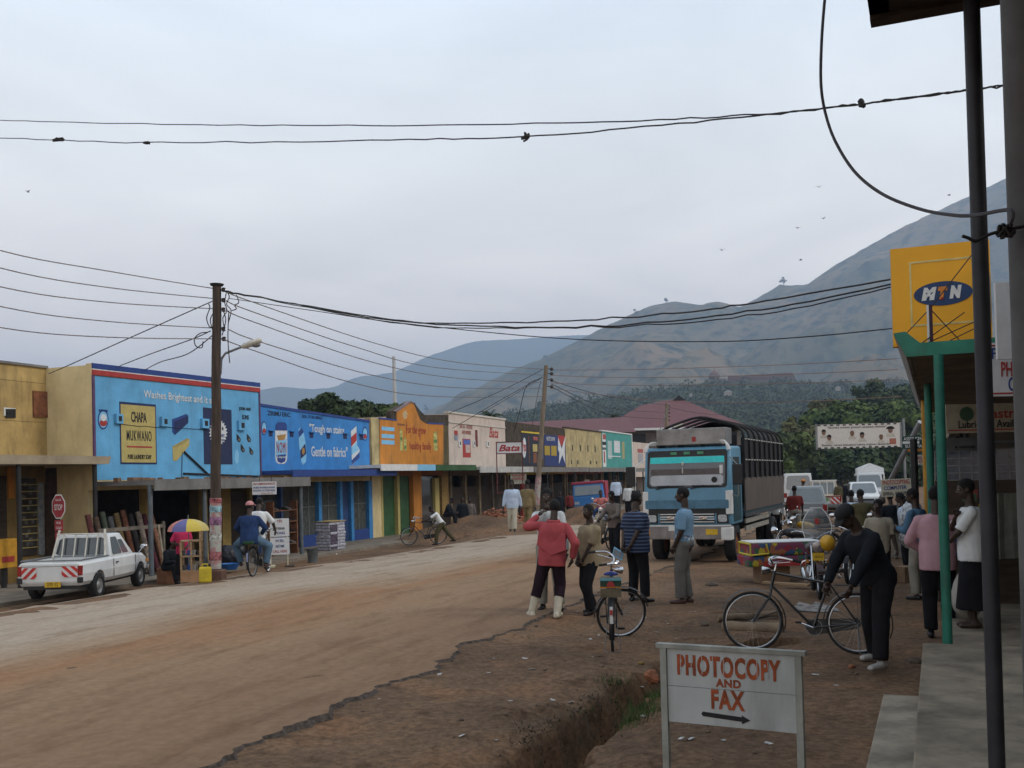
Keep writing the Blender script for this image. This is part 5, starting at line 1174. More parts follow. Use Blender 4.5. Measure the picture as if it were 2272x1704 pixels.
# white shirt man, behind red jacket (faces the camera, hand at his face)
person('man in off-white long sleeved shirt and grey trousers half hidden behind the red jacket', foot(1222, 1353), D2R(172), 1.90, gr, head=(-6, 8, 0), hands=((-.26, .10, .82), (.02, .22, 1.47)), elbow=((-.6, -1, -.1), (.7, .3, -1)), shirt=('long', WH), trousers=('long', LGT), feet=(((-.14, .02, 0), 14), ((.12, -.02, 0), -10)), palm=((1, .2, 0), (0, -1, .2)))
def red_extra(t, k, W, hh, Rl, fj, aj, sh, Rh):
    m = MB()
    for A, kn, an, yaw in fj:
        m = MB(); fd = Matrix.Rotation(D2R(yaw), 3, 'Z') @ Vector((0, 1, 0)); m.cone(an + Vector((0, 0, -.02)), an.lerp(kn, .62), .056 * k, .07 * k, 12); f0 = an + Vector((0, 0, -.05 * k)) - fd * .045 * k; m.cone(f0, f0 + fd * .19 * k, .047 * k, .042 * k, 10); m.ell(f0, .047 * k, 10, 6); m.ell(f0 + fd * .2 * k, (.045 * k, .045 * k, .034 * k), 10, 6); addmesh(remesh(m, .014, 2), 'rubber_boot', CRM, t)
    m = MB(); c = [W((x, y, z)) for x, y, z in ((-.2, -.12, .36), (.2, -.12, .36), (.225, -.155, .12), (.02, -.172, .03), (-.21, -.15, .17))]
    m.add(c + [p + Rl @ Vector((0, .03, 0)) for p in c], [(0, 1, 2, 3, 4), (9, 8, 7, 6, 5), (0, 5, 6, 1), (1, 6, 7, 2), (2, 7, 8, 3), (3, 8, 9, 4), (4, 9, 5, 0)]); m.build('back_yoke_flap', RJ, t, bevel=.01)
    m = MB(); q = [j * math.pi / 8 for j in range(16)]; m.tube([W((.082 * math.cos(a), .075 * math.sin(a) - .01, .535 + .012 * math.sin(a))) for a in q], .022 * k, 8, closed=True); m.build('collar', RJ, t, smooth=True)
    m = MB(); m.tube([W((.178 * math.cos(a), .138 * math.sin(a), -.055)) for a in q], .022 * k, 8, closed=True); m.build('waistband', RJ, t, smooth=True)
person('man in a red jacket, rolled dark trousers and cream rubber boots seen from behind', foot(1228, 1370), D2R(-12), 1.79, gr, lean=2, side=4, hip=.89, head=(14, 0, 0), feet=(((-.33, .02, 0), 28), ((.06, -.02, 0), -8)), hands=((-.24, .30, 1.50), (.30, .02, .86)), elbow=((-1, .1, -.45), (.7, -.6, 0)), shirt=('long', RJ, 'jacket'), trousers=('rolled', PUR), shoes='sandal', girth=1.18, extra=red_extra, hem=1, palm=((.6, .6, 0), (-1, .2, 0)))
def collar_pocket(mat, pocket=True, pen=False):
    def f(t, k, W, hh, Rl, fj, aj, sh, Rh):
        m = MB()
        for sg in (-1, 1): m.add([W((sg * .012, .11, .46)), W((sg * .085, .055, .535)), W((sg * .09, -.01, .55)), W((sg * .095, .075, .475))], [(0, 1, 2, 3)])
        m.build('collar', mat, t, fix=False)
        if pocket: MB().box(W((.09, .136, .33)), (.1 * k, .008, .12 * k)).build('pocket', mat, t)
    return f
person('man in a tan short sleeved shirt and black trousers with hands clasped', foot(1312, 1362), D2R(122), 1.70, gr, girth=1.24, hip=.9, lean=-2, head=(18, -2, 0), hands=((-.06, .22, .84), (.03, .23, .83)), elbow=((-.9, -.5, 0), (.9, -.5, 0)), shirt=('short', TAN), trousers=('long', BLT), hem=1, extra=collar_pocket(TAN), feet=(((-.11, .10, 0), 20), ((.11, -.12, 0), -18)), palm=((1, 0, .3), (-1, 0, .3)), curl=.9)
def paper(t, k, W, hh, Rl, fj, aj, sh, Rh):
    m = MB(); q = [j * math.pi / 8 for j in range(16)]; m.tube([W((.075 * math.cos(a), .07 * math.sin(a), .53 + .02 * math.sin(a))) for a in q], .016 * k, 6, closed=True); m.build('collar', DRK, t, smooth=True)
pm = person('man in a dark blue striped polo shirt with hands behind his back', foot(1415, 1336), D2R(-52), 1.86, gr, head=(6, 0, 0), hands=((-.06, -.24, .86), (.06, -.25, .84)), elbow=((-1, -.35, 0), (1, -.35, 0)), shirt=('short', POLO), trousers=('long', BLT), girth=1.42, extra=paper, feet=(((-.13, .02, 0), 10), ((.12, .05, 0), -14)), palm=((1, -.2, 0), (-1, -.2, 0)), curl=.9, hem=1)
nb_ = thing('notebook', 'small blue edged notebook held behind the striped polo man', 'notebook', pm.location + Matrix.Rotation(pm.rotation_euler.z, 3, 'Z') @ Vector((-.15, -.29, .84)), pm.rotation_euler.z)
MB().box((0, 0, 0), (.24, .012, .15), rot=Matrix.Rotation(.35, 3, 'Y')).build('cover', SKYP, nb_); MB().box((0, -.008, 0), (.2, .008, .11), rot=Matrix.Rotation(.35, 3, 'Y')).build('page', M('grey_page', (.2, .22, .25), .8), nb_)
def blue_extra(t, k, W, hh, Rl, fj, aj, sh, Rh):
    collar_pocket(BLS)(t, k, W, hh, Rl, fj, aj, sh, Rh)
    m = MB(); q = [j * math.pi / 8 for j in range(16)]; m.tube([W((.163 * math.cos(a), .128 * math.sin(a), .075)) for a in q], .016 * k, 6, closed=True); m.build('belt', BLK, t, smooth=True)
    m = MB(); m.loft([[W((.183 * math.cos(a), .15 * math.sin(a), z)) for a in q] for z in (.05, .13)], cap=False); m.build('shirt_pattern_band', M('patterned_hem', (.45, .5, .5), .9, .9, 16, col2=(.05, .10, .2), mix=(.45, .55)), t, smooth=True, fix=False)
person('tall man in a sky blue shirt and grey trousers standing before the lorry', foot(1522, 1339), D2R(68), 1.91, gr, girth=1.16, lean=-3, head=(4, 4, 0), hands=((-.18, .12, .88), (.20, .12, .86)), elbow=((-.8, -.8, 0), (.8, -.8, 0)), shirt=('short', BLS), trousers=('long', GRT), shoes=BRT, extra=blue_extra, feet=(((-.08, .06, 0), 6), ((.09, -.02, 0), -6)), palm=((1, 0, 0), (-1, 0, 0)), curl=.7)
# ================================================================ bicycles and motorcycles  (local: y forward, z up, ground z=0)
BKF = M('black_bike_enamel', (.012, .012, .013), .35, .2, spec=.6); MUDG = M('black_mudguard', (.014, .014, .015), .4, .2)
LEATH = M('saddle_leather', (.03, .02, .016), .5, .3, 8); BLUES = M('blue_saddle_cover', (.02, .04, .2), .55, .2, 8); ALU = M('dull_aluminium', (.42, .43, .44), .4, .15, metal=.9); SPOKE = M('spoke_steel', (.22, .22, .22), .4, .1, metal=.8)
def wheel(par, c, r, name='wheel', rim=ALU, tw=.019, rot=None, spokes=28):
    e = thing(name, None, None, c); e.parent = par
    if rot: e.rotation_euler = rot
    n = 36; m = MB(); m.tube([(0, (r - tw) * math.cos(2 * math.pi * i / n), (r - tw) * math.sin(2 * math.pi * i / n)) for i in range(n)], tw, 8, closed=True); m.build('tyre', RUBBER, e, smooth=True)
    m = MB(); rr = r - 2.1 * tw; m.lathe([(rr, -.016), (rr + .008, -.014), (rr + .008, .014), (rr, .016), (rr - .006, 0), (rr, -.016)], (0, 0, 0), n, 'X'); m.f = [f for f in m.f if len(f) == 4]; m.build('rim', rim, e, smooth=True)
    m = MB()
    m.cone((-.035, 0, 0), (.035, 0, 0), .018, n=8)
    for i in range(spokes):
        a = 2 * math.pi * i / spokes; b = a + (.35 if i % 2 else -.35); sx = .025 * (1 if i % 4 < 2 else -1)
        m.cone((sx, .018 * math.cos(b), .018 * math.sin(b)), (0, rr * math.cos(a), rr * math.sin(a)), .0016, n=3, cap=False)
    m.build('spokes', SPOKE, e); return e
def arc(cy, cz, r, a0, a1, n=14): return [(0, cy + r * math.cos(D2R(lerp(a0, a1, i / n))), cz + r * math.sin(D2R(lerp(a0, a1, i / n)))) for i in range(n + 1)]
def guard(mb, pts, w, th=.006):
    rings = []
    for i, p in enumerate(pts):
        p = Vector(p); rings.append([p + Vector((w * math.cos(q), 0, 0)) + (p - Vector((0, 0, 0))) * 0 for q in (0, math.pi)])
    vs = []; fs = []
    for p in pts:
        p = Vector(p); vs += [p + Vector((-w, 0, 0)), p + Vector((0, 0, 0)), p + Vector((w, 0, 0))]
    k = len(pts); c = sum((Vector(p) for p in pts), Vector()) / k
    for i in range(k):
        d = (Vector(pts[i]) - Vector((0, guard.cy, guard.cz))).normalized() * .012; vs[3 * i + 1] += d
    for i in range(k - 1): fs += [(3 * i, 3 * i + 1, 3 * i + 4, 3 * i + 3), (3 * i + 1, 3 * i + 2, 3 * i + 5, 3 * i + 4)]
    mb.add(vs, fs)
def bicycle(label, loc, rz, lean=0, steer=0, group='bicycles', saddle=LEATH, carrier='pad', stand=True, lamp=True, padmat=None, frame=BKF, front_rim=ALU, rearplate=False, wr=.345):
    t = thing('bicycle', label, 'bicycle', loc, rz, group); t.rotation_euler = (0, D2R(lean), rz)
    RH, FH, BB = Vector((0, -.48, wr)), Vector((0, .68, wr)), Vector((0, 0, .29)); ST, HT, HB = Vector((0, -.18, .82)), Vector((0, .42, .93)), Vector((0, .46, .76))
    m = MB(); m.cone(BB, ST, .0145, n=8); m.cone(ST + (BB - ST) * .05, HT + (HB - HT) * .15, .0135, n=8); m.cone(BB, HB, .0155, n=8); m.cone(HT, HB, .019, n=8); m.cone(ST, ST + Vector((0, -.02, .08)), .013, n=8); m.cone(BB - Vector((.035, 0, 0)), BB + Vector((.035, 0, 0)), .022, n=8)
    for sx in (-.055, .055):
        m.cone(BB + Vector((sx * .6, 0, 0)), RH + Vector((sx, 0, 0)), .009, n=6); m.cone(ST + Vector((sx * .4, 0, -.02)), RH + Vector((sx, 0, 0)), .008, n=6)
    fr = m.build('frame', frame, t, smooth=True)
    ax = (HT - HB).normalized()
    Ms = Matrix.Translation(HB) @ Matrix.Rotation(D2R(steer), 4, ax) @ Matrix.Translation(-HB); front = []
    m = MB(); m.cone(HB, HB - ax * .03, .022, n=8)
    for sx in (-.05, .05): m.tube([HB + Vector((sx * .9, 0, -.02)), HB + Vector((sx, .02, -.12)), (HB + FH) * .5 + Vector((sx, .0, -.05)), FH + Vector((sx, 0, 0))], .0105, 6)
    # the fork, bars, lamp and front wheel turn together
    front.append(m.build('fork', frame, t, smooth=True))
    m = MB(); s0 = HT + ax * .09; m.cone(HT, s0, .014, n=8)
    pts = [(.0, 0, 0), (.06, .05, .0), (.16, .07, .04), (.25, .0, .07), (.28, -.12, .05), (.285, -.24, .02)]
    for sx in (-1, 1): m.tube(catm([s0 + Vector((p[0] * sx, p[1], p[2])) for p in pts], 4), .0115, 8)
    for sx in (-1, 1): m.tube(catm([s0 + Vector((sx * .06, .06, -.03)), s0 + Vector((sx * .2, .06, 0)), s0 + Vector((sx * .255, -.13, .02))], 4), .005, 5)
    hb = m.build('handlebar', CHROME, t, smooth=True); front.append(hb)
    for sx in (-1, 1): MB().cone(s0 + Vector((sx * .282, -.15, .045)), s0 + Vector((sx * .285, -.25, .02)), .017, n=8).build('grip', RUBBER, hb)
    q = MB(); q.ell(s0 + Vector((.13, .04, .055)), (.028, .028, .02), 10, 6); q.build('bell', CHROME, hb, smooth=True)
    if lamp:
        q = MB(); c = HT + Vector((0, .1, .0)); q.lathe([(.012, -.06), (.035, -.03), (.048, .03), (.05, .05), (.02, .052)], c, 12, 'Y'); q.cone(c, HT, .008, n=5); front.append(q.build('headlamp', CHROME, t, smooth=True))
    w1 = wheel(t, FH, wr, rim=front_rim); w1.matrix_local = Ms @ Matrix.Translation(FH); w0 = wheel(t, RH, wr)
    m = MB(); guard.cy, guard.cz = FH.y, FH.z; guard(m, arc(FH.y, FH.z, wr + .022, 20, 195), .03); 
    for sx in (-.05, .05): m.cone(FH + Vector((sx, 0, 0)), Vector((sx * .55, FH.y - (wr + .02) * .8, FH.z - (wr + .02) * .0 + .12)), .003, n=4)
    front.append(m.build('front_mudguard', MUDG, t, smooth=True, fix=False))
    for o in front: o.matrix_local = Ms
    m = MB(); guard.cy, guard.cz = RH.y, RH.z; guard(m, arc(RH.y, RH.z, wr + .022, 5, 205), .032); m.build('rear_mudguard', MUDG, t, smooth=True, fix=False)
    m = MB(); S0 = ST + Vector((0, -.03, .10)); m.loft([[S0 + Vector((w_ * math.cos(a), y_, z_ + .022 * math.sin(a) * (1.6 if a < math.pi else .8))) for a in [j * math.pi / 6 for j in range(12)]] for y_, w_, z_ in ((-.14, .03, .012), (-.11, .085, .012), (-.05, .095, .005), (.02, .05, 0), (.10, .028, .0), (.145, .014, -.006))]); sd = m.build('saddle', saddle, t, smooth=True)
    q = MB()
    for sx in (-.05, .05):
        for i in range(4): q.tube([S0 + Vector((sx + .018 * math.cos(a), -.09 + .018 * math.sin(a), -.075 + .06 * a / 12.6)) for a in [j * .8 for j in range(16)]], .004, 4) if i == 0 else None
    q.build('saddle_springs', CHROME, sd)
    m = MB(); 
    for sx in (-.07, .07):
        m.cone((sx, -.24, .775), (sx, -.80, .765), .008, n=6); m.cone((sx, -.74, .765), (sx * .85, -.48, wr), .006, n=6)
    for y_ in (-.26, -.4, -.55, -.7, -.8): m.cone((-.07, y_, .77), (.07, y_, .77), .006, n=6)
    cr = m.build('carrier', BKF, t)
    if carrier == 'pad':
        m = MB(); m.box((0, -.54, .815), (.24, .50, .07)); m.build('carrier_pad', padmat or BLT, cr, bevel=.02)
    m = MB(); q = 24
    m.lathe([(.088, -.003), (.095, -.003), (.095, .003), (.088, .003), (.088, -.003)], BB + Vector((.045, 0, 0)), q, 'X'); m.f = [f for f in m.f if len(f) == 4]
    for i in range(3):
        a = i * 2.09; m.cone(BB + Vector((.045, 0, 0)), BB + Vector((.045, .09 * math.cos(a), .09 * math.sin(a))), .006, n=4)
    ca = D2R(200)
    cks = m.build('chainwheel', STEEL, t)
    for sx, aa in ((.06, ca), (-.06, ca + math.pi)):
        e = BB + Vector((sx, .165 * math.cos(aa), .165 * math.sin(aa))); m = MB(); m.cone(BB + Vector((sx, 0, 0)), e, .009, n=6); ck = m.build('crank', CHROME, t); MB().box(e + Vector((math.copysign(.05, sx), 0, 0)), (.09, .06, .022)).build('pedal', RUBBER, ck)
    m = MB(); m.prism([(BB.y + .06, BB.z + .09), (BB.y + .10, BB.z), (BB.y + .03, BB.z - .095), (RH.y, RH.z - .06), (RH.y - .05, RH.z), (RH.y, RH.z + .06)], .012, (.05, 0, 0), ((0, 1, 0), (0, 0, 1)), (1, 0, 0)); m.build('chain_case', MUDG, t)
    if stand:
        m = MB(); m.tube([(-.055, -.48, wr), (-.10, -.50, .02), (-.09, -.58, .012), (.09, -.58, .012), (.10, -.50, .02), (.055, -.48, wr)], .006, 5); m.build('stand', STEEL, t)
    return t
gb = 'roadster bicycles in the street'
# bicycle seen from the rear on its stand
p = foot(1369, 1446); HEAD = D2R(-6)
bk = bicycle('parked bicycle seen from behind with a red and green carrier box', p + Vector((0, .5, .0)), D2R(-6), 0, -74, gb, saddle=BLUES, carrier=None)
m = MB(); m.box((0, -.56, .86), (.255, .34, .10)); cb_ = m.build('carrier_box', M('dark_green_box', (.02, .05, .03), .6, .3, 8), bk, bevel=.01)
m = MB(); m.box((0, -.735, .905), (.262, .012, .022)); m.build('box_trim', M('teal_trim', (.1, .3, .35), .6), cb_); m = MB(); m.box((0, -.735, .815), (.262, .012, .014)); m.build('box_trim', ORANGE, cb_)
m = MB(); m.prism([(.05 * math.cos(a), .07 * math.sin(a)) for a in [j * math.pi / 8 for j in range(9)]], .006, (0, -.742, .82)); m.build('box_emblem', RED, cb_)
m = MB(); m.prism([(-.022, .0), (.022, .0), (.018, .20), (-.018, .20)], .01, (0, -.90, .40)); tp_ = m.build('rear_plate', WHITE, bk); m = MB(); m.box((0, -.912, .535), (.034, .012, .06)); m.build('red_reflector', RED, tp_)
m = MB(); m.box((0, -.80, .755), (.25, .05, .10)); m.build('rack_back', M('dull_brass', (.14, .12, .08), .5, .3, metal=.5), bk)
# bicycle broadside on the right
fw, rw = foot(1697, 1447), foot(1927, 1451)
dr_ = (fw - rw); dr_.z = 0
bk2 = bicycle('black roadster bicycle parked broadside behind the photocopy sign', (rw + fw) / 2 + Vector((-.02, 0, .0)), math.atan2(-dr_.x, dr_.y), 6, 12, gb, carrier=None, front_rim=ALU); bk2.scale = (1.03, 1.03, 1.03)
m = MB(); m.ell((0, -.60, .86), (.10, .19, .09), 14, 8); m.build('rolled_bundle', M('blue_grey_bundle', (.10, .14, .25), .6, .5, 6, col2=(.02, .03, .05)), bk2, smooth=True)
# bicycle with two riders
p = foot(556, 1279); bk3 = bicycle('moving bicycle carrying two riders near the poster wrapped pole', p + Vector((.12, .35, 0)), D2R(-4), 0, 6, gb, stand=False, padmat=M('green_pad', (.02, .07, .03), .8, .3), front_rim=M('white_rim', (.7, .7, .7), .5))
RIDE = p + Vector((.12, .35, 0))
MB().prism([(-.012, 0), (.012, 0), (.018, .2), (-.018, .2)], .008, (0, -.87, .38)).build('mud_flap', M('blue_white_flap', (.5, .52, .6), .6, .8, 20, col2=(.05, .1, .4)), bk3)
# bicycle being pushed near the orange shop, and the loaded one behind the tan shirt man
p = foot(908, 1213); p2_ = foot(983, 1203); dv_ = (p - p2_); dv_.z = 0
PUSH = (p + p2_) / 2
bk4 = bicycle('bicycle pushed by a man past the orange shop', PUSH, math.atan2(-dv_.x, dv_.y), 0, 4, gb, stand=False, padmat=M('pale_pad', (.35, .36, .42), .7))
p = foot(1340, 1222); SACKB = p
bk5 = bicycle('bicycle loaded with a sack between the tan shirt and polo men', p, D2R(150), 0, 0, gb, stand=False, carrier=None)
q = MB(); q.ell((0, .33, .78), (.20, .22, .34), 12, 10); q.ell((0, .3, 1.05), (.1, .1, .1), 8, 6); sk = remesh(q, .02, 3, fold=.02, fs=6); sko = addmesh(sk, 'grain_sack', cloth('sacking', (.27, .23, .17), .2, 8), bk5); sko.parent = None; sko.location = p; sko.rotation_euler = (0, 0, D2R(150)); tag(sko, 'pale sack tied on the front of a bicycle', 'sack')
def motorbike(label, loc, rz, tank, screen=False, plate=False, guards=True, group='motorcycles parked on the right', steer=0):
    t = thing('motorcycle', label, 'motorcycle', loc, rz, group); R = .295; RH, FH = Vector((0, -.62, R)), Vector((0, .66, R)); HT, HB = Vector((0, .34, .92)), Vector((0, .41, .72)); ax = (HT - HB).normalized()
    sp = t
    wheel(t, RH, R, tw=.045, spokes=24, rim=CHROME); wheel(sp, FH, R, tw=.04, spokes=24, rim=CHROME)
    m = MB(); m.tube([HB, (0, .32, .42), (0, -.05, .30), (0, -.32, .36), (0, -.35, .66), (0, .30, .78)], .022, 8, closed=True)
    for sx in (-.11, .11): m.cone((sx, -.2, .36), RH + Vector((sx, 0, 0)), .016, n=6); m.cone((sx, -.35, .66), (sx, -.82, .66), .014, n=6)
    m.build('frame', BLACK, t)
    m = MB()
    for sx in (-.09, .09):
        MB().cone(HB + ax * .16 + Vector((sx, 0, 0)), FH + Vector((sx, 0, 0)), .02, n=8).build('fork_leg', CHROME, t, smooth=True); MB().cone(RH + Vector((sx * 1.3, .03, 0)), (sx * 1.3, -.48, .64), .022, n=8).build('shock_absorber', CHROME, t, smooth=True)
    m = MB(); m.loft([[Vector((w_ * math.cos(a), y_, z_ + h_ * math.sin(a))) for a in [j * math.pi / 8 for j in range(16)]] for y_, w_, z_, h_ in ((-.16, .05, .77, .04), (-.1, .12, .78, .08), (.05, .15, .80, .11), (.2, .145, .81, .11), (.3, .08, .82, .07), (.33, .03, .83, .03))]); m.build('tank', tank, t, smooth=True)
    m = MB(); m.loft([[Vector((w_ * math.cos(a), y_, z_ + .05 * math.sin(a))) for a in [j * math.pi / 8 for j in range(16)]] for y_, w_, z_ in ((-.86, .08, .80), (-.8, .12, .79), (-.45, .135, .76), (-.2, .1, .76), (-.14, .05, .77))]); m.build('seat', LEATH, t, smooth=True)
    m = MB(); m.box((0, .0, .40), (.24, .34, .2)); m.box((0, .1, .56), (.16, .2, .2)); m.ell((.13, -.02, .38), (.04, .13, .11), 10, 8); m.ell((-.13, -.02, .38), (.04, .13, .11), 10, 8); m.build('engine', ALU, t, bevel=.02)
    m = MB(); m.tube(catm([(.08, .2, .5), (.12, .3, .35), (.15, .1, .24), (.16, -.3, .26), (.17, -.85, .36)], 4), [.02] * 9 + [.035] * 8, 8); m.build('exhaust', CHROME, t, smooth=True)
    s0 = HT + ax * .06; m = MB()
    for sx in (-1, 1): m.tube(catm([s0, s0 + Vector((sx * .12, .03, .08)), s0 + Vector((sx * .3, -.03, .13)), s0 + Vector((sx * .4, -.12, .11))], 4), .013, 8)
    hb = m.build('handlebar', CHROME, sp, smooth=True)
    for sx in (-1, 1):
        m = MB(); a = s0 + Vector((sx * .28, -.02, .14)); b_ = a + Vector((sx * .08, .0, .20)); m.cone(a, b_, .007, n=5); m.ell(b_, (.065, .018, .048), 12, 6); m.build('mirror', CHROME, hb, smooth=True)
    m = MB(); c = HB + Vector((0, .14, .14)); m.lathe([(.03, -.1), (.08, -.05), (.095, .03), (.09, .045), (.02, .05)], c, 14, 'Y'); m.build('headlight', CHROME, sp, smooth=True)
    m = MB(); guard.cy, guard.cz = FH.y, FH.z; guard(m, arc(FH.y, FH.z, R + .03, 25, 170), .055); m.build('front_fender', tank, sp, smooth=True, fix=False); m = MB(); guard.cy, guard.cz = RH.y, RH.z; guard(m, arc(RH.y, RH.z, R + .04, 60, 190), .065); m.build('rear_fender', BLACK, t, smooth=True, fix=False)
    if guards:
        m = MB()
        for sx in (-1, 1): m.tube(catm([(sx * .05, .36, .62), (sx * .24, .36, .6), (sx * .27, .34, .42), (sx * .2, .32, .3), (sx * .05, .3, .34)], 4), .013, 6)
        m.each('leg_guard', CHROME, t, smooth=True)
        m = MB()
        for sx in (-1, 1): m.box((sx * .17, .5, .62), (.05, .05, .05))
        m.each('indicator', ORANGE, t)
    if screen:
        m = MB(); rings = []
        for u_ in range(7):
            z = u_ / 6; wd = .24 * math.sin(math.pi * (.28 + .6 * z)) if z > .05 else .2; rings.append([HT + Vector((wd * math.sin(a), .16 - .10 * z + .05 * math.cos(a), .08 + .50 * z)) for a in [D2R(lerp(-80, 80, j / 8)) for j in range(9)]])
        m.loft(rings, cap=False, closed=False); sc_ = bpy.data.materials.get('tinted_screen')
        if not sc_:
            sc_ = M('tinted_screen', (.25, .27, .28), .08, .05, spec=.8); nt = sc_.node_tree; mxs = nt.nodes.new('ShaderNodeMixShader'); tb = nt.nodes.new('ShaderNodeBsdfTransparent'); tb.inputs[0].default_value = (.7, .72, .75, 1); mxs.inputs[0].default_value = .38
            nt.links.new(tb.outputs[0], mxs.inputs[1]); nt.links.new(nt.nodes['Principled BSDF'].outputs[0], mxs.inputs[2]); nt.links.new(mxs.outputs[0], nt.nodes['Material Output'].inputs[0])
        so_ = m.build('windscreen', sc_, sp, smooth=True, fix=False)
        ed = MB(); ed.tube([r[0] for r in rings] + [p for p in rings[-1][1:-1]] + [r[-1] for r in rings[::-1]], .008, 5); ed.build('screen_edge', WHITE, so_)
        q = MB(); c = HT + Vector((.0, .17, .36)); q.prism([(-.035, .05), (.035, .05), (.035, -.02), (0, -.06), (-.035, -.02)], .004, c, ((1, 0, 0), (0, -.15, 1)), (0, 1, 0)); q.build('shield_sticker', RED, so_)
    if plate:
        m = MB(); m.box(HB + Vector((0, .17, -.02)), (.19, .01, .13)); pl = m.build('number_plate', M('yellow_plate', (.6, .38, .02), .5), sp); text('UDD 8', .05, BLK, pl, HB + Vector((0, .178, -.02)), (D2R(90), 0, D2R(180)), ext=.001)
    return t
p = foot(1838, 1330, 0)
MB1 = p
motorbike('big motorcycle with a clear windscreen and yellow number plate facing the camera', p + Vector((0, .65, 0)), D2R(168), M('maroon_black_tank', (.04, .012, .012), .3), True, True)
p = foot(1800, 1228); motorbike('motorcycle with a golden yellow tank behind the wrapped mattresses', p + Vector((0, .2, 0)), D2R(75), M('golden_tank', (.42, .25, .02), .35), False)
p = foot(1775, 1258); motorbike('low black motorcycle half hidden behind the wrapped mattresses', p + Vector((0, .2, 0)), D2R(60), BLACK, False)
p = foot(1900, 1290); motorbike('dark motorcycle with a round mirror behind the bending man', p, D2R(150), BLACK, False)
# ================================================================ motor vehicles
CARW = M('white_car_paint', (.60, .61, .60), .35, .06, 3, spec=.5, grime=.12); SILV = M('silver_grey_paint', (.20, .22, .23), .35, .08, 3, spec=.5); REDL = M('tail_lamp', (.25, .015, .012), .25, .2); AMB = M('amber_lamp', (.5, .2, .02), .3, .1); LAMPG = M('head_lamp_glass', (.45, .47, .48), .12, .2, 20, spec=.8); YPL = M('yellow_plate', (.6, .38, .02), .5); TRIMK = M('black_trim', (.02, .02, .021), .6, .2)
def ring(y, w, zb, zt, ch=.06, cw=.03, zm=None, bul=.02):
    zm = zm or (zb + zt) / 2
    pts = [(w - .06, zb), (w, zb + .08), (w + bul, zm), (w - .005, zt - ch), (w - cw - .03, zt)]
    return [Vector((x, y, z)) for x, z in pts] + [Vector((-x, y, z)) for x, z in pts[::-1]]
def hull(stations, name, mat, par, **k):
    m = MB(); m.loft([ring(*s[:4], **(s[4] if len(s) > 4 else {})) for s in stations]); return m.build(name, mat, par, **k)
def glasshouse(par, base, top, mat, name='cabin', pillars=True):
    """base/top = (y0, y1, halfwidth, z); returns a function giving window panes on faces"""
    (a0, a1, aw, az_), (b0, b1, bw, bz) = base, top
    m = MB(); B4 = [Vector((-aw, a0, az_)), Vector((aw, a0, az_)), Vector((aw, a1, az_)), Vector((-aw, a1, az_))]; T4 = [Vector((-bw, b0, bz)), Vector((bw, b0, bz)), Vector((bw, b1, bz)), Vector((-bw, b1, bz))]
    m.loft([B4, T4]); o = m.build(name, mat, par, bevel=.045, smooth=True, ang=60)
    F4 = {'rear': (B4[0], B4[1], T4[1], T4[0]), 'right': (B4[1], B4[2], T4[2], T4[1]), 'front': (B4[2], B4[3], T4[3], T4[2]), 'left': (B4[3], B4[0], T4[0], T4[3])}
    def pane(face, u0, u1, v0, v1, pname='window', gm=GLASS, off=.006, c=.07, parent=None):
        q = F4[face]; n = (q[1] - q[0]).cross(q[3] - q[0]).normalized()
        def at(u_, v_): return q[0].lerp(q[1], u_).lerp(q[3].lerp(q[2], u_), v_) + n * off
        du, dv2 = (u1 - u0) * c, (v1 - v0) * c * 1.6
        pts = [at(u0 + du, v0), at(u1 - du, v0), at(u1, v0 + dv2), at(u1, v1 - dv2), at(u1 - du, v1), at(u0 + du, v1), at(u0, v1 - dv2), at(u0, v0 + dv2)]
        k = MB(); k.add(pts + [p - n * .02 for p in pts], [tuple(range(8)), tuple(range(15, 7, -1))] + [(i, i + 8, (i + 1) % 8 + 8, (i + 1) % 8) for i in range(8)]); return k.build(pname, gm, parent or par)
    return o, pane
def cwheel(par, c, r, w, hubm=STEEL, side=1):
    e = thing('wheel', None, None, c); e.parent = par
    m = MB(); m.lathe([(r * .62, -w / 2), (r * .9, -w / 2), (r, -w * .32), (r, w * .32), (r * .9, w / 2), (r * .62, w / 2), (r * .62, -w / 2)], (0, 0, 0), 24, 'X'); m.f = [f for f in m.f if len(f) == 4]; m.build('tyre', RUBBER, e, smooth=True)
    m = MB(); s = side; m.lathe([(r * .63, s * -w * .4), (r * .63, s * w * .42), (r * .5, s * w * .3), (r * .35, s * w * .28), (r * .26, s * w * .42), (r * .05, s * w * .46)], (0, 0, 0), 20, 'X'); m.build('rim', hubm, e, smooth=True)
    for i in range(6):
        a = i * math.pi / 3; k = MB(); k.cone((s * w * .28, r * .42 * math.cos(a), r * .42 * math.sin(a)), (s * w * .315, r * .42 * math.cos(a), r * .42 * math.sin(a)), r * .055, n=6)
    return e
def arches(body, spots, r, w):
    for (x, y, z) in spots:
        m = MB(); m.cone((x - w, y, z), (x + w, y, z), r, n=20); c = m.build('cut', BLACK); c.parent = body.parent; boolean(body, c)
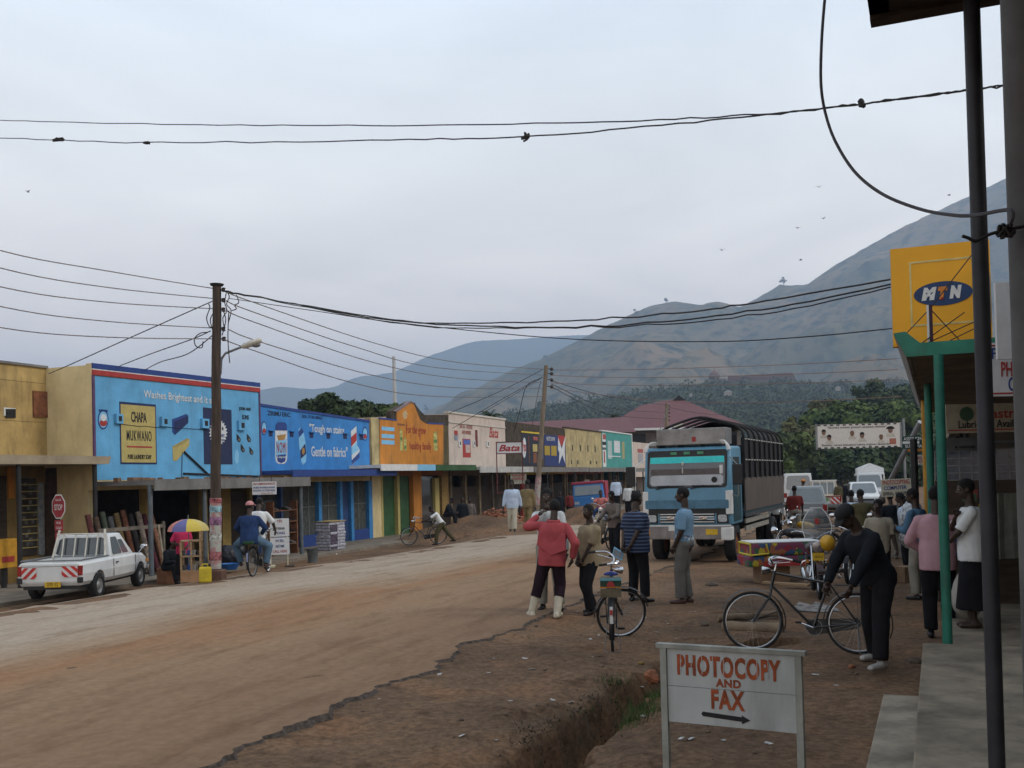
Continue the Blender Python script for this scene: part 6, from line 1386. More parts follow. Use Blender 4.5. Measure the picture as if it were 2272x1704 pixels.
def chevron(par, x0, x1, z0, z1, y, flip=1, back=True):
    p_ = MB().b2(x0, x1, y - .006, y, z0, z1).build('hazard_plate', WHITE, par); w_, h_ = x1 - x0, z1 - z0
    for a in (-.55, .0, .55):
        q = []
        for (u_, v_) in ((a, 0), (a + .28, 0), (a + .28 + .75, 1), (a + .75, 1)): q.append((u_, v_))
        # clip to the unit square
        poly = q
        for ax_, lim, sg in ((0, 0, 1), (0, 1, -1)):
            out = []
            for i in range(len(poly)):
                A1, B1_ = poly[i], poly[(i + 1) % len(poly)]; ia, ib = sg * (A1[ax_] - lim) >= 0, sg * (B1_[ax_] - lim) >= 0
                if ia: out.append(A1)
                if ia != ib:
                    t_ = (lim - A1[ax_]) / (B1_[ax_] - A1[ax_]); out.append((lim, A1[1] + t_ * (B1_[1] - A1[1])))
            poly = out
        if len(poly) > 2: MB().prism([((x0 + (u_ if flip > 0 else 1 - u_) * w_), z0 + v_ * h_) for u_, v_ in poly], .004, (0, y - .011, 0)).build('red_stripe', M('hazard_red', (.5, .03, .025), .5), p_)
# ---- white pickup parked on the left
fl = foot(95, 1330); fr_ = foot(214, 1317); mid = (fl + fr_) / 2
PD = foot(258, 1312); 
pk = thing('pickup_truck', 'old white pickup with red hazard plates on its tailgate parked on the left', 'pickup', PY(196, 1311, 24.6) * 1.0, D2R(-1.5), None)
pk.location.z = G(pk.location.x, pk.location.y) - .02; pk.location.z = -.40
pk.scale = (1.04, 1.0, 1.02)
bd = hull([(-1.90, .66, .42, .84), (-1.86, .70, .36, .86), (-.4, .735, .34, .87), (.3, .74, .34, .87), (1.0, .735, .34, .86), (1.6, .70, .34, .82), (1.84, .66, .36, .76), (1.92, .60, .42, .70)], 'body', CARW, pk)
c = MB().b2(-.6, .6, -1.82, -.44, .52, 1.2).build('cut', BLACK); c.parent = pk; boolean(bd, c)
arches(bd, [(.74, -1.12, .30), (-.74, -1.12, .30), (.74, 1.30, .30), (-.74, 1.30, .30)], .335, .25)
bd.data.materials.append(CARW)
MB().b2(-.6, .6, -1.86, 1.7, .28, .44).build('underbody', TRIMK, pk)
_, pane = glasshouse(pk, (-.38, .98, .70, .84), (-.22, .42, .585, 1.385), CARW)
wn = pane('rear', .07, .93, .14, .86, 'rear_window', glass_mat('cargo_window', (.045, .05, .05)))
pane('right', .06, .50, .12, .86, 'side_window', glass_mat('pale_side_glass', (.10, .115, .12))); pane('right', .53, .80, .12, .72, 'side_window', glass_mat('pale_side_glass', (.10, .115, .12))); pane('left', .2, .94, .12, .86, 'side_window'); pane('front', .06, .94, .08, .9, 'windscreen')
random.seed(2)
for i in range(9):
    x, z = -.42 + (i % 5) * .2, .98 + (i // 5) * .16; m = MB(); m.cone((x, -.335 + (z - .84) * .29, z), (x, -.32 + (z - .84) * .29, z), .07, n=12); m.build('cargo_roll', M('pale_rolls', (.35, .36, .35), .7), wn)
m = MB()
for x in (-.40, -.13, .13, .38): m.cone((x, -.46, .86), (x, -.30, 1.40), .016, n=6)
m.cone((-.60, -.47, .87), (-.52, -.27, 1.50), .025, n=6); m.cone((.60, -.47, .87), (.52, -.27, 1.50), .025, n=6); m.cone((-.56, -.31, 1.40), (.56, -.31, 1.40), .02, n=6); m.build('cab_rack', M('cream_rack', (.55, .52, .45), .6), pk)
m = MB(); m.tube([(-.64, -1.86, .90), (-.66, -.45, .90), (.66, -.45, .90), (.64, -1.86, .90), ], .018, 6, closed=True); m.build('bed_rail', STEEL, pk)
tg = MB().b2(-.60, .60, -1.915, -1.88, .44, .84).build('tailgate', CARW, pk, bevel=.012); MB().b2(-.6, .6, -1.918, -1.91, .775, .79).build('tailgate_crease', M('shadow_gap', (.2, .2, .2), .6), tg)
chevron(pk, -.60, -.28, .52, .76, -1.92, 1); chevron(pk, .26, .60, .55, .78, -1.92, -1)
for sx in (-1, 1):
    tl = MB().b2(sx * .60, sx * .695, -1.925, -1.86, .58, .79).build('tail_lamp', REDL, pk, bevel=.01); MB().b2(sx * .60, sx * .70, -1.95, -1.88, .42, .54).build('bumper_corner', TRIMK, pk)
pl = MB().b2(-.10, .24, -1.945, -1.93, .335, .45).build('number_plate', YPL, pk); text('UAB 277', .05, BLK, pl, (.07, -1.948, .42), width=.22, height=.035, ext=.001); text('277 75', .05, BLK, pl, (.07, -1.948, .37), width=.24, height=.045, ext=.001)
for (x, y, s) in ((.66, -1.12, 1), (-.66, -1.12, -1), (.66, 1.30, 1), (-.66, 1.30, -1)): cwheel(pk, (x, y, .285), .285, .17, M('dull_hub', (.3, .3, .29), .5, .2, metal=.5), s)
for y0 in (-.37, .93): MB().b2(.748, .757, y0, y0 + .012, .42, .83).build('door_gap', TRIMK, pk)
MB().b2(.75, .775, -.24, -.12, .72, .745).build('door_handle', TRIMK, pk)
m = MB(); m.cone((.70, 1.25, .83), (.80, 1.28, .97), .012, n=5); m.ell((.82, 1.27, 1.0), (.085, .03, .055), 12, 8); m.build('wing_mirror', CHROME, pk, smooth=True)
m = MB(); m.b2(-.72, .72, 1.88, 1.97, .38, .50); m.build('front_bumper', CHROME, pk, bevel=.02); MB().b2(.70, .725, 1.72, 1.84, .60, .66).build('side_lamp', AMB, pk)
# ---- big lorry facing the camera
TX, TY = (1521 - 1136) / FPX * 26.3, 26.3
tk = thing('lorry', 'light blue cargo lorry with a caged body and a metal box on its cab', 'lorry', (TX, TY, G(TX, TY) - .03), D2R(157.0))
TB = M('lorry_blue', (.10, .25, .36), .45, .1, 3, spec=.45, grime=.25); TBD = M('lorry_dark_teal', (.02, .06, .075), .55, .2, 3, grime=.3); TSCR = glass_mat('lorry_screen', (.06, .06, .065), .05); TAR = M('black_tarpaulin_frame', (.016, .014, .014), .8, .4, 4, .3); DUSTY = M('dusty_board', (.11, .085, .07), .9, .35, 1.5, .2, col2=(.075, .062, .055), grime=.6)
# local: +y forward (towards the camera), x: local +x is the viewer's left... (faces camera)
m = MB(); prof = [(-.02, .98), (0.02, 1.15), (.0, 1.9), (-.18, 2.86), (-.30, 2.98), (-1.55, 3.0), (-1.6, .98)]
hw_ = 1.12; vs = []
rings = [[Vector((x, y, z)) for y, z in prof] for x in (-hw_, -hw_ + .05, hw_ - .05, hw_)]
for i, q in enumerate(rings):
    if i in (0, 3): rings[i] = [Vector((p.x, p.y - .05 if p.y > -.5 else p.y, min(p.z, 2.95))) for p in q]
m.loft(rings); m.build('cab', TB, tk, bevel=.03, smooth=True, ang=50)
def fpl(z, off=.012):       # y on the front face at height z
    if z < 1.15: y = lerp(-.02, .02, (z - .98) / .17)
    elif z < 1.9: y = lerp(.02, 0, (z - 1.15) / .75)
    else: y = lerp(0, -.18, (z - 1.9) / .96)
    return y + off
def fpanel(name, mat, x0, x1, z0, z1, off=.012, th=.02, parent=None, c=.0):
    pts = [(x0 + c, z0), (x1 - c, z0), (x1, z0 + c), (x1, z1 - c), (x1 - c, z1), (x0 + c, z1), (x0, z1 - c), (x0, z0 + c)] if c else [(x0, z0), (x1, z0), (x1, z1), (x0, z1)]
    n = len(pts); m = MB(); m.add([Vector((x, fpl(z, off), z)) for x, z in pts] + [Vector((x, fpl(z, off - th), z)) for x, z in pts], [tuple(range(n)), tuple(range(2 * n - 1, n - 1, -1))] + [(i, i + n, (i + 1) % n + n, (i + 1) % n) for i in range(n)]); return m.build(name, mat, parent or tk)
ws = fpanel('windscreen_surround', TRIMK, -1.04, 1.04, 1.93, 2.90, .008, c=.06); sg_ = fpanel('windscreen', TSCR, -.98, .98, 1.97, 2.74, .014, parent=ws, c=.08)
fpanel('sun_strip', M('turquoise_strip', (.03, .55, .55), .4, .1), -.96, .96, 2.57, 2.73, .02, parent=ws); 
for x in (-.35, 0, .35): fpanel('roof_lamp', M('green_lamp', (.05, .22, .10), .3), x - .08, x + .08, 2.79, 2.86, .02, parent=ws)
fpanel('painted_reflection', M('reflection_white', (.38, .39, .40), .5, .15, 2), -.94, .94, 2.0, 2.26, .018, parent=ws, c=.05); fpanel('dark_dash', M('brown_dash', (.09, .07, .065), .6, .2), -.94, .94, 2.26, 2.42, .018, parent=ws)  # pale lower panel paints a reflection onto the windscreen
m = MB(); m.lathe([(.075, 0), (.075, .02)], (-.72, fpl(2.13) + .01, 2.13), 16, 'Y'); m.build('round_sticker', BLACK, ws)
m = MB(); m.b2(-.93, -.85, fpl(2.4) - .01, fpl(2.4) + .03, 2.28, 2.50); m.build('sticker', WHITE, ws)
m = MB(); m.ell((.1, fpl(2.5) + .02, 2.55), (.03, .012, .06), 8, 6); m.ell((.1, fpl(2.4) + .03, 2.38), (.022, .012, .09), 8, 6); m.build('hanging_charm', M('pale_charm', (.5, .5, .45), .7), ws)
for x0 in (.80, -.10): 
    m = MB(); m.cone((x0, fpl(1.93) + .03, 1.90), (x0 - .35, fpl(2.0) + .035, 2.0), .012, n=5); m.cone((x0 - .05, fpl(2) + .04, 1.985), (x0 - .75, fpl(2.0) + .04, 1.975), .012, n=5); m.build('wiper', BLACK, tk)
fpanel('front_panel', TB, -1.08, 1.08, 1.42, 1.88, .03, c=.03); fpanel('panel_lip', M('deep_lorry_blue', (.06, .16, .24), .45), -1.08, 1.08, 1.40, 1.62, .038, c=.02); fpanel('panel_gap', TRIMK, -1.08, 1.08, 1.28, 1.40, .012)
fpanel('grille_back', TRIMK, -.72, .72, 1.02, 1.29, .012)
for i in range(4): fpanel('grille_bar', WHITE, -.70, .70, 1.05 + i * .065, 1.075 + i * .065, .03)
for x in (.42, -.42): fpanel('grille_badge', CHROME, x - .1, x + .1, 1.12, 1.2, .04, c=.03)
for sx in (-1, 1):
    hl = fpanel('headlight', TRIMK, sx * .76 if sx > 0 else -1.06, sx * 1.06 if sx > 0 else -.76, 1.02, 1.28, .02); fpanel('lamp_lens', LAMPG, min(sx * .80, sx * 1.02), max(sx * .80, sx * 1.02), 1.06, 1.24, .03, parent=hl, c=.03)
m = MB(); m.b2(-1.13, 1.13, -.25, .12, .62, .95); bp_ = m.build('bumper', M('grey_bumper', (.26, .23, .22), .6, .2, 3, grime=.5), tk, bevel=.03); MB().b2(-1.12, 1.12, .0, .13, .95, .985).build('bumper_strip', WHITE, bp_)
m = MB(); m.b2(-1.15, -.88, -.2, .14, .60, .93); m.build('bumper_end', WHITE, bp_, bevel=.03); MB().b2(-.80, -.5, .12, .135, .74, .88).build('number_plate', YPL, bp_); MB().b2(.95, 1.07, .12, .135, .72, .86).build('fog_lamp', AMB, bp_); MB().b2(.30, .46, .12, .135, .84, .96).build('white_tag', WHITE, bp_)
MB().b2(-1.15, -1.0, -.2, .045, 1.25, 1.85).build('corner_panel', WHITE, tk, bevel=.02); MB().b2(1.0, 1.15, -.2, .045, 1.25, 1.85).build('corner_panel', WHITE, tk, bevel=.02)
for sx in (-1, 1):
    m = MB(); m.b2(sx * 1.10, sx * 1.135, -1.35, -.35, 1.05, 2.05); dr = m.build('door', TBD if sx < 0 else TB, tk, bevel=.01); MB().b2(sx * 1.10, sx * 1.14, -1.2, -.42, 2.08, 2.7).build('door_window', GLASS, dr)
    m = MB()
    for k in range(3): m.tube(catm([(sx * (.78 + .03 * k), -.3, 3.12 - .03 * k), (sx * (.98 + .03 * k), -.18, 3.1 - .03 * k), (sx * (1.06 + .03 * k), -.12, 2.88), ], 5), .022, 6)
    m.build('roof_tube', WHITE, tk, smooth=True)
    m = MB(); m.tube([(sx * 1.1, -.15, 2.7), (sx * 1.32, .05, 2.5), (sx * 1.34, .05, 1.7), (sx * 1.12, -.1, 1.75)], .016, 6); ma = m.build('mirror_arm', WHITE if sx > 0 else STEEL, tk); MB().box((sx * 1.45 if sx > 0 else sx * 1.32, .05, 2.25), (.26, .06, .52)).build('mirror', BLACK, ma, bevel=.03)
m = MB(); m.b2(-1.0, .82, -1.0, -.25, 3.04, 3.46); bx_ = m.build('roof_box', M('dented_tin', (.27, .265, .26), .45, .25, 2.5, .3, metal=.55, grime=.4), tk, bevel=.02); m = MB(); m.b2(-.22, -.12, -.25, -.244, 3.12, 3.24); m.build('red_patch', RED, bx_)
m = MB()
for x in (-.9, -.3, .3, .8): m.b2(x - .03, x + .03, -1.1, -.3, 2.98, 3.05)
m.build('roof_rack', BLACK, tk)
# chassis and body
MB().b2(-.5, .5, -8.6, -.2, .62, .9).build('chassis', BLACK, tk)
m = MB(); m.b2(-1.16, 1.16, -8.7, -1.75, 1.12, 1.26); m.build('body_floor', TBD, tk)
for sx in (-1, 1):
    MB().b2(sx * 1.14, sx * 1.18, -8.7, -1.75, 1.26, 2.15).build('side_board', DUSTY, tk)
    m = MB()
    for i in range(30): m.b2(sx * 1.17, sx * 1.20, -8.6 + i * .235, -8.52 + i * .235, 1.10, 1.2)
    m.build('hook_rail', STEEL, tk)
    m = MB(); m.b2(sx * 1.10, sx * 1.13, -8.7, -1.75, 2.15, 3.25); m.build('dark_canvas_side', TAR, tk)
    ribs = MB()
    for i in range(9): ribs.b2(sx * 1.135, sx * 1.19, -8.7 + i * .86, -8.64 + i * .86, 2.1, 3.3)
    ribs.each('cage_post', TAR, tk)
    for z in (2.62, 3.18):
        m = MB()
        for i in range(16): m.b2(sx * 1.19, sx * 1.205, -8.5 + i * .43, -8.26 + i * .43, z, z + .03)
        m.each('pale_lashing', M('pale_lashing', (.42, .42, .38), .8), tk)
    for z in (.72, .92): MB().b2(sx * 1.08, sx * 1.13, -5.8, -2.0, z, z + .12).build('side_guard', M('pale_guard', (.3, .28, .24), .8, .3), tk)
m = MB()
for i in range(9):
    y = -8.67 + i * .86; m.tube(catm([(-1.16, y, 3.25), (-1.05, y, 3.5), (-.6, y, 3.68), (0, y, 3.82), (.6, y, 3.68), (1.05, y, 3.5), (1.16, y, 3.25)], 3), .035, 6)
m.each('roof_hoop', TAR, tk)
m = MB(); prof = [(-1.12, 3.22), (-1.0, 3.46), (-.6, 3.62), (0, 3.76), (.6, 3.62), (1.0, 3.46), (1.12, 3.22)]; m.add([Vector((x, y, z)) for y in (-8.66, -3.4) for x, z in prof], [(i, i + 1, i + 8, i + 7) for i in range(6)]); m.build('rear_canvas', TAR, tk, fix=False)
MB().b2(-1.12, 1.12, -8.72, -8.66, 1.26, 3.2).build('tail_board', DUSTY, tk)
for x in (-.95, .95):
    cwheel(tk, (x, -.95, .46), .46, .28, RUST, 1 if x > 0 else -1)
    for dx in (-.14, .14): cwheel(tk, (x + dx, -6.4, .46), .46, .24, STEEL, 1 if x > 0 else -1)
    m = MB(); guard.cy, guard.cz = -.95, .46; m.tube([(x, y, z) for _, y, z in arc(-.95, .46, .56, 20, 160)], .12, 6); m.build('wheel_arch', TBD, tk)
m = MB(); m.cone((.95, -.35, 3.0), (.55, -.5, 4.0), .012, n=5); m.build('aerial', STEEL, tk)
MB().b2(-1.0, 1.0, -1.7, -1.62, 1.3, 3.3).build('headboard', TAR, tk)
# ---- vehicles further down the street
def simple_car(kind, label, px, d, rz, L, Wd, Ht, paint, style, group='vehicles parked down the street', zadd=0):
    X, Y = (px - 1136) / FPX * d, d; t = thing(kind, label, {'car': 'car', 'van': 'van', 'pickup_truck': 'pickup'}.get(kind, 'vehicle'), (X, Y, G(X, Y) + zadd), D2R(rz), group); w = Wd / 2; r = .33 if Ht < 1.7 else .38; hl = L / 2
    bz = Ht * .56 if style != 'van' else Ht * .5
    hull([(-hl, w - .1, .36, bz - .02), (-hl + .1, w - .03, .32, bz), (0, w, .32, bz + .02), (hl - .5, w - .02, .32, bz - .02), (hl - .08, w - .08, .34, bz - .10), (hl, w - .14, .4, bz - .16)], 'body', paint, t, smooth=True, ang=50)
    if style == 'wagon': gl = glasshouse(t, (-hl + .05, hl - 1.15, w - .05, bz - .02), (-hl + .42, hl - 2.05, w - .2, Ht), paint)
    elif style == 'van': gl = glasshouse(t, (-hl + .03, hl - .95, w - .04, bz - .02), (-hl + .12, hl - 1.5, w - .14, Ht), paint)
    else: gl = glasshouse(t, (-.45, hl - 1.1, w - .05, bz - .02), (-.3, hl - 1.8, w - .17, Ht), paint)
    pane = gl[1]; pane('rear', .08, .92, .12, .88, 'rear_window', glass_mat('pale_rear_glass', (.12, .14, .15))); pane('front', .07, .93, .10, .9, 'windscreen', glass_mat('pale_rear_glass', (.12, .14, .15)))
    for f in ('left', 'right'): pane(f, .06, .48, .14, .86, 'side_window'); pane(f, .52, .92, .14, .86, 'side_window')
    for sx in (-1, 1):
        MB().b2(sx * (w - .22), sx * (w - .05), -hl - .02, -hl + .06, bz - .32, bz - .06).build('tail_lamp', REDL, t); MB().b2(sx * (w - .38), sx * (w - .12), hl - .06, hl + .02, bz - .38, bz - .22).build('headlight', LAMPG, t)
        for y in (-hl + .8, hl - .85): cwheel(t, (sx * (w - .1), y, r), r, .2, STEEL, sx)
    MB().b2(-w + .05, w - .05, -hl - .07, -hl + .05, .38, .52).build('rear_bumper', STEEL, t, bevel=.02); MB().b2(-w + .05, w - .05, hl - .05, hl + .07, .36, .52).build('front_bumper', STEEL, t, bevel=.02); MB().b2(-.24, .24, -hl - .08, -hl - .065, .56, .66).build('number_plate', WHITE, t); MB().b2(-.45, .45, hl - .03, hl + .03, bz - .36, bz - .24).build('grille', TRIMK, t)
    MB().b2(-w + .12, w - .12, -hl + .3, hl - .3, .2, .36).build('underbody', TRIMK, t); return t, pane, w, hl, bz
c1, pn, w, hl, bz = simple_car('car', 'silver grey estate car seen from behind beside the maroon shirted man', 1788, 46, -16, 4.2, 1.72, 1.62, SILV, 'wagon')
c2, pn, w, hl, bz = simple_car('van', 'white off road wagon with roof rack beyond the lorry back', 1764, 62, -12, 4.6, 1.75, 2.15, CARW, 'van')
m = MB()
for x in (-.7, .7): m.cone((x, -1.8, 2.32), (x, .5, 2.32), .025, n=6)
for y in (-1.8, -1.2, -.6, 0, .5): m.cone((-.7, y, 2.3), (.7, y, 2.3), .025, n=6); m.cone((-.7, y, 2.12), (-.7, y, 2.32), .02, n=5); m.cone((.7, y, 2.12), (.7, y, 2.32), .02, n=5)
m.build('roof_rack', BLACK, c2)
c3, pn, w, hl, bz = simple_car('pickup_truck', 'red and white pickup with a chevron plate seen from behind', 1824, 56, -14, 4.8, 1.68, 1.72, M('cream_truck_paint', (.42, .36, .28), .5, .15), 'pickup')
MB().b2(-w + .05, w - .05, -hl + .0, -hl + .06, bz - .1, bz).build('red_band', RED, c3); chevron(c3, .25, .7, bz - .42, bz - .08, -hl - .03, -1); MB().b2(-.1, .12, -hl - .02, -hl, bz - .38, bz - .12).build('green_panel', M('green_patch', (.1, .3, .12), .6), c3)
m = MB()
for x in (-.55, -.18, .18, .55): m.cone((x, -.62, bz), (x, -.5, 1.72), .025, n=5)
m.cone((-.7, -.5, 1.74), (.7, -.5, 1.74), .03, n=5); m.build('cab_rack', WHITE, c3)
c4, pn, w, hl, bz = simple_car('car', 'white car facing the camera in front of the boxed lorry', 1912, 60, 165, 4.3, 1.74, 1.55, CARW, 'wagon')
c5, pn, w, hl, bz = simple_car('van', 'pale minibus with brownish windscreen behind the white car', 1925, 69, 165, 4.6, 1.8, 2.0, M('pale_silver_paint', (.42, .43, .44), .4, .1), 'van')
# boxed lorry
X, Y = (1931 - 1136) / FPX * 80, 80; t = thing('box_lorry', 'white canvas topped lorry at the far end of the parked vehicles', 'lorry', (X, Y, G(X, Y)), D2R(163), 'vehicles parked down the street')
m = MB(); m.prism([(-1.0, .9), (1.0, .9), (1.0, 2.35), (0, 2.75), (-1.0, 2.35)], 4.5, (0, -5.2, 0)); m.build('box_body', M('white_canvas', (.62, .63, .63), .8, .1), t); m = MB(); m.b2(-.95, .95, -.7, 1.0, .5, 2.0); m.build('cab', CARW, t, bevel=.08); MB().b2(-.85, .85, .99, 1.02, 1.25, 1.85).build('windscreen', GLASS, t)
for sx in (-1, 1):
    for y in (.3, -4): cwheel(t, (sx * .85, y, .42), .42, .25, STEEL, sx)
# blue and red truck on the far left side
X, Y = (1307 - 1136) / FPX * 68, 68; t = thing('small_truck', 'tilted blue truck with a red roofed cab parked before the far shops', 'lorry', (X, Y, -.5), D2R(172)); t.rotation_euler = (0, D2R(3), D2R(172))
RB = M('bright_truck_blue', (.03, .16, .42), .45, .1); RR = M('truck_crimson', (.30, .03, .06), .5, .15)
m = MB(); m.b2(-1.02, 1.02, -.3, 1.0, .55, 1.3); m.build('cab', RB, t, bevel=.06); m = MB(); m.loft([[Vector((-1.0, -.3, 1.3)), Vector((1.0, -.3, 1.3)), Vector((1.0, .98, 1.3)), Vector((-1.0, .98, 1.3))], [Vector((-.95, -.3, 2.1)), Vector((.95, -.3, 2.1)), Vector((.95, .78, 2.1)), Vector((-.95, .78, 2.1))]]); m.build('upper_cab', RB, t, bevel=.05)
m = MB(); m.add([Vector((-.86, 1.0, 1.36)), Vector((.86, 1.0, 1.36)), Vector((.84, .84, 1.96)), Vector((-.84, .84, 1.96))], [(3, 2, 1, 0)]); m.build('windscreen', glass_mat('pale_rear_glass', (.12, .14, .15)), t, fix=False)
m = MB(); m.b2(-1.06, 1.06, -.4, .85, 2.06, 2.24); m.build('red_roof', RR, t, bevel=.06); m = MB(); m.b2(-1.1, 1.1, -4.5, -.4, .8, 2.2); m.build('cargo_body', RR, t); m = MB(); m.box((.05, .3, 2.3), (.3, .3, .12)); m.build('roof_lamp', CONC, t)
MB().b2(-1.0, 1.0, .98, 1.05, .5, .68).build('bumper', STEEL, t); MB().b2(-.25, .25, 1.05, 1.07, .52, .66).build('number_plate', WHITE, t)
for sx in (-1, 1): cwheel(t, (sx * .85, .3, .38), .38, .22, STEEL, sx); cwheel(t, (sx * .85, -3.2, .38), .38, .22, STEEL, sx); MB().b2(sx * .6, sx * .9, .99, 1.03, .78, .95).build('headlight', LAMPG, t)
# ================================================================ right hand side (its own street direction)
TH2 = D2R(22.5); _u2 = Vector((math.sin(TH2), math.cos(TH2), 0)); _n2 = Vector((math.cos(TH2), -math.sin(TH2), 0)); RZ2 = -TH2
def S2(s, r, z=0.0): return _n2 * s + _u2 * r + Vector((0, 0, z))
def to2(p): return (p.x * _n2.x + p.y * _n2.y, p.x * _u2.x + p.y * _u2.y)
VCON = M('smooth_veranda_concrete', (.215, .175, .125), .92, .35, 1.8, .5, grime=.75); VEDGE = M('bright_step_concrete', (.255, .215, .16), .92, .3, 2.5, .5, grime=.6)
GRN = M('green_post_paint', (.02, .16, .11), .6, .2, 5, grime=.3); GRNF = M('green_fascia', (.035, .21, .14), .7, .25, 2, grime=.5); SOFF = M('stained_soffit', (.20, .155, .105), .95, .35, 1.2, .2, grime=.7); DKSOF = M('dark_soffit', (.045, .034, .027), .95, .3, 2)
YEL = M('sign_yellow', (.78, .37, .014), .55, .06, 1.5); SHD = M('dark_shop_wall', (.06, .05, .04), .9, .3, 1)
e2 = P(2041, 1426, .3); rE = to2(e2)[1]
SU = (to2(P(2030, 1704, .3))[0] + to2(P(2040, 1480, .3))[0]) / 2; SL = (to2(P(1918, 1704, .06))[0] + to2(P(1962, 1540, .06))[0]) / 2; rL = to2(P(1962, 1540, .06))[1]
def slab(name, s0, s1, r0, r1, z0, z1, mat):
    m = MB(); m.b2(s0, s1, r0, r1, z0, z1); o = m.build(name, mat, None, bevel=.012); o.rotation_euler = (0, 0, RZ2); o['kind'] = 'structure'; return o
slab('veranda', SU, 4.2, -4, rE, -.35, .30, VCON); slab('step', SL, SU - .003, -4, rL, -.35, .06, VEDGE); slab('veranda', .02, 4.2, rE + .01, 16.5, -.35, .22, VCON); slab('veranda', .1, 4.2, 16.52, 60, -.4, .12, VCON)
def rthing(name, label, cat, s, r, z, group=None): return thing(name, label, cat, S2(s, r, z), RZ2, group)
def vpost(par, s, r, z0, z1, rad, mat, name='post'):
    m = MB(); m.cone((s, r, z0), (s, r, z1), rad, n=16); return m.build(name, mat, par, smooth=True)
# near shop: its canopy and two posts are all that shows
g0 = rthing('near_shop', 'dark canopy and posts of the nearest shop at the right edge', 'shop', 0, 0, 0, 'shops along the right side of the street')
pc = PY(1932, 51, 5.55); sc_, rc_ = to2(pc)
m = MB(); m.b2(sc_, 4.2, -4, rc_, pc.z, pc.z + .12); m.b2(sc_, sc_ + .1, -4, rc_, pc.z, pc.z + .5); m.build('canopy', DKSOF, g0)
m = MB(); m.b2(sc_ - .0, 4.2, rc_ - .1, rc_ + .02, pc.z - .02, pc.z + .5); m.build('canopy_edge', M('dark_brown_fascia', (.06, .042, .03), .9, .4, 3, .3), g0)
q = PY(2190, 1036, 5.2); sp_, rp_ = to2(q)
NPOST = M('blue_grey_steel_post', (.035, .035, .042), .55, .3, 3, .1); PIPE = M('worn_grey_pillar', (.10, .098, .096), .8, .3, 2.2, .2, grime=.6)
vpost(g0, sp_, rp_, .3, pc.z, .04, NPOST, 'post')
q2 = PY(2304, 1036, 3.6); s3_, r3_ = to2(q2); vpost(g0, s3_, r3_, .3, pc.z, .072, PIPE, 'pillar')
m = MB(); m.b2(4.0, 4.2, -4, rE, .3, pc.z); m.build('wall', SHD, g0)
MB().b2(4.2, 9, -6, rE, .3, 6.4).build('sun_blocker', SHD, g0)  # added block out of view, keeps the sun off the right foreground
# loose cable looping down to the pillar
W3 = [(1838, -60), (1830, 0), (1823, 95), (1822, 190), (1834, 260), (1858, 322), (1900, 385), (1960, 432), (2040, 464), (2110, 477), (2160, 478), (2215, 468), (2240, 466), (2247, 474), (2244, 492), (2232, 505)]
wire([PY(*p, lerp(4.7, 3.5, max(0, (p[0] - 1830) / 410))) for p in W3], .0072, 'thick loose black cable looping down from the canopy to the grey pillar', 'loose cables on the pillar', M('cable_rubber', (.05, .045, .05), .6, .2), 'loose_cable', cat='cable', n=8)
m = MB(); random.seed(6)
for k in range(9):
    c = [(2232 + random.uniform(-22, 22), 512 + random.uniform(-12, 16)) for _ in range(5)]; m.tube(catm([PY(*p, 3.5 + random.uniform(-.03, .03)) for p in c], 4), .005, 5)
m.tube(catm([PY(*p, 3.5) for p in ((2135, 524), (2148, 528), (2164, 535), (2190, 522), (2225, 512), (2285, 500))], 4), .006, 5); o = m.build('wire_tie', WIRE); tag(o, 'knotted wire tie binding the loose cable to the grey pillar', 'wire', 'loose cables on the pillar')
# green canopy shop
g1_ = rthing('green_shop', 'shop with a green canopy edge and green posts under the yellow sign', 'shop', 0, 0, 0, 'shops along the right side of the street')
pe = PY(2006, 792, 10.9); se, re_ = to2(pe); zb = pe.z; r1_ = 24.0
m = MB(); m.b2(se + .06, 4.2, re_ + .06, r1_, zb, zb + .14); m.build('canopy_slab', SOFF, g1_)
m = MB(); m.prism([(se - .10, zb + .26), (se + .02, zb + .27), (se + .16, zb + .14), (4.2, zb + .16), (4.2, zb), (se + .02, zb)], .06, (0, re_, 0)); m.build('green_fascia', GRNF, g1_)
m = MB(); m.loft([[Vector((se - .10, r, zb + .25)), Vector((se + .05, r, zb + .25)), Vector((se + .07, r, zb)), Vector((se + .02, r, zb))] for r in (re_ + .06, r1_)]); m.build('side_fascia', M('grey_white_fascia', (.24, .23, .21), .9, .25, 2, grime=.6), g1_)
gp = PY(2090, 1036, 10.75); sg, rg = to2(gp); vpost(g1_, sg, rg, .22, zb, .05, GRN, 'green_post')
gp = PY(2064, 1036, 14.5); vpost(g1_, *to2(gp), .22, zb, .05, GRN, 'green_post'); gp = PY(2055, 1036, 18); vpost(g1_, *to2(gp), .1, zb, .055, M('ochre_post', (.42, .22, .03), .7, .2, 4), 'ochre_post')
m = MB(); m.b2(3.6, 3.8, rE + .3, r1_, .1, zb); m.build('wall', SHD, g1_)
m = MB(); m.b2(.9, 1.1, 8.6, re_ + 1.5, zb + .35, zb + 1.35); m.build('parapet', M('peeling_parapet', (.48, .47, .45), .9, .8, 3.5, .4, col2=(.09, .11, .16), mix=(.44, .52)), g1_)
m = MB(); m.b2(1.25, 1.5, 8.6, r1_, zb + .14, zb + .9); m.build('upper_wall', M('brown_upper_wall', (.16, .115, .075), .95, .4, 3, .4), g1_)
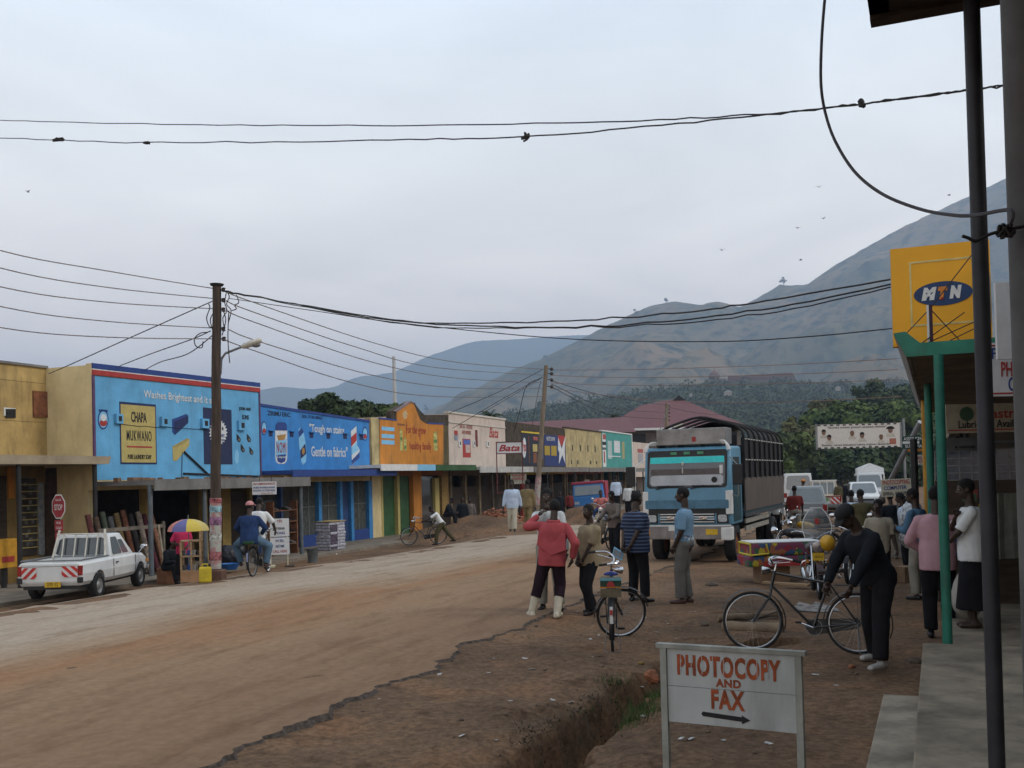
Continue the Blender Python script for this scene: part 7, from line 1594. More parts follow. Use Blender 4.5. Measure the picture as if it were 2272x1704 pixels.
# yellow sign board
ms = PY(1982, 770, 11.7); ss, rs = to2(ms); zs = ms.z; sz = 1.12
ys = rthing('sign_board', 'big yellow board with a dark blue oval and white letters above the green canopy', 'sign', ss, rs, zs)
sw = 1.03; m = MB(); m.b2(0, sw, 0, .12, 0, sz); m.build('board', YEL, ys); m = MB(); m.b2(-.006, .0, -.003, .123, 0, sz); m.build('edge_strip', M('pale_edge', (.5, .42, .36), .7), ys)
fr = [(.195, .215, .215, .95), (.86, .215, .88, .95)]
m = MB(); 
for a in fr: m.b2(a[0], a[2], -.006, 0, a[1], a[3])
m.b2(.215, .86, -.006, 0, .215, .235); m.b2(.215, .86, -.006, 0, .93, .95); m.build('frame_line', M('pale_yellow_line', (.62, .5, .2), .6), ys)
m = MB(); m.prism([(.54 + .305 * math.cos(a), .565 + .135 * math.sin(a)) for a in [j * math.pi / 20 for j in range(40)]], .008, (0, -.008, 0)); ov = m.build('oval', M('deep_blue', (.012, .04, .12), .5), ys)
text('M', .2, WHITE, ov, (.395, -.012, .57), shear=.22, bold=.02, width=.16, height=.145); text('T', .2, M('orange_letter', (.6, .2, .02), .5), ov, (.54, -.012, .57), shear=.22, bold=.02, width=.105, height=.14); text('N', .2, WHITE, ov, (.67, -.012, .57), shear=.22, bold=.02, width=.13, height=.145)
m = MB(); m.ell((.53, -.014, .508), (.016, .006, .016), 10, 6); m.build('red_dot', RED, ov); 
m = MB(); m.prism([(.90, .2), (1.02, .2), (1.02, .74), (.94, .68), (.88, .5)], .01, (0, -.05, 0)); m.build('torn_sheet', M('torn_pale_sheet', (.32, .29, .25), .9), ys)
st = rthing('stay_post', 'short white and purple post with wire stays on the green canopy', 'post', *to2(PY(2062, 757, 11.0)), zb + .14)
m = MB(); m.b2(-.018, .004, -.02, .02, 0, .42); m.build('white_side', WHITE, st); m = MB(); m.b2(.004, .04, -.02, .02, 0, .42); m.build('dark_side', M('dark_purple_paint', (.045, .015, .03), .7), st)
m = MB()
o0 = st.location
for a, b_ in (((2065, 683), (2158, 563)), ((2065, 683), (2011, 740)), ((2068, 690), (2128, 754)), ((2140, 693), (2043, 763)), ((2160, 715), (2060, 760)), ((2160, 730), (2095, 762))):
    A1, B1_ = PY(*a, 11.0) - o0, PY(*b_, 10.97) - o0; Rm = Matrix.Rotation(-RZ2, 3, 'Z'); m.cone(Rm @ A1, Rm @ B1_, .006, n=5)
m.build('stay_wires', WIRE, st)
# small boards at the extreme right
def board(label, a, b_, d, mat, rows=(), th=.03, name='sign_board', cat='sign', group=None):
    p0, p1 = PY(a[0], b_[1], d), PY(b_[0], a[1], d); wdt, hgt = p1.x - p0.x, p1.z - p0.z; t = thing(name, label, cat, p0, D2R(-8) if False else 0, group)
    MB().b2(0, wdt, 0, th, 0, hgt).build('board', mat, t)
    for tx, fx, fz, fw, fh, mt in rows: text(tx, 1, mt, t, (fx * wdt, -.004, fz * hgt), width=fw * wdt, height=fh * hgt, bold=.01)
    return t, wdt, hgt
NB = M('sign_blue', (.02, .05, .2), .7); CRW = M('cream_board', (.5, .47, .38), .7, .12)
t, wd, hg = board('white board with red and blue letters cut off by the grey pillar', (2186, 757), (2330, 880), 8.2, M('off_white_board', (.55, .55, .55), .6, .1), [('P', .16, .8, .09, .2, NB), ('PHOTO', .5, .5, .5, .28, RED), ('COPY', .56, .22, .42, .26, NB)])
for z in (.93, .04): MB().b2(0, wd, -.004, 0, z * hg, z * hg + .012).build('red_rule', RED, t)
t, wd, hg = board('narrow tall white board beside the grey pillar', (2214, 625), (2290, 797), 7.6, M('off_white_board', (.55, .55, .55), .6, .1)); 
for z, h_ in ((.72, .16), (.5, .08), (.34, .1), (.2, .06)): MB().b2(.40 * wd, .47 * wd, -.004, 0, z * hg, (z + h_) * hg).build('letter_stroke', NB, t)
t, wd, hg = board('dim cream lubricants board hanging under the green canopy', (2100, 893), (2290, 962), 12.2, M('dim_cream_board', (.36, .33, .25), .7, .15), [('Castrol', .66, .66, .5, .34, RED), ('Lubricants Available', .54, .3, .8, .26, BLK)])
m = MB(); m.prism([(wd * .24 + .085 * math.cos(a), hg * .66 + .085 * math.sin(a)) for a in [j * math.pi / 10 for j in range(20)]], .005, (0, -.005, 0)); m.build('round_mark', M('dull_green_mark', (.05, .1, .06), .7), t); MB().b2(.02 * wd, wd, -.005, 0, .08 * hg, .12 * hg).build('red_rule', RED, t)
t, wd, hg = board('grey shelf board with a white name strip behind the green post', (2086, 970), (2175, 1002), 13, STEEL, [('M. HARDWARE', .62, .3, .5, .2, BLK)])
# display cabinet and goods in front of the shop
cab = rthing('display_cabinet', 'glass fronted display cabinet under the green canopy behind the pink shirt', 'cabinet', *to2(PY(2135, 1066, 14.2)), .22)
hz_ = PY(2135, 1066, 14.2).z - .22; 
MB().b2(-.35, .9, 0, .5, 0, hz_).build('counter', DARKWOOD, cab); MB().b2(-.35, .9, 0, .45, hz_ + .0, hz_ + .42).build('glass_case', M('blue_grey_case_glass', (.06, .08, .11), .15, .3, 12), cab)
m = MB()
for i in range(9): m.b2(-.35 + i * .156, -.335 + i * .156, -.01, 0, hz_, hz_ + .42)
for i in range(5): m.b2(-.35, .9, -.01, 0, hz_ + i * .1, hz_ + i * .1 + .012)
m.build('mesh_bars', STEEL, cab)
random.seed(14); cols = [M('goods_yellow', (.35, .3, .03), .6), M('goods_blue', (.03, .08, .2), .6), M('goods_dark', (.03, .03, .035), .7), M('goods_red', (.2, .03, .03), .6), M('goods_green', (.05, .1, .05), .6)]
for i in range(30):
    px, py = random.uniform(2105, 2270), random.uniform(1085, 1240); p = PY(px, py, 13.6 + random.uniform(0, .6)); rel = Matrix.Rotation(-RZ2, 3, 'Z') @ (p - cab.location)
    MB().box(rel, (random.uniform(.12, .25), .08, random.uniform(.05, .13))).build('packet', random.choice(cols), cab)
# shops beyond, going down the right side
for i, (r0, r1, zc, col, lb) in enumerate([(24.1, 34, 3.0, (.2, .17, .13), 'grey brown shop beyond the green canopy on the right'), (34.1, 46, 3.1, (.3, .25, .15), 'ochre shop beyond the grey brown one on the right'), (46.1, 62, 3.0, (.2, .2, .19), 'grey farthest shop on the right side of the street')]):
    t = rthing('roadside_shop', lb, 'shop', 0, 0, 0, 'shops along the right side of the street'); mt = M('right_shop_%d' % i, col, .9, .25, 1.5, .2, grime=.5)
    MB().b2(3.6, 9, r0, r1, -.3, zc + 1.4).build('wall', mt, t); MB().b2(.35, 3.6, r0, r1, zc, zc + .16).build('canopy', GREYC, t); MB().b2(.3, .35, r0, r1, zc - .06, zc + .22).build('canopy_edge', mt, t)
    for k in range(3): vpost(t, .6, lerp(r0 + .5, r1 - .5, k / 2), .0, zc, .055, DPOST)
    for k in range(3): MB().b2(3.54, 3.62, lerp(r0 + .8, r1 - 2.2, k / 2), lerp(r0 + .8, r1 - 2.2, k / 2) + 1.4, .1, 2.2).build('door', DARKWOOD, t)
MB().b2(4.2, 9, rE + .3, 24, .1, 6.2).build('sun_blocker', SHD, g1_)  # second unseen block, added behind the green shop to shade the roadside
# supermarket signs, leaning pole, black pole
t, wd, hg = board('dark green board with white capital letters behind the black pole', (2003, 967), (2064, 996), 24, M('bottle_green', (.015, .05, .045), .6), [('ASSET CENTRE', .5, .8, .92, .26, WHITE), ('SUPERMARKET', .56, .2, .95, .26, WHITE)]); MB().b2(.0, wd * .6, -.004, 0, .4 * hg, .6 * hg).build('white_strip', WHITE, t); MB().b2(.2 * wd, wd, 0, .03, -.22 * hg, -.04 * hg).build('orange_strip', ORANGE, t)
t, wd, hg = board('small white board with red letters under the dark green board', (2022, 1009), (2064, 1031), 23, WHITE, [('FUEL', .35, .7, .5, .3, RED), ('OIL', .6, .3, .4, .3, RED)])
a, c = PY(2030, 1072, 21), PY(2028, 974, 21); b0 = Vector((a.x, a.y, G(a.x, a.y) + .1)); m = MB(); m.cone((0, 0, 0), Vector((0, 0, c.z - b0.z)), .07, n=10); o = m.build('black_pole', BLACK); o.location = b0; tag(o, 'thick black upright pole under the dark green board', 'pole')
a, c = PY(1933, 1150, 33), PY(2042, 936, 30); m = MB(); m.cone((0, 0, 0), c - a, .085, .075, n=12); o = m.build('leaning_pole', M('galvanised_pole', (.3, .3, .31), .5, .15, metal=.4)); o.location = a; tag(o, 'long pale grey pole leaning diagonally against the right shops', 'pole')
# banner
t, wd, hg = board('long white banner with painted faces hanging before the trees', (1815, 938), (1996, 996), 70, M('banner_white', (.52, .49, .45), .8, .08), [('"Ekuloka omwan ghuaam abaakazi ababaka"', .48, .86, .72, .12, BLK), ('Bwethu, omwe biakasima habwa erginwa akatunde', .46, .13, .82, .12, BLK)], th=.06, name='banner', cat='banner')
BF = M('brown_face_paint', (.16, .085, .055), .8)
for fx, fz, sc, tp in ((.075, .68, 1, 0), (.14, .45, 1.05, 0), (.42, .6, 1.0, 1), (.54, .52, 1.1, 0), (.77, .42, .95, 1), (.885, .72, 1.2, 2)):
    r_ = .19 * sc; cx, cz = fx * wd, fz * hg
    m = MB(); m.prism([(cx + r_ * .72 * math.cos(a_), cz + r_ * math.sin(a_)) for a_ in [j * math.pi / 8 for j in range(16)]], .01, (0, -.01, 0)); f_ = m.build('painted_face', BF, t)
    m = MB(); m.prism([(cx + r_ * (1.3 if tp == 2 else .8) * math.cos(a_), cz + r_ * .25 + r_ * .85 * math.sin(a_)) for a_ in [j * math.pi / 8 for j in range(9)]], .012, (0, -.014, 0)); m.build('painted_hair', HAIR if tp != 1 else BF, f_)
    m = MB(); m.prism([(cx - r_ * 1.5, cz - r_ * 2.1), (cx + r_ * 1.5, cz - r_ * 2.1), (cx + r_ * .9, cz - r_ * .95), (cx - r_ * .9, cz - r_ * .95)], .006, (0, -.006, 0)); m.build('painted_shoulders', M('pale_shirt_paint', (.42, .38, .32), .8), f_)
MB().b2(.87 * wd, .95 * wd, -.008, 0, .12 * hg, .36 * hg).build('red_square', M('rust_red_square', (.32, .11, .07), .8), t)
m = MB(); n_ = 26
for i in range(n_):
    if i % 2 == 0: m.b2(wd * i / n_, wd * (i + 1) / n_, -.01, 0, .94 * hg, .99 * hg); m.b2(wd * i / n_, wd * (i + 1) / n_, -.01, 0, .005 * hg, .055 * hg)
m.each('border_marking', BLK, t); MB().b2(-.12, -.02, 0, .08, -.05, hg + .05).build('frame_side', STEEL, t); MB().b2(wd + .02, wd + .12, 0, .08, -.05, hg + .05).build('frame_side', STEEL, t)
m = MB(); m.cone((wd + .3, .1, -4.2), (wd + .3, .1, hg + .3), .09, n=8); m.cone((wd + .3, .1, hg * .8), (wd * .5, .1, hg * .8), .05, n=6); m.build('support_pole', STEEL, t)
# photocopying board on a pole
t, wd, hg = board('cream board lettered in red and blue on a thin pole in the street', (1957, 1063), (2022, 1103), 26.5, CRW, [('PHOTOCOPYING', .5, .82, .9, .27, RED), ('COMPUTER', .46, .5, .76, .22, NB), ('SPIRAL BINDING', .5, .17, .92, .2, BLK)]); zg = G(t.location.x, t.location.y) - t.location.z; MB().cone((wd * .52, .03, zg), (wd * .52, .03, hg * .5), .025, n=8).build('pole', STEEL, t); MB().b2(wd * .25, wd * .75, -.1, .15, zg, zg + .12).build('foot', CONC, t)
t.rotation_euler = (0, D2R(-2), 0)
# photocopy and fax board in front
dl, dr_ = 6.85, 6.41; A1, B1_ = PY(1467, 1436, dl), PY(1778, 1455, dr_); v_ = B1_ - A1; wd = math.hypot(v_.x, v_.y); base = Vector((A1.x, A1.y, -.12)); fx_ = thing('sign_board', 'white wooden board lettered photocopy and fax in red on two legs', 'sign', base, math.atan2(v_.y, v_.x))
FRW = M('greyish_white_frame', (.30, .31, .28), .8, .25, 4, .3, grime=.5); BDW = M('white_sign_boards', (.43, .455, .45), .8, .1, 2, .15, grime=.35); STN = M('stencil_red', (.30, .07, .025), .85, .35, 7)
zt = A1.z - base.z; zt2 = B1_.z - base.z; zt = (zt + zt2) / 2; zb_ = zt - .485
for x in (.018, wd - .018): m = MB(); m.b2(x - .022, x + .022, -.022, .022, -.25, zt + .0); m.build('leg', FRW, fx_, bevel=.003)
m = MB(); m.b2(-.03, wd + .03, -.026, .026, zt, zt + .03); m.build('top_rail', FRW, fx_, bevel=.003)
zm_ = zb_ + .238
m = MB(); m.b2(.041, wd - .041, -.006, .012, zm_ + .002, zt - .001); m.build('upper_plank', BDW, fx_); m = MB(); m.b2(.041, wd - .041, -.006, .012, zb_, zm_ - .002); m.build('lower_plank', BDW, fx_)
def sten(body, cx, cz, w_, h_): return text(body, 1, STN, fx_, (cx, -.008, cz), width=w_, height=h_, bold=.04, ext=.0015, space=1.12)
k = (zt - zb_); sten('PHOTOCOPY', wd * .49, zb_ + k * .785, wd * .74, k * .285); sten('AND', wd * .49, zb_ + k * .575, wd * .18, k * .11); sten('FAX', wd * .485, zb_ + k * .355, wd * .24, k * .26)
m = MB()
for i in range(9): m.b2(wd * (.145 + .0785 * i), wd * (.145 + .0785 * i) + .004, -.0106, -.0096, zb_ + k * .67, zb_ + k * .94)
m.build('stencil_gap', BDW, fx_)
m = MB(); m.prism([(wd * .30, zb_ + k * .115), (wd * .58, zb_ + k * .085), (wd * .58, zb_ + k * .055), (wd * .64, zb_ + k * .11), (wd * .58, zb_ + k * .17), (wd * .58, zb_ + k * .145), (wd * .30, zb_ + k * .175), (wd * .29, zb_ + k * .145)], .003, (0, -.009, 0)); m.build('arrow', BLK, fx_)
# stacked mattresses on a carton
def patch(name, seed):
    m = M(name, (.4, .1, .1), .7, .1); nt = m.node_tree; N_ = nt.nodes; tc = [n for n in N_ if n.bl_idname == 'ShaderNodeTexCoord'][0]; vo = N_.new('ShaderNodeTexVoronoi'); vo.inputs['Scale'].default_value = 7; vo.distance = 'MANHATTAN'; nt.links.new(tc.outputs['Object'], vo.inputs['Vector']); rp = N_.new('ShaderNodeValToRGB'); rp.color_ramp.interpolation = 'CONSTANT'; el_ = rp.color_ramp.elements
    cs = [(.24, .025, .035), (.40, .31, .03), (.03, .07, .15), (.035, .11, .06), (.16, .04, .08), (.27, .10, .04)]; el_[0].color = (*cs[0], 1); el_[1].position = .17; el_[1].color = (*cs[1], 1)
    for i, c in enumerate(cs[2:]): q = el_.new(.34 + .165 * i); q.color = (*c, 1)
    sp = N_.new('ShaderNodeSeparateColor'); nt.links.new(vo.outputs['Color'], sp.inputs[0]); nt.links.new(sp.outputs[0], rp.inputs[0]); nt.links.new(rp.outputs[0], N_['Principled BSDF'].inputs['Base Color']); return m
PAT = patch('patchwork_cover', 1); CARD = M('cardboard', (.22, .14, .08), .9, .2, 3)
cb_ = foot(1712, 1293); o = MB().box((0, 0, .17), (.6, .5, .36)).build('carton', CARD, None, bevel=.01); o.location = cb_; o.rotation_euler = (0, 0, .1); tag(o, 'brown carton underneath the patchwork mattresses', 'carton')
for i, (px0, px1, z, lb) in enumerate(((1647, 1795, .36, 'red patchwork mattress at the bottom of the stack on a carton'), (1655, 1815, .60, 'yellow trimmed patchwork mattress on top of the stack'))):
    k = cb_.y / FPX; c = cb_ + Vector((((px0 + px1) / 2 - 1712) * k, 0, z)); ln = (px1 - px0) * k; t = thing('mattress', lb, 'mattress', c, D2R(4), 'wrapped mattresses'); MB().box((0, 0, .11), (ln, .8, .22 + .04 * i)).build('cover', PAT, t, bevel=.05)
    if i: 
        MB().box((0, 0, .245), (ln * .98, .78, .02)).build('white_top', WHITE, t, bevel=.005)
        m = MB(); m.tube([(-ln / 2 - .015, -.38, .0), (-ln / 2 - .015, -.38, .22), (-ln / 2 - .015, .38, .22), (-ln / 2 - .015, .38, .0)], .022, 6, closed=True); m.tube([(-ln / 2 + .0, -.41, .0), (-ln / 2 + .35, -.41, .03), (-ln / 2 + .3, -.41, .22)], .018, 6); m.build('yellow_trim', M('yellow_trim', (.55, .45, .05), .6), t)
    else: MB().box((ln * .1, -.41, .06), (ln * .75, .012, .1)).build('red_band', RED, t)
p = foot(2013, 1292); o = MB().box((0, 0, .16), (.34, .3, .3)).build('cardboard_box', CARD, None); o.location = p; o.rotation_euler = (0, 0, .3); tag(o, 'open cardboard box on the ground left of the pink shirted man', 'box')
# helmet hanging on the motorcycle mirror
p = PY(1836, 1205, MB1.y + .1); t = thing('helmet', 'yellow and black helmet hanging on the motorcycle with the windscreen', 'helmet', p, D2R(150)); m = MB(); m.ell((0, 0, 0), (.13, .15, .14), 16, 10); m.build('shell', M('helmet_yellow', (.55, .3, .02), .3), t, smooth=True); m = MB(); m.ell((0, -.05, .035), (.125, .115, .12), 16, 10); m.build('black_back', BLACK, t, smooth=True)
# logs over the drain hole, planks, stones
def log(label, a, b_, r, mat=WOOD, z=.0, name='log', cat='log', group='timbers over the drain hole'):
    A1, B1_ = foot(*a), foot(*b_); z_ = max(A1.z, B1_.z, -.05) + z; A1.z = B1_.z = z_; m = MB(); v = B1_ - A1; m.tube([v * (i / 6) + Vector((0, 0, .02 * ns(i * .8, r * 40))) for i in range(7)], [r * (1 + .15 * ns(i * .7, 5)) for i in range(7)], 10); o = m.build(name, mat, None, smooth=True); o.location = A1; tag(o, label, cat, group)
LOGM = M('dusty_log', (.19, .135, .085), .95, .3, 4, .5, stretch=(1, 1, 1)); log('dusty log laid across the drain hole, farther one', (1592, 1380), (1733, 1370), .05, LOGM, .05); log('thick dusty log laid across the drain hole, nearer one', (1604, 1398), (1738, 1402), .085, LOGM, .03)
def plank(label, a, b_, w_, z):
    A1, B1_ = foot(*a), foot(*b_); c = (A1 + B1_) / 2; c.z = max(A1.z, B1_.z) + z; v = B1_ - A1; o = MB().box((0, 0, 0), (v.length, w_, .035)).build('plank', WOOD, None); o.location = c; o.rotation_euler = (0, 0, math.atan2(v.y, v.x)); tag(o, label, 'plank', 'planks behind the broadside bicycle')
plank('short pale plank lying behind the broadside bicycle handlebar', (1697, 1290), (1757, 1290), .1, .10); plank('long pale plank lying behind the broadside bicycle handlebar', (1696, 1305), (1796, 1308), .14, .08)
o = MB(); o.prism([(-.5, .0), (.5, .0), (.35, -.2), (-.3, -.2)], .3, (0, -.15, 0)); 
def rock(label, px, py, r, mat, seed, name='rock', cat='rock', sq=.6):
    p = foot(px, py); m = MB(); m.ell((0, 0, 0), (r, r * .8, r * sq), 10, 7)
    for v in m.v: v += v.normalized() * r * .35 * ns(v.x / r * 1.2 + seed, v.y / r * 1.2, v.z / r * 1.2)
    o = m.build(name, mat, None); o.location = p + Vector((0, 0, r * sq * .5)); o.rotation_euler = (0, 0, seed); tag(o, label, cat, 'stones and bricks on the dirt')
ROCK = M('brown_stone', (.11, .085, .065), .95, .3, 8, .5); BRK = M('broken_brick', (.26, .10, .05), .95, .3, 9, .5)
rock('flat dark stone right of the sky blue shirted man', 1581, 1300, .15, ROCK, 1, sq=.35); rock('orange broken brick behind the photocopy board left leg', 1449, 1510, .10, BRK, 2, 'brick', 'brick', .8); rock('small yellowish clod above the photocopy board', 1422, 1474, .045, M('ochre_clod', (.22, .14, .05), .95), 3); rock('reddish brick piece beside the bending man feet', 1890, 1482, .05, BRK, 4, 'brick', 'brick'); rock('flat stone at the foot of the lower step', 2027, 1470, .09, ROCK, 5, sq=.4); rock('brown stone beside the drain hole', 1563, 1388, .06, ROCK, 6)
# grass in the ditch, gravel and litter
random.seed(9); m = MB(); GC = [P(*q, -.4) for q in ((1360, 1640), (1395, 1620), (1420, 1598), (1440, 1580), (1330, 1665), (1385, 1580), (1400, 1670), (1650, 1690), (1560, 1695), (1445, 1610), (1425, 1640))]
for i in range(3600):
    c = random.choice(GC[:7] + GC[9:]) if i > 250 else random.choice(GC); x, y = c.x + random.gauss(0, .12), c.y + random.gauss(0, .14); z = G(x, y); h_ = random.uniform(.03, .10); a = random.uniform(0, 6.3); d = Vector((math.cos(a), math.sin(a), 0)); b_ = Vector((x, y, z - .005)); lean_ = Vector((random.gauss(0, .025), random.gauss(0, .025), h_))
    m.add([b_ - d * .0035, b_ + d * .0035, b_ + lean_ * .6 + d * .002, b_ + lean_ * 1.1], [(0, 1, 2), (0, 2, 3)])
o = m.build('grass', M('ditch_grass', (.06, .105, .022), .75, .5, 5), None, fix=False); tag(o, kind='stuff')
m = MB(); random.seed(19)
WC = [P(*q, -.35) for q in ((1210, 1685), (1250, 1660), (1300, 1640), (1330, 1610), (1290, 1675), (1350, 1600), (1180, 1704), (1385, 1570))]
for i in range(700):
    c = random.choice(WC); x, y = c.x + random.gauss(0, .13), c.y + random.gauss(0, .15); z = G(x, y); h_ = random.uniform(.01, .035); a = random.uniform(0, 6.3); d = Vector((math.cos(a), math.sin(a), 0)); b_ = Vector((x, y, z - .005)); l_ = Vector((random.gauss(0, .03), random.gauss(0, .03), h_)); m.add([b_ - d * .006, b_ + d * .006, b_ + l_ + d * .004, b_ + l_ - d * .004], [(0, 1, 2, 3)])
o = m.build('weeds', M('dark_ditch_weed', (.025, .028, .014), .9, .5, 4, col2=(.035, .022, .014)), None, fix=False); tag(o, kind='stuff')
m = MB()
for i in range(600):
    s_, r_ = random.uniform(-5.0, -.1), random.uniform(4.8, 15) ; p = _n * s_ + _u * r_; z = G(p.x, p.y); k = .005 + .02 * random.random() ** 7; q = Vector((p.x, p.y, z + k * .3)); m.ell(q, (k * random.uniform(.8, 1.5), k, k * .65), 5, 4, Matrix.Rotation(random.uniform(0, 3), 3, 'Z'))
o = m.build('gravel', M('dirt_stone', (.15, .105, .075), .95, .4, 8), None, fix=False); tag(o, kind='stuff')
m = MB()
for i in range(70):
    s_, r_ = random.uniform(-4.9, -.5), random.uniform(5.2, 16); p = _n * s_ + _u * r_; z = G(p.x, p.y) + .01; a = random.uniform(0, 6); w_ = random.uniform(.012, .045); d, e_ = Vector((math.cos(a), math.sin(a), .1)), Vector((-math.sin(a), math.cos(a), -.15)); q = Vector((p.x, p.y, z)); m.add([q - d * w_ - e_ * w_ * .5, q + d * w_ - e_ * w_ * .4, q + d * w_ * .8 + e_ * w_ * .6, q - d * w_ * .7 + e_ * w_ * .5], [(0, 1, 2, 3)])
o = m.build('litter', M('pale_litter', (.42, .40, .37), .8, .4, 30), None, fix=False); tag(o, kind='stuff')

c = foot(1808, 1352); m = MB(); n_ = 18; m.add([Vector((c.x + (.34 + .12 * ns(i * .7, 3)) * math.cos(i * 2 * math.pi / n_), c.y + (.55 + .25 * ns(i * .9, 8)) * math.sin(i * 2 * math.pi / n_), 0)) for i in range(n_)] + [Vector((c.x, c.y, 0))], [(i, (i + 1) % n_, n_) for i in range(n_)])
for v in m.v: v.z = G(v.x, v.y) + .012
o = m.build('ash_patch', M('pale_ash', (.26, .235, .215), .95, .5, 9, .4), None); tag(o, kind='structure')
# ================================================================ more people and street things
B_ = dict(det=True, vox=.016)
F_ = dict(det=False, vox=.02)
# bending man with a cap
def capx(t, k, W, hh, Rl, fj, aj, sh, Rh): pass
fb = foot(1934, 1476)
person('man in dark clothes and black cap bending over the broadside bicycle', fb, D2R(112), 1.86, None, lean=27, hip=(-.02, -.10, .90), head=(0, 24, 0), feet=(((-.24, .10, 0), 10), ((.22, -.24, 0), -8)), hands=((-.18, .40, .80), (.16, .44, .74)), elbow=((-1, .2, .1), (1, .2, .1)), shirt=('long', DRK, 'jacket'), trousers=('long', BLT), shoes=M('grey_white_trainers', (.32, .31, .29), .7), hat=M('black_cap', (.012, .012, .013), .8), girth=1.28, curl=.9)
gs = 'people in the crowd on the right side of the street'
person('man in a pink shirt and black trousers behind the green post, back turned', foot(2086, 1416), D2R(-24), 1.87, gs, head=(-10, 4, 0), hands=((-.13, .20, .98), (.13, .20, .98)), elbow=((-1, -.25, -.1), (1, -.25, -.1)), shirt=('long', PNK), trousers=('long', BLT), girth=1.15, hem=1)
pw = PY(2162, 1394, 12.0); pw.z = .22
person('woman in a white top and long black skirt behind the dark near post', pw, D2R(70), 1.70, gs, head=(8, 6, 0), feet=(((-.07, .0, 0), 5), ((.07, .02, 0), -5)), hands=((.02, .22, 1.05), (-.06, .16, 1.35)), elbow=((-.7, .4, -.6), (.8, .2, -.7)), shirt=('short', WHT, 'top'), trousers=('skirt', BLT), shoes='sandal', girth=1.1, hair='short', hem=1)
q = MB(); q.ell((0, 0, .30), (.2, .18, .30), 12, 10); q.ell((0, 0, .6), (.09, .09, .09), 8, 6); so_ = remesh(q, .02, 3, fold=.02, fs=6); o = bpy.data.objects.new('white_sack', so_); COL.objects.link(o); so_.materials.append(cloth('pale_sack', (.36, .34, .30), .15)); p = PY(2148, 1386, 12.6); o.location = (p.x, p.y, .22); tag(o, 'full pale sack standing on the veranda left of the woman', 'sack')
m = MB(); p = PY(2225, 1240, 12.6); m.loft([[Vector((.26 * a, .02 * math.sin(a * 9 + z), z)) for a in (-1, -.6, -.2, .2, .6, 1)] + [Vector((.26 * a, .03 + .02 * math.sin(a * 9 + z), z)) for a in (1, .6, .2, -.2, -.6, -1)] for z in (0, .4, .8)]); o = m.build('hanging_shirt', cloth('grey_hanging_shirt', (.22, .23, .2), .2)); o.location = p; o.rotation_euler = (0, 0, .3); tag(o, 'pale grey garment hanging in the shop between the two posts', 'shirt')
person('man in a light tan shirt standing behind the bending man', foot(1955, 1325), D2R(160), 1.64, gs, head=(-20, 6, 0), hands=((-.3, .06, .80), (.26, .1, .86)), shirt=('short', KHK if False else M('pale_tan_shirt', (.30, .265, .205), .9, .15, 5, .2, spec=.1)), trousers=('long', BLT), hem=1, **B_)
person('man in an olive shirt seen from behind, arms held out', foot(1915, 1247), D2R(5), 1.78, gs, head=(20, 0, 0), hands=((-.34, .14, 1.0), (.55, .15, 1.12)), elbow=((-1, -.3, 0), (.6, -.6, -.4)), shirt=('short', OLV), trousers=('long', KHK), hem=1, girth=1.2, **B_)
person('person in a pale blue shirt left of the olive shirted man', foot(1893, 1236), D2R(-10), 1.75, gs, shirt=('short', LBS), trousers=('long', GRT), hem=1, **B_)
person('person in a long black coat behind the cream board on a pole', foot(1980, 1236), D2R(0), 1.66, gs, hands=((-.2, .2, 1.0), (.2, .2, 1.0)), shirt=('long', DRK, 'coat'), trousers=('long', LGT), hem=1, girth=1.25, **B_)
person('man in a blue shirt holding a bundle left of the green post', foot(2044, 1330), D2R(40), 1.80, gs, head=(20, 4, 0), lean=4, hands=((-.12, .3, 1.15), (.1, .34, 1.1)), shirt=('long', M('steel_blue_shirt', (.07, .14, .22), .9, .15, 5, .2, spec=.1)), trousers=('long', LGT), hem=1, **B_)
p = foot(2028, 1322); m = MB(); m.ell((0, 0, 1.32), (.2, .2, .3), 12, 8); m.ell((-.06, .05, .98), (.14, .14, .18), 10, 8); r_ = remesh(m, .025, 2, fold=.035, fs=10); o = bpy.data.objects.new('plastic_bundle', r_); COL.objects.link(o); r_.materials.append(M('crinkled_plastic', (.42, .45, .48), .25, .6, 14, .4, spec=.6)); o.location = p; tag(o, 'bundle wrapped in clear plastic held by the blue shirted man', 'bundle')
person('person in a white shirt and dark skirt behind the plastic wrapped bundle', foot(2016, 1262), D2R(60), 1.70, gs, lean=8, shirt=('long', LBS), trousers=('long', BLT), hem=1, **B_)
person('man in a white shirt and black trousers beside the lorry rear', foot(1724, 1200), D2R(170), 1.72, gs, shirt=('long', WHT), trousers=('long', BLT), **F_)
person('man in a maroon shirt and grey trousers facing the silver car', foot(1766, 1197), D2R(-5), 1.80, gs, shirt=('short', MAR), trousers=('long', LGT), girth=1.2, **F_)
def atd(px, d): X = (px - 1136) / FPX * d; return Vector((X, d, G(X, d)))
person('person with an orange cap and blue shirt beyond the silver car', atd(1779, 50), D2R(-60), 1.85, gs, shirt=('long', DBJ), trousers=('long', BLT), hat=M('orange_cap', (.5, .18, .04), .8), **F_)
for px, d, mt, lb, rz in ((1858, 54, OLV, 'dark olive figure right of the chevron pickup', 20), (1868, 57, DRK, 'thin dark figure second right of the chevron pickup', 160), (1878, 62, GRS, 'farthest grey figure right of the chevron pickup', 190), (2010, 40, DRK, 'dark figure behind the cream board right edge', 0)):
    person(lb, atd(px, d), D2R(rz), 1.72, gs, shirt=('long', mt), trousers=('long', BLT), hem=1, **F_)
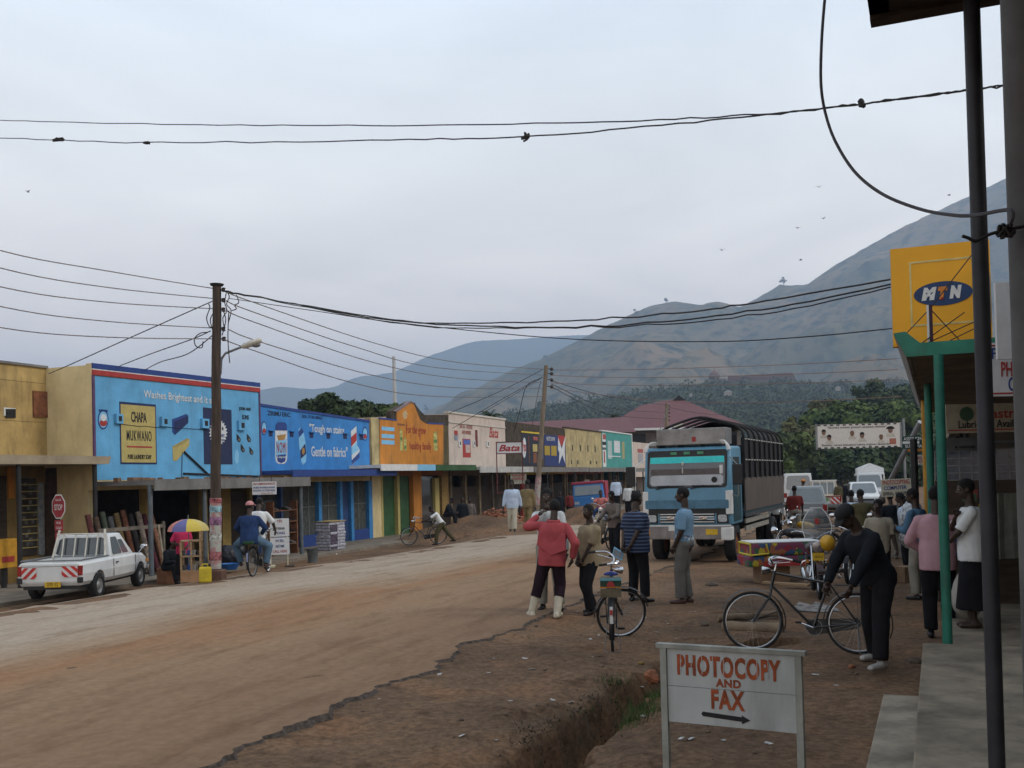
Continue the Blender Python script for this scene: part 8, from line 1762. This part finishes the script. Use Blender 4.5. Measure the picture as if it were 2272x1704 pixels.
# left and middle of the street
gl = 'people along the left side of the street'
person('man in a pale blue shirt and cream trousers walking towards the camera', foot(1138, 1181), D2R(175), 1.76, gl, feet=(((-.08, .20, 0), 4), ((.08, -.14, .02), -4)), hands=((-.30, -.06, .84), (.30, .12, .84)), shirt=('long', LBS), trousers=('long', M('cream_trousers', (.42, .38, .3), .9, .12, 5, .2)), hem=1, girth=1.2, **F_)
person('man in khaki clothes with a shoulder bag walking away near the leaning pole', foot(1172, 1178), D2R(-20), 1.84, gl, feet=(((-.1, .2, 0), 4), ((.1, -.2, .02), -4)), shirt=('long', KHK), trousers=('long', KHK), hem=1, girth=1.15, **F_)
person('man in a grey brown shirt pushing the sack laden bicycle', foot(1366, 1236), D2R(135), 1.82, gl, lean=6, hands=((-.2, .42, 1.05), (.15, .48, 1.02)), shirt=('long', GRS), trousers=('long', BLT), hem=1, **B_)
X = atd(1332, 45)
MX = motorbike('distant motorcycle ridden by the salmon shirted man', X, D2R(170), BLACK, False, False, True, 'motorcycles on the road')
person('man in a salmon shirt riding a motorcycle towards the camera', X + Vector((0, .3, 0)), D2R(172), 1.78, gl, hip=.80, lean=4, feet=(((-.24, .3, .26), 4), ((.24, .3, .26), -4)), knee=((-.5, 1, .4), (.5, 1, .4)), hands=((-.36, .5, 1.02), (.36, .5, 1.02)), shirt=('short', SAL), trousers=('long', DBJ), girth=1.2, **F_)
for px, d, mt, lb, rz in ((1392, 52, WHT, 'person in a white shirt left of the lorry mirror', 150), (1365, 50, LBS, 'person in pale blue behind the grey shirted man', 10), (1240, 60, DRK, 'dark figure under the canopy right of the leaning pole', 180), (1261, 62, MAR, 'dull maroon figure under the canopy left of the blue truck', 200), (1409, 50, DRK, 'dark figure close to the lorry left side', 30), (1023, 47.5, DRK, 'dark figure under the pinkish shop canopy, left', 190), (1040, 48.5, GRS, 'grey shirted figure under the pinkish shop canopy, arms folded', 170)):
    p = atd(px, d); p.z = max(p.z, VZ) if toSR(p)[0] < -18.7 else p.z
    person(lb, p, D2R(rz), 1.74, gl, shirt=('long', mt), trousers=('long', BLT), hem=1, **F_)
p = atd(986, 43.5)
person('dark clothed person sitting low beside the orange shop', p + Vector((0, 0, .0)), D2R(-100), 1.7, gl, hip=.42, lean=22, feet=(((-.14, .42, 0), 4), ((.14, .46, 0), -4)), hands=((-.1, .45, .55), (.1, .45, .55)), shirt=('long', DRK), trousers=('long', BLT), **F_)
o = MB().box((0, 0, .2), (.4, .35, .4)).build('crate_seat', DARKWOOD); o.location = p; tag(o, 'low dark crate under the person sitting by the orange shop', 'crate')
# man pushing the bicycle: leaning on it, walking to the left
dv = dv_.normalized(); hd_ = math.atan2(-dv.x, dv.y)
person('man in a white shirt and olive trousers pushing a bicycle past the orange shop', PUSH - dv * .42 + Vector((.1, -.45, 0)), hd_, 1.68, gl, lean=32, hip=(0, -.15, .86), feet=(((-.08, .10, 0), 0), ((.10, -.72, .03), 0)), hands=((-.1, .62, .98), (-.05, .25, .82)), shirt=('short', WHT), trousers=('long', OLV), **B_)
# the two riders
rz3 = D2R(-4)
def onb(x, y, z): return RIDE + Matrix.Rotation(rz3, 3, 'Z') @ Vector((x, y, z))
person('cyclist in a white shirt steering the bicycle with two riders', onb(.03, -.20, 0), rz3, 1.80, gl, hip=.96, lean=14, head=(-18, 0, 0), feet=(((-.12, .2, .32), 0), ((.12, .26, .12), 0)), knee=((-.25, 1, .2), (.25, 1, .2)), hands=((-.27, .48, 1.0), (.29, .44, 1.0)), elbow=((-1, -.3, -.4), (1, -.3, -.4)), shirt=('short', WHT), trousers=('long', GRT), girth=1.1, hem=1, **B_)
person('passenger in a blue jacket and pink cap riding behind the cyclist', onb(-.03, -.58, 0), rz3, 1.76, gl, hip=.90, lean=3, head=(-30, -4, 0), feet=(((-.30, .26, .24), 10), ((.30, .26, .22), -10)), knee=((-1.3, .8, .15), (1.3, .8, .15)), hands=((-.22, .3, .98), (.2, .3, .98)), elbow=((-1, -.3, -.2), (1, -.3, -.2)), shirt=('long', DBJ, 'jacket'), trousers=('long', JEAN), shoes=BRT, hat=M('pink_cap', (.5, .22, .22), .8), girth=1.25, hem=1, **B_)
# umbrella seller by the pole
p = foot(380, 1296); p.z = G(p.x, p.y)
person('dark clothed woman sitting on a crate left of the umbrella', p + Vector((-.15, .2, 0)), D2R(-120), 1.70, gl, hip=.45, lean=18, girth=1.25, feet=(((-.14, .46, 0), 4), ((.14, .5, 0), -4)), hands=((-.1, .42, .62), (.1, .42, .62)), shirt=('long', DRK), trousers=('long', BLT), **B_)
o = MB().box((0, 0, .22), (.5, .42, .42)).build('seat_crate', M('brown_crate', (.2, .09, .045), .9, .3), None); o.location = p + Vector((-.15, .25, 0)); tag(o, 'reddish brown crate the dark clothed woman sits on', 'crate')
pu = PY(407, 1285, 27.0); pu.z = VZ
person('woman in a hot pink top standing under the colourful umbrella', pu, D2R(200), 1.62, gl, hands=((-.1, .25, 1.0), (.2, .2, 1.1)), shirt=('short', HOTP), trousers=('skirt', BLT), hem=1, **B_)
c = PY(418, 1178, 25.6); zu = c.z; pb = Vector((c.x, c.y, G(c.x, c.y))); t = thing('umbrella', 'open umbrella with pink, blue and yellow panels over a small stall', 'umbrella', pb); R_ = 45 * 25.6 / FPX; hu = zu - pb.z
MB().cone((0, 0, 0), (0, 0, hu + .40), .012, n=6).build('shaft', STEEL, t)
cols = [(.10, .10, .27), (.48, .19, .15), (.10, .10, .27), (.08, .25, .15), (.48, .19, .15), (.11, .11, .26), (.5, .38, .06), (.46, .36, .12)]
for i in range(8):
    a0, a1 = i * math.pi / 4 + .2, (i + 1) * math.pi / 4 + .2; rings = []
    for j in range(6):
        u_ = j / 5; r = R_ * math.sin(u_ * math.pi / 2 * .98); z = hu + .30 * math.cos(u_ * math.pi / 2); rings.append([Vector((r * math.cos(lerp(a0, a1, q / 3)) * (1 - .05 * u_ * math.sin(math.pi * q / 3)), r * math.sin(lerp(a0, a1, q / 3)) * (1 - .05 * u_ * math.sin(math.pi * q / 3)), z)) for q in range(4)])
    m = MB(); m.loft(rings, cap=False, closed=False); m.build('umbrella_panel', M('umb_%d' % i, cols[i], .7, .05), t, smooth=True, fix=False)
p = foot(428, 1292); t = thing('display_stand', 'rough wooden stand with shelves of small goods beside the poster pole', 'stall', p, D2R(8)); 
for x in (-.22, .0, .20):
    for y in (-.15, .15): MB().b2(x - .02, x + .02, y - .02, y + .02, 0, .95 if x < .15 else 1.15).build('upright', WOOD, t)
for z in (.25, .58, .92): MB().b2(-.24, .22, -.17, .17, z, z + .03).build('shelf', WOOD, t)
MB().b2(-.23, .21, -.18, -.165, .02, .26).build('front_panel', M('plywood', (.30, .17, .09), .9, .2, 3), t)
for i in range(8): MB().box((-.17 + (i % 4) * .11, -.05, .34 + .33 * (i // 4)), (.07, .1, .12)).build('bottle', [GLASS, NAVY2, M('pale_goods', (.3, .28, .25), .7), DARKWOOD][i % 4], t)
def jerry(label, px, py, mat):
    p = foot(px, py); t = thing('jerrycan', label, 'jerrycan', p, .2); m = MB(); m.box((0, 0, .17), (.26, .18, .34)); m.build('can', mat, t, bevel=.035); m = MB(); m.tube([(-.07, 0, .34), (-.06, 0, .40), (.05, 0, .40), (.06, 0, .34)], .014, 6); m.build('handle', mat, t); MB().cone((.09, 0, .33), (.09, 0, .40), .025, n=8).build('cap', BLK, t)
jerry('yellow plastic jerrycan at the foot of the poster pole', 456, 1292, M('jerry_yellow', (.5, .38, .02), .5))
# fabric rolls leaning in the shop front
random.seed(33); gf = 'rolls of cloth leaning in front of the blue shop'
names = ['dark red', 'brown', 'dull green', 'grey', 'ochre', 'rust', 'dark', 'pale patterned', 'maroon', 'orange patterned']
rc = [(.10, .03, .025), (.09, .055, .035), (.05, .06, .04), (.10, .10, .10), (.17, .11, .045), (.15, .055, .03), (.03, .025, .025), (.28, .22, .18), (.09, .02, .03), (.30, .15, .09)]
for i in range(10):
    px = 226 + i * 15.5; s_ = -20.3; b0 = PS(px, 1275, s_); r_ = toSR(b0)[1]; b0 = SR(s_, r_, VZ + .02); top = SR(s_ - .45, r_ + random.uniform(-.08, .05), VZ + 1.75 + random.uniform(-.1, .12)); m = MB(); m.cone((0, 0, 0), top - b0, .085, .08, 12); o = m.build('cloth_roll', M('roll_%d' % i, rc[i], .9, .5, 14), None, smooth=True); o.location = b0; tag(o, '%s cloth roll, number %s of the leaning row counted from the left' % (names[i], ('one', 'two', 'three', 'four', 'five', 'six', 'seven', 'eight', 'nine', 'ten')[i]), 'cloth roll', gf)
a, c = PS(219, 1153, -20.0), PS(365, 1150, -20.0); ra, rb = toSR(a)[1], toSR(c)[1]; t = thing('wooden_rack', 'rough wooden rail propped in front of the cloth rolls', 'rack', SR(-20.0, (ra + rb) / 2, VZ), ROTZ); h_ = (rb - ra) / 2
MB().b2(-h_, h_, -.03, .03, 1.32, 1.42).build('rail', M('grey_timber', (.18, .15, .12), .9, .3), t); m = MB(); m.cone((h_ * .75, -.05, 1.4), (h_ * .45, -.6, 0), .035, n=8); m.build('prop', M('pale_timber', (.27, .22, .16), .9, .3), t); MB().b2(-h_ + .02, -h_ + .09, -.03, .03, 0, 1.4).build('upright', M('grey_timber', (.18, .15, .12), .9, .3), t); MB().b2(h_ - .09, h_ - .02, -.03, .03, 0, 1.5).build('upright', M('grey_timber', (.18, .15, .12), .9, .3), t)
# octagonal stop advertisement, orange box
c = PS(130, 1124, -21.2); t = thing('stop_sign', 'red octagonal stop sign with smaller red plates below on a post', 'sign', Vector((c.x, c.y, VZ)), D2R(5)); zc_ = c.z - VZ; k = c.y / FPX
MB().cone((0, .03, 0), (0, .03, zc_ + .1), .03, n=8).build('post', DPOST, t)
oc = lambda r: [(r * .52 * math.cos(math.pi / 8 + i * math.pi / 4), zc_ + r * math.sin(math.pi / 8 + i * math.pi / 4)) for i in range(8)]
m = MB(); m.prism(oc(29 * k), .02, (0, -.01, 0)); pn = m.build('octagon', WHITE, t); m = MB(); m.prism(oc(26 * k), .01, (0, -.018, 0)); m.build('red_face', M('signal_red', (.30, .03, .04), .5), pn); text('STOP', 1, WHITE, pn, (0, -.022, zc_ - .02), width=17 * k, height=13 * k, bold=.01); text('Coca-Cola', 1, WHITE, pn, (0, -.022, zc_ + 15 * k), width=12 * k, height=5 * k, shear=.2, bold=.01)
pn2 = MB().b2(-9 * k, 9 * k, -.01, .01, zc_ - 54 * k, zc_ - 30 * k).build('lower_plate', M('signal_red', (.30, .03, .04), .5), t); text('ICE', 1, WHITE, pn2, (0, -.014, zc_ - 36 * k), width=9 * k, height=5 * k, bold=.01); text('COLD', 1, WHITE, pn2, (0, -.014, zc_ - 47 * k), width=12 * k, height=5 * k, bold=.01); MB().b2(-8 * k, 8 * k, -.01, .01, zc_ - 74 * k, zc_ - 57 * k).build('lower_plate', M('signal_red', (.30, .03, .04), .5), t)
c = PS(8, 1230, -21.6); t = thing('letter_box', 'orange yellow metal box on a stand at the left frame edge', 'box', Vector((c.x, c.y, VZ)), ROTZ); z_ = c.z - VZ; MB().b2(-.3, .3, -.15, .15, z_ - .35, z_ + .4).build('box', M('box_orange', (.5, .25, .02), .6, .2), t, bevel=.02); MB().b2(-.05, .05, -.05, .05, 0, z_ - .34).build('stand', DPOST, t); MB().b2(-.2, .2, -.16, -.15, z_ - .2, z_ - .05).build('slot_plate', RED, t)
# hanging shop sign, A-boards
t, wd, hg = board('white hanging board with red and blue lettering under the grey canopy', (560, 1068), (612, 1098), 33, M('white_sign_paint', (.6, .6, .6), .6, .05), [('D&D COMMUNICATIONS LTD', .5, .84, .9, .16, RED), ('MOBILE PHONES & REPAIRS', .5, .55, .9, .14, NB), ('PHONE ACCESSORIES', .5, .32, .9, .14, NB), ('CALL 0772', .6, .1, .5, .09, RED)]); t.rotation_euler = (0, 0, D2R(6)); MB().cone((wd * .3, .02, hg), (wd * .3, .02, hg + .2), .01, n=5).build('hanger', WIRE, t); MB().cone((wd * .8, .02, hg), (wd * .8, .02, hg + .2), .01, n=5).build('hanger', WIRE, t)
p0 = foot(603, 1258); k = p0.y / FPX; t = thing('pavement_board', 'cream framed pavement board carrying two lettered panels', 'sign', p0, D2R(10)); FRC = M('cream_frame', (.5, .45, .3), .7, .1)
for x in (-.02, .50): MB().box((x, .0, .55), (.04, .04, 1.1)).build('leg', FRC, t)
for (z0, z1, rows) in ((.95, 1.52, (('YES', .86, .30, REDF), ('WE REPAIR', .45, .6, BLK), ('PHONES', .2, .6, NB))), (.38, .92, (('WE SELL', .82, .5, NB), ('AIRTIME', .5, .5, NB), ('CALL HERE', .2, .8, RED)))):
    pn = MB().b2(-.03, .56, -.035, -.02, z0, z1).build('panel', M('white_sign_paint', (.6, .6, .6), .6, .05), t)
    for tx, fz, fw, mt in rows: text(tx, 1, mt, pn, (.265, -.038, lerp(z0, z1, fz)), width=fw * .55, height=.08, bold=.01)
MB().b2(-.18, .1, -.3, .3, .0, .05).build('foot', FRC, t); MB().b2(.42, .7, -.3, .3, .0, .04).build('foot', DARKWOOD, t)
# shoe rack, bin, wrapped stack, bags, basin, litter
p = PS(628, 1236, -20.2); r_ = toSR(p)[1]; t = thing('shoe_rack', 'wooden rack crowded with shoes in front of the dark blue shop front', 'rack', SR(-20.2, r_, VZ), ROTZ)
for x in (-.75, .75): MB().b2(x - .03, x + .03, -.15, .15, 0, 1.9).build('upright', M('rack_wood', (.20, .09, .045), .9, .3), t)
random.seed(8)
for i, z in enumerate((.35, .75, 1.15, 1.55)):
    MB().b2(-.75, .75, -.15, .15, z, z + .03).build('shelf', M('rack_wood', (.20, .09, .045), .9, .3), t)
    for j in range(7):
        x = -.64 + j * .21; m = MB(); m.loft([[Vector((x + w_ * math.cos(a), y, z + .03 + max(0, h_ * (math.sin(a) * .5 + .5)))) for a in [q * math.pi / 4 for q in range(8)]] for y, w_, h_ in ((-.13, .02, .03), (-.08, .042, .06), (.02, .035, .09), (.10, .04, .12), (.13, .025, .1))]); m.build('shoe', [SHOE, BRT, M('grey_shoe', (.2, .2, .2), .6), SHOE][(i + j * 3) % 4], t)
p = foot(694, 1248); m = MB(); m.lathe([(.15, 0), (.19, .45), (.20, .46), (.185, .46), (.15, .06)], (0, 0, 0), 16); o = m.build('dust_bin', M('grey_bin', (.11, .12, .12), .6), None, smooth=True); o.location = p; tag(o, 'grey plastic bin beside the wrapped white stack', 'bin')
p = PS(735, 1225, -19.6); r_ = toSR(p)[1]; t = thing('wrapped_stack', 'stack of folded goods wrapped in white plastic on the pavement', 'stack', SR(-19.6, r_, VZ), ROTZ); random.seed(12)
for i in range(9): MB().box((random.uniform(-.02, .02), random.uniform(-.02, .02), .06 + i * .115), (1.15, .6, .105), random.uniform(-.02, .02)).build('folded_layer', M('white_plastic', (.45, .44, .5), .35, .5, 12, .4, spec=.6), t, bevel=.03)
MB().box((0, 0, 1.07), (1.2, .64, .03)).build('top_board', M('card_top', (.33, .24, .10), .9), t)
MB().box((-.3, -.305, .5), (.5, .02, .9)).build('dark_wrap', M('dark_plastic', (.10, .08, .11), .4, .6, 14), t)
p = PS(505, 1245, -18.9); q = MB(); q.ell((0, 0, .35), (.38, .3, .34), 12, 8); q.ell((.3, .1, .5), (.22, .2, .22), 10, 8); q.ell((-.3, 0, .3), (.25, .24, .28), 10, 8); r_ = remesh(q, .03, 2, fold=.03, fs=6); o = bpy.data.objects.new('bag_heap', r_); COL.objects.link(o); r_.materials.append(M('black_bags', (.018, .018, .024), .5, .5, 8)); o.location = SR(-18.9, toSR(p)[1], VZ); tag(o, 'heap of black bags between the poster pole and the bicycle riders', 'bags')
p = PS(500, 1250, -18.6); m = MB(); m.lathe([(.2, 0), (.3, .18), (.31, .18), (.29, .165), (.19, .02)], (0, 0, 0), 18); o = m.build('basin', M('basin_blue', (.02, .1, .3), .4), None, smooth=True); o.location = SR(-18.45, toSR(p)[1], VZ); tag(o, 'blue plastic basin in front of the black bags', 'basin')
p = foot(735, 1231); t = thing('crushed_carton', 'crushed yellow and white carton lying on the left road edge', 'litter', p, .3); MB().box((0, 0, .05), (.24, .16, .09)).build('yellow_side', M('carton_yellow', (.5, .3, .03), .7), t); MB().box((.1, -.08, .03), (.2, .04, .05)).build('white_flap', WHITE, t)
m = MB(); m.lathe([(.22, 0), (.33, .3), (.34, .3), (.31, .28), (.2, .03)], (0, 0, 0), 16); p = foot(1084, 1150); p = PY(1081, 1143, 47.5); o = m.build('red_basin', M('basin_red', (.45, .04, .03), .5), None, smooth=True); o.location = (p.x, p.y, G(p.x, p.y)); tag(o, 'red plastic basin behind the dirt heap', 'basin')
# brick rubble on the heap
random.seed(18); c = PY(1115, 1172, 46); m = MB()
for i in range(420):
    a, r = random.uniform(0, 6.3), 1.5 * math.sqrt(random.random()); x, y = c.x + math.cos(a) * r * 1.2, c.y + math.sin(a) * r; h_ = max(0, 1 - r / 1.6) * 1.0; m.box((x, y, G(x, y) + h_ * random.uniform(.3, 1)), (random.uniform(.08, .2), .1, .08), rot=Matrix.Rotation(random.uniform(0, 3), 3, 'Z') @ Matrix.Rotation(random.uniform(-.6, .6), 3, 'X'))
o = m.build('brick_rubble', M('rubble_brick', (.30, .12, .065), .95, .4, 1.3), None, fix=False); tag(o, 'heap of broken orange bricks behind the grey dirt heap', 'brick heap')
# projecting shop sign on the canopy
a, c = E.at(*z5(632, 545), -1.0), E.at(*z5(870, 640), -1.0)
p0, p1 = PS(*z5(632, 645), -20.3), PS(*z5(870, 645), -20.3); b0 = p0.copy(); d = 50.0; p0, p1 = PY(*z5(632, 645), d), PY(*z5(870, 535), d); wd, hg = p1.x - p0.x, p1.z - p0.z; t = thing('roof_sign', 'white sign with red script letters standing on the pinkish shop canopy', 'sign', p0, 0)
MB().b2(0, wd, 0, .12, 0, hg).build('board', M('white_sign_paint', (.6, .6, .6), .6, .05), t); text('Bata', 1, M('script_red', (.35, .02, .03), .6), t, (wd / 2, -.005, hg * .48), width=wd * .86, height=hg * .62, shear=.3, bold=.025)
for x0, x1, z0, z1 in ((-.05, 0, -2.0, hg + .04), (wd, wd + .05, -2.0, hg + .04), (0, wd, hg, hg + .04), (0, wd, -.04, 0), (0, wd, -1.95, -1.9)): MB().b2(x0, x1, -.02, .14, z0 if z1 - z0 < .5 else z0, z1).build('frame_bar', M('frame_maroon', (.12, .03, .03), .7), t)
# birds
gbd = 'birds far off in the sky'; random.seed(30)
for i, (px, py, lb) in enumerate([(1770, 506, 'small dark bird just above the hill shoulder left of the yellow sign'), (1602, 555, 'small dark bird above the middle hill'), (1777, 577, 'tiny bird low against the hill crest'), (1827, 485, 'tiny bird left of the hill crest in clear sky'), (1817, 415, 'highest tiny bird right of the loose cable'), (62, 426, 'tiny bird near the left frame edge'), (2106, 433, 'tiny bird near the dark near post')]):
    p = PY(px, py, 120); t = thing('bird', lb, 'bird', p, random.uniform(0, 6), gbd); m = MB(); m.ell((0, 0, 0), (.06, .18, .05), 8, 6); m.ell((0, .2, .03), (.035, .05, .035), 6, 5); s_ = random.uniform(.05, .2)
    for sg in (-1, 1): m.add([Vector((0, .08, 0)), Vector((0, -.08, 0)), Vector((sg * .22, -.06, s_)), Vector((sg * .42, -.02, s_ * .6)), Vector((sg * .2, .09, s_))], [(0, 1, 2, 4), (2, 3, 4)])
    m.build('body', BLACK, t, fix=False)
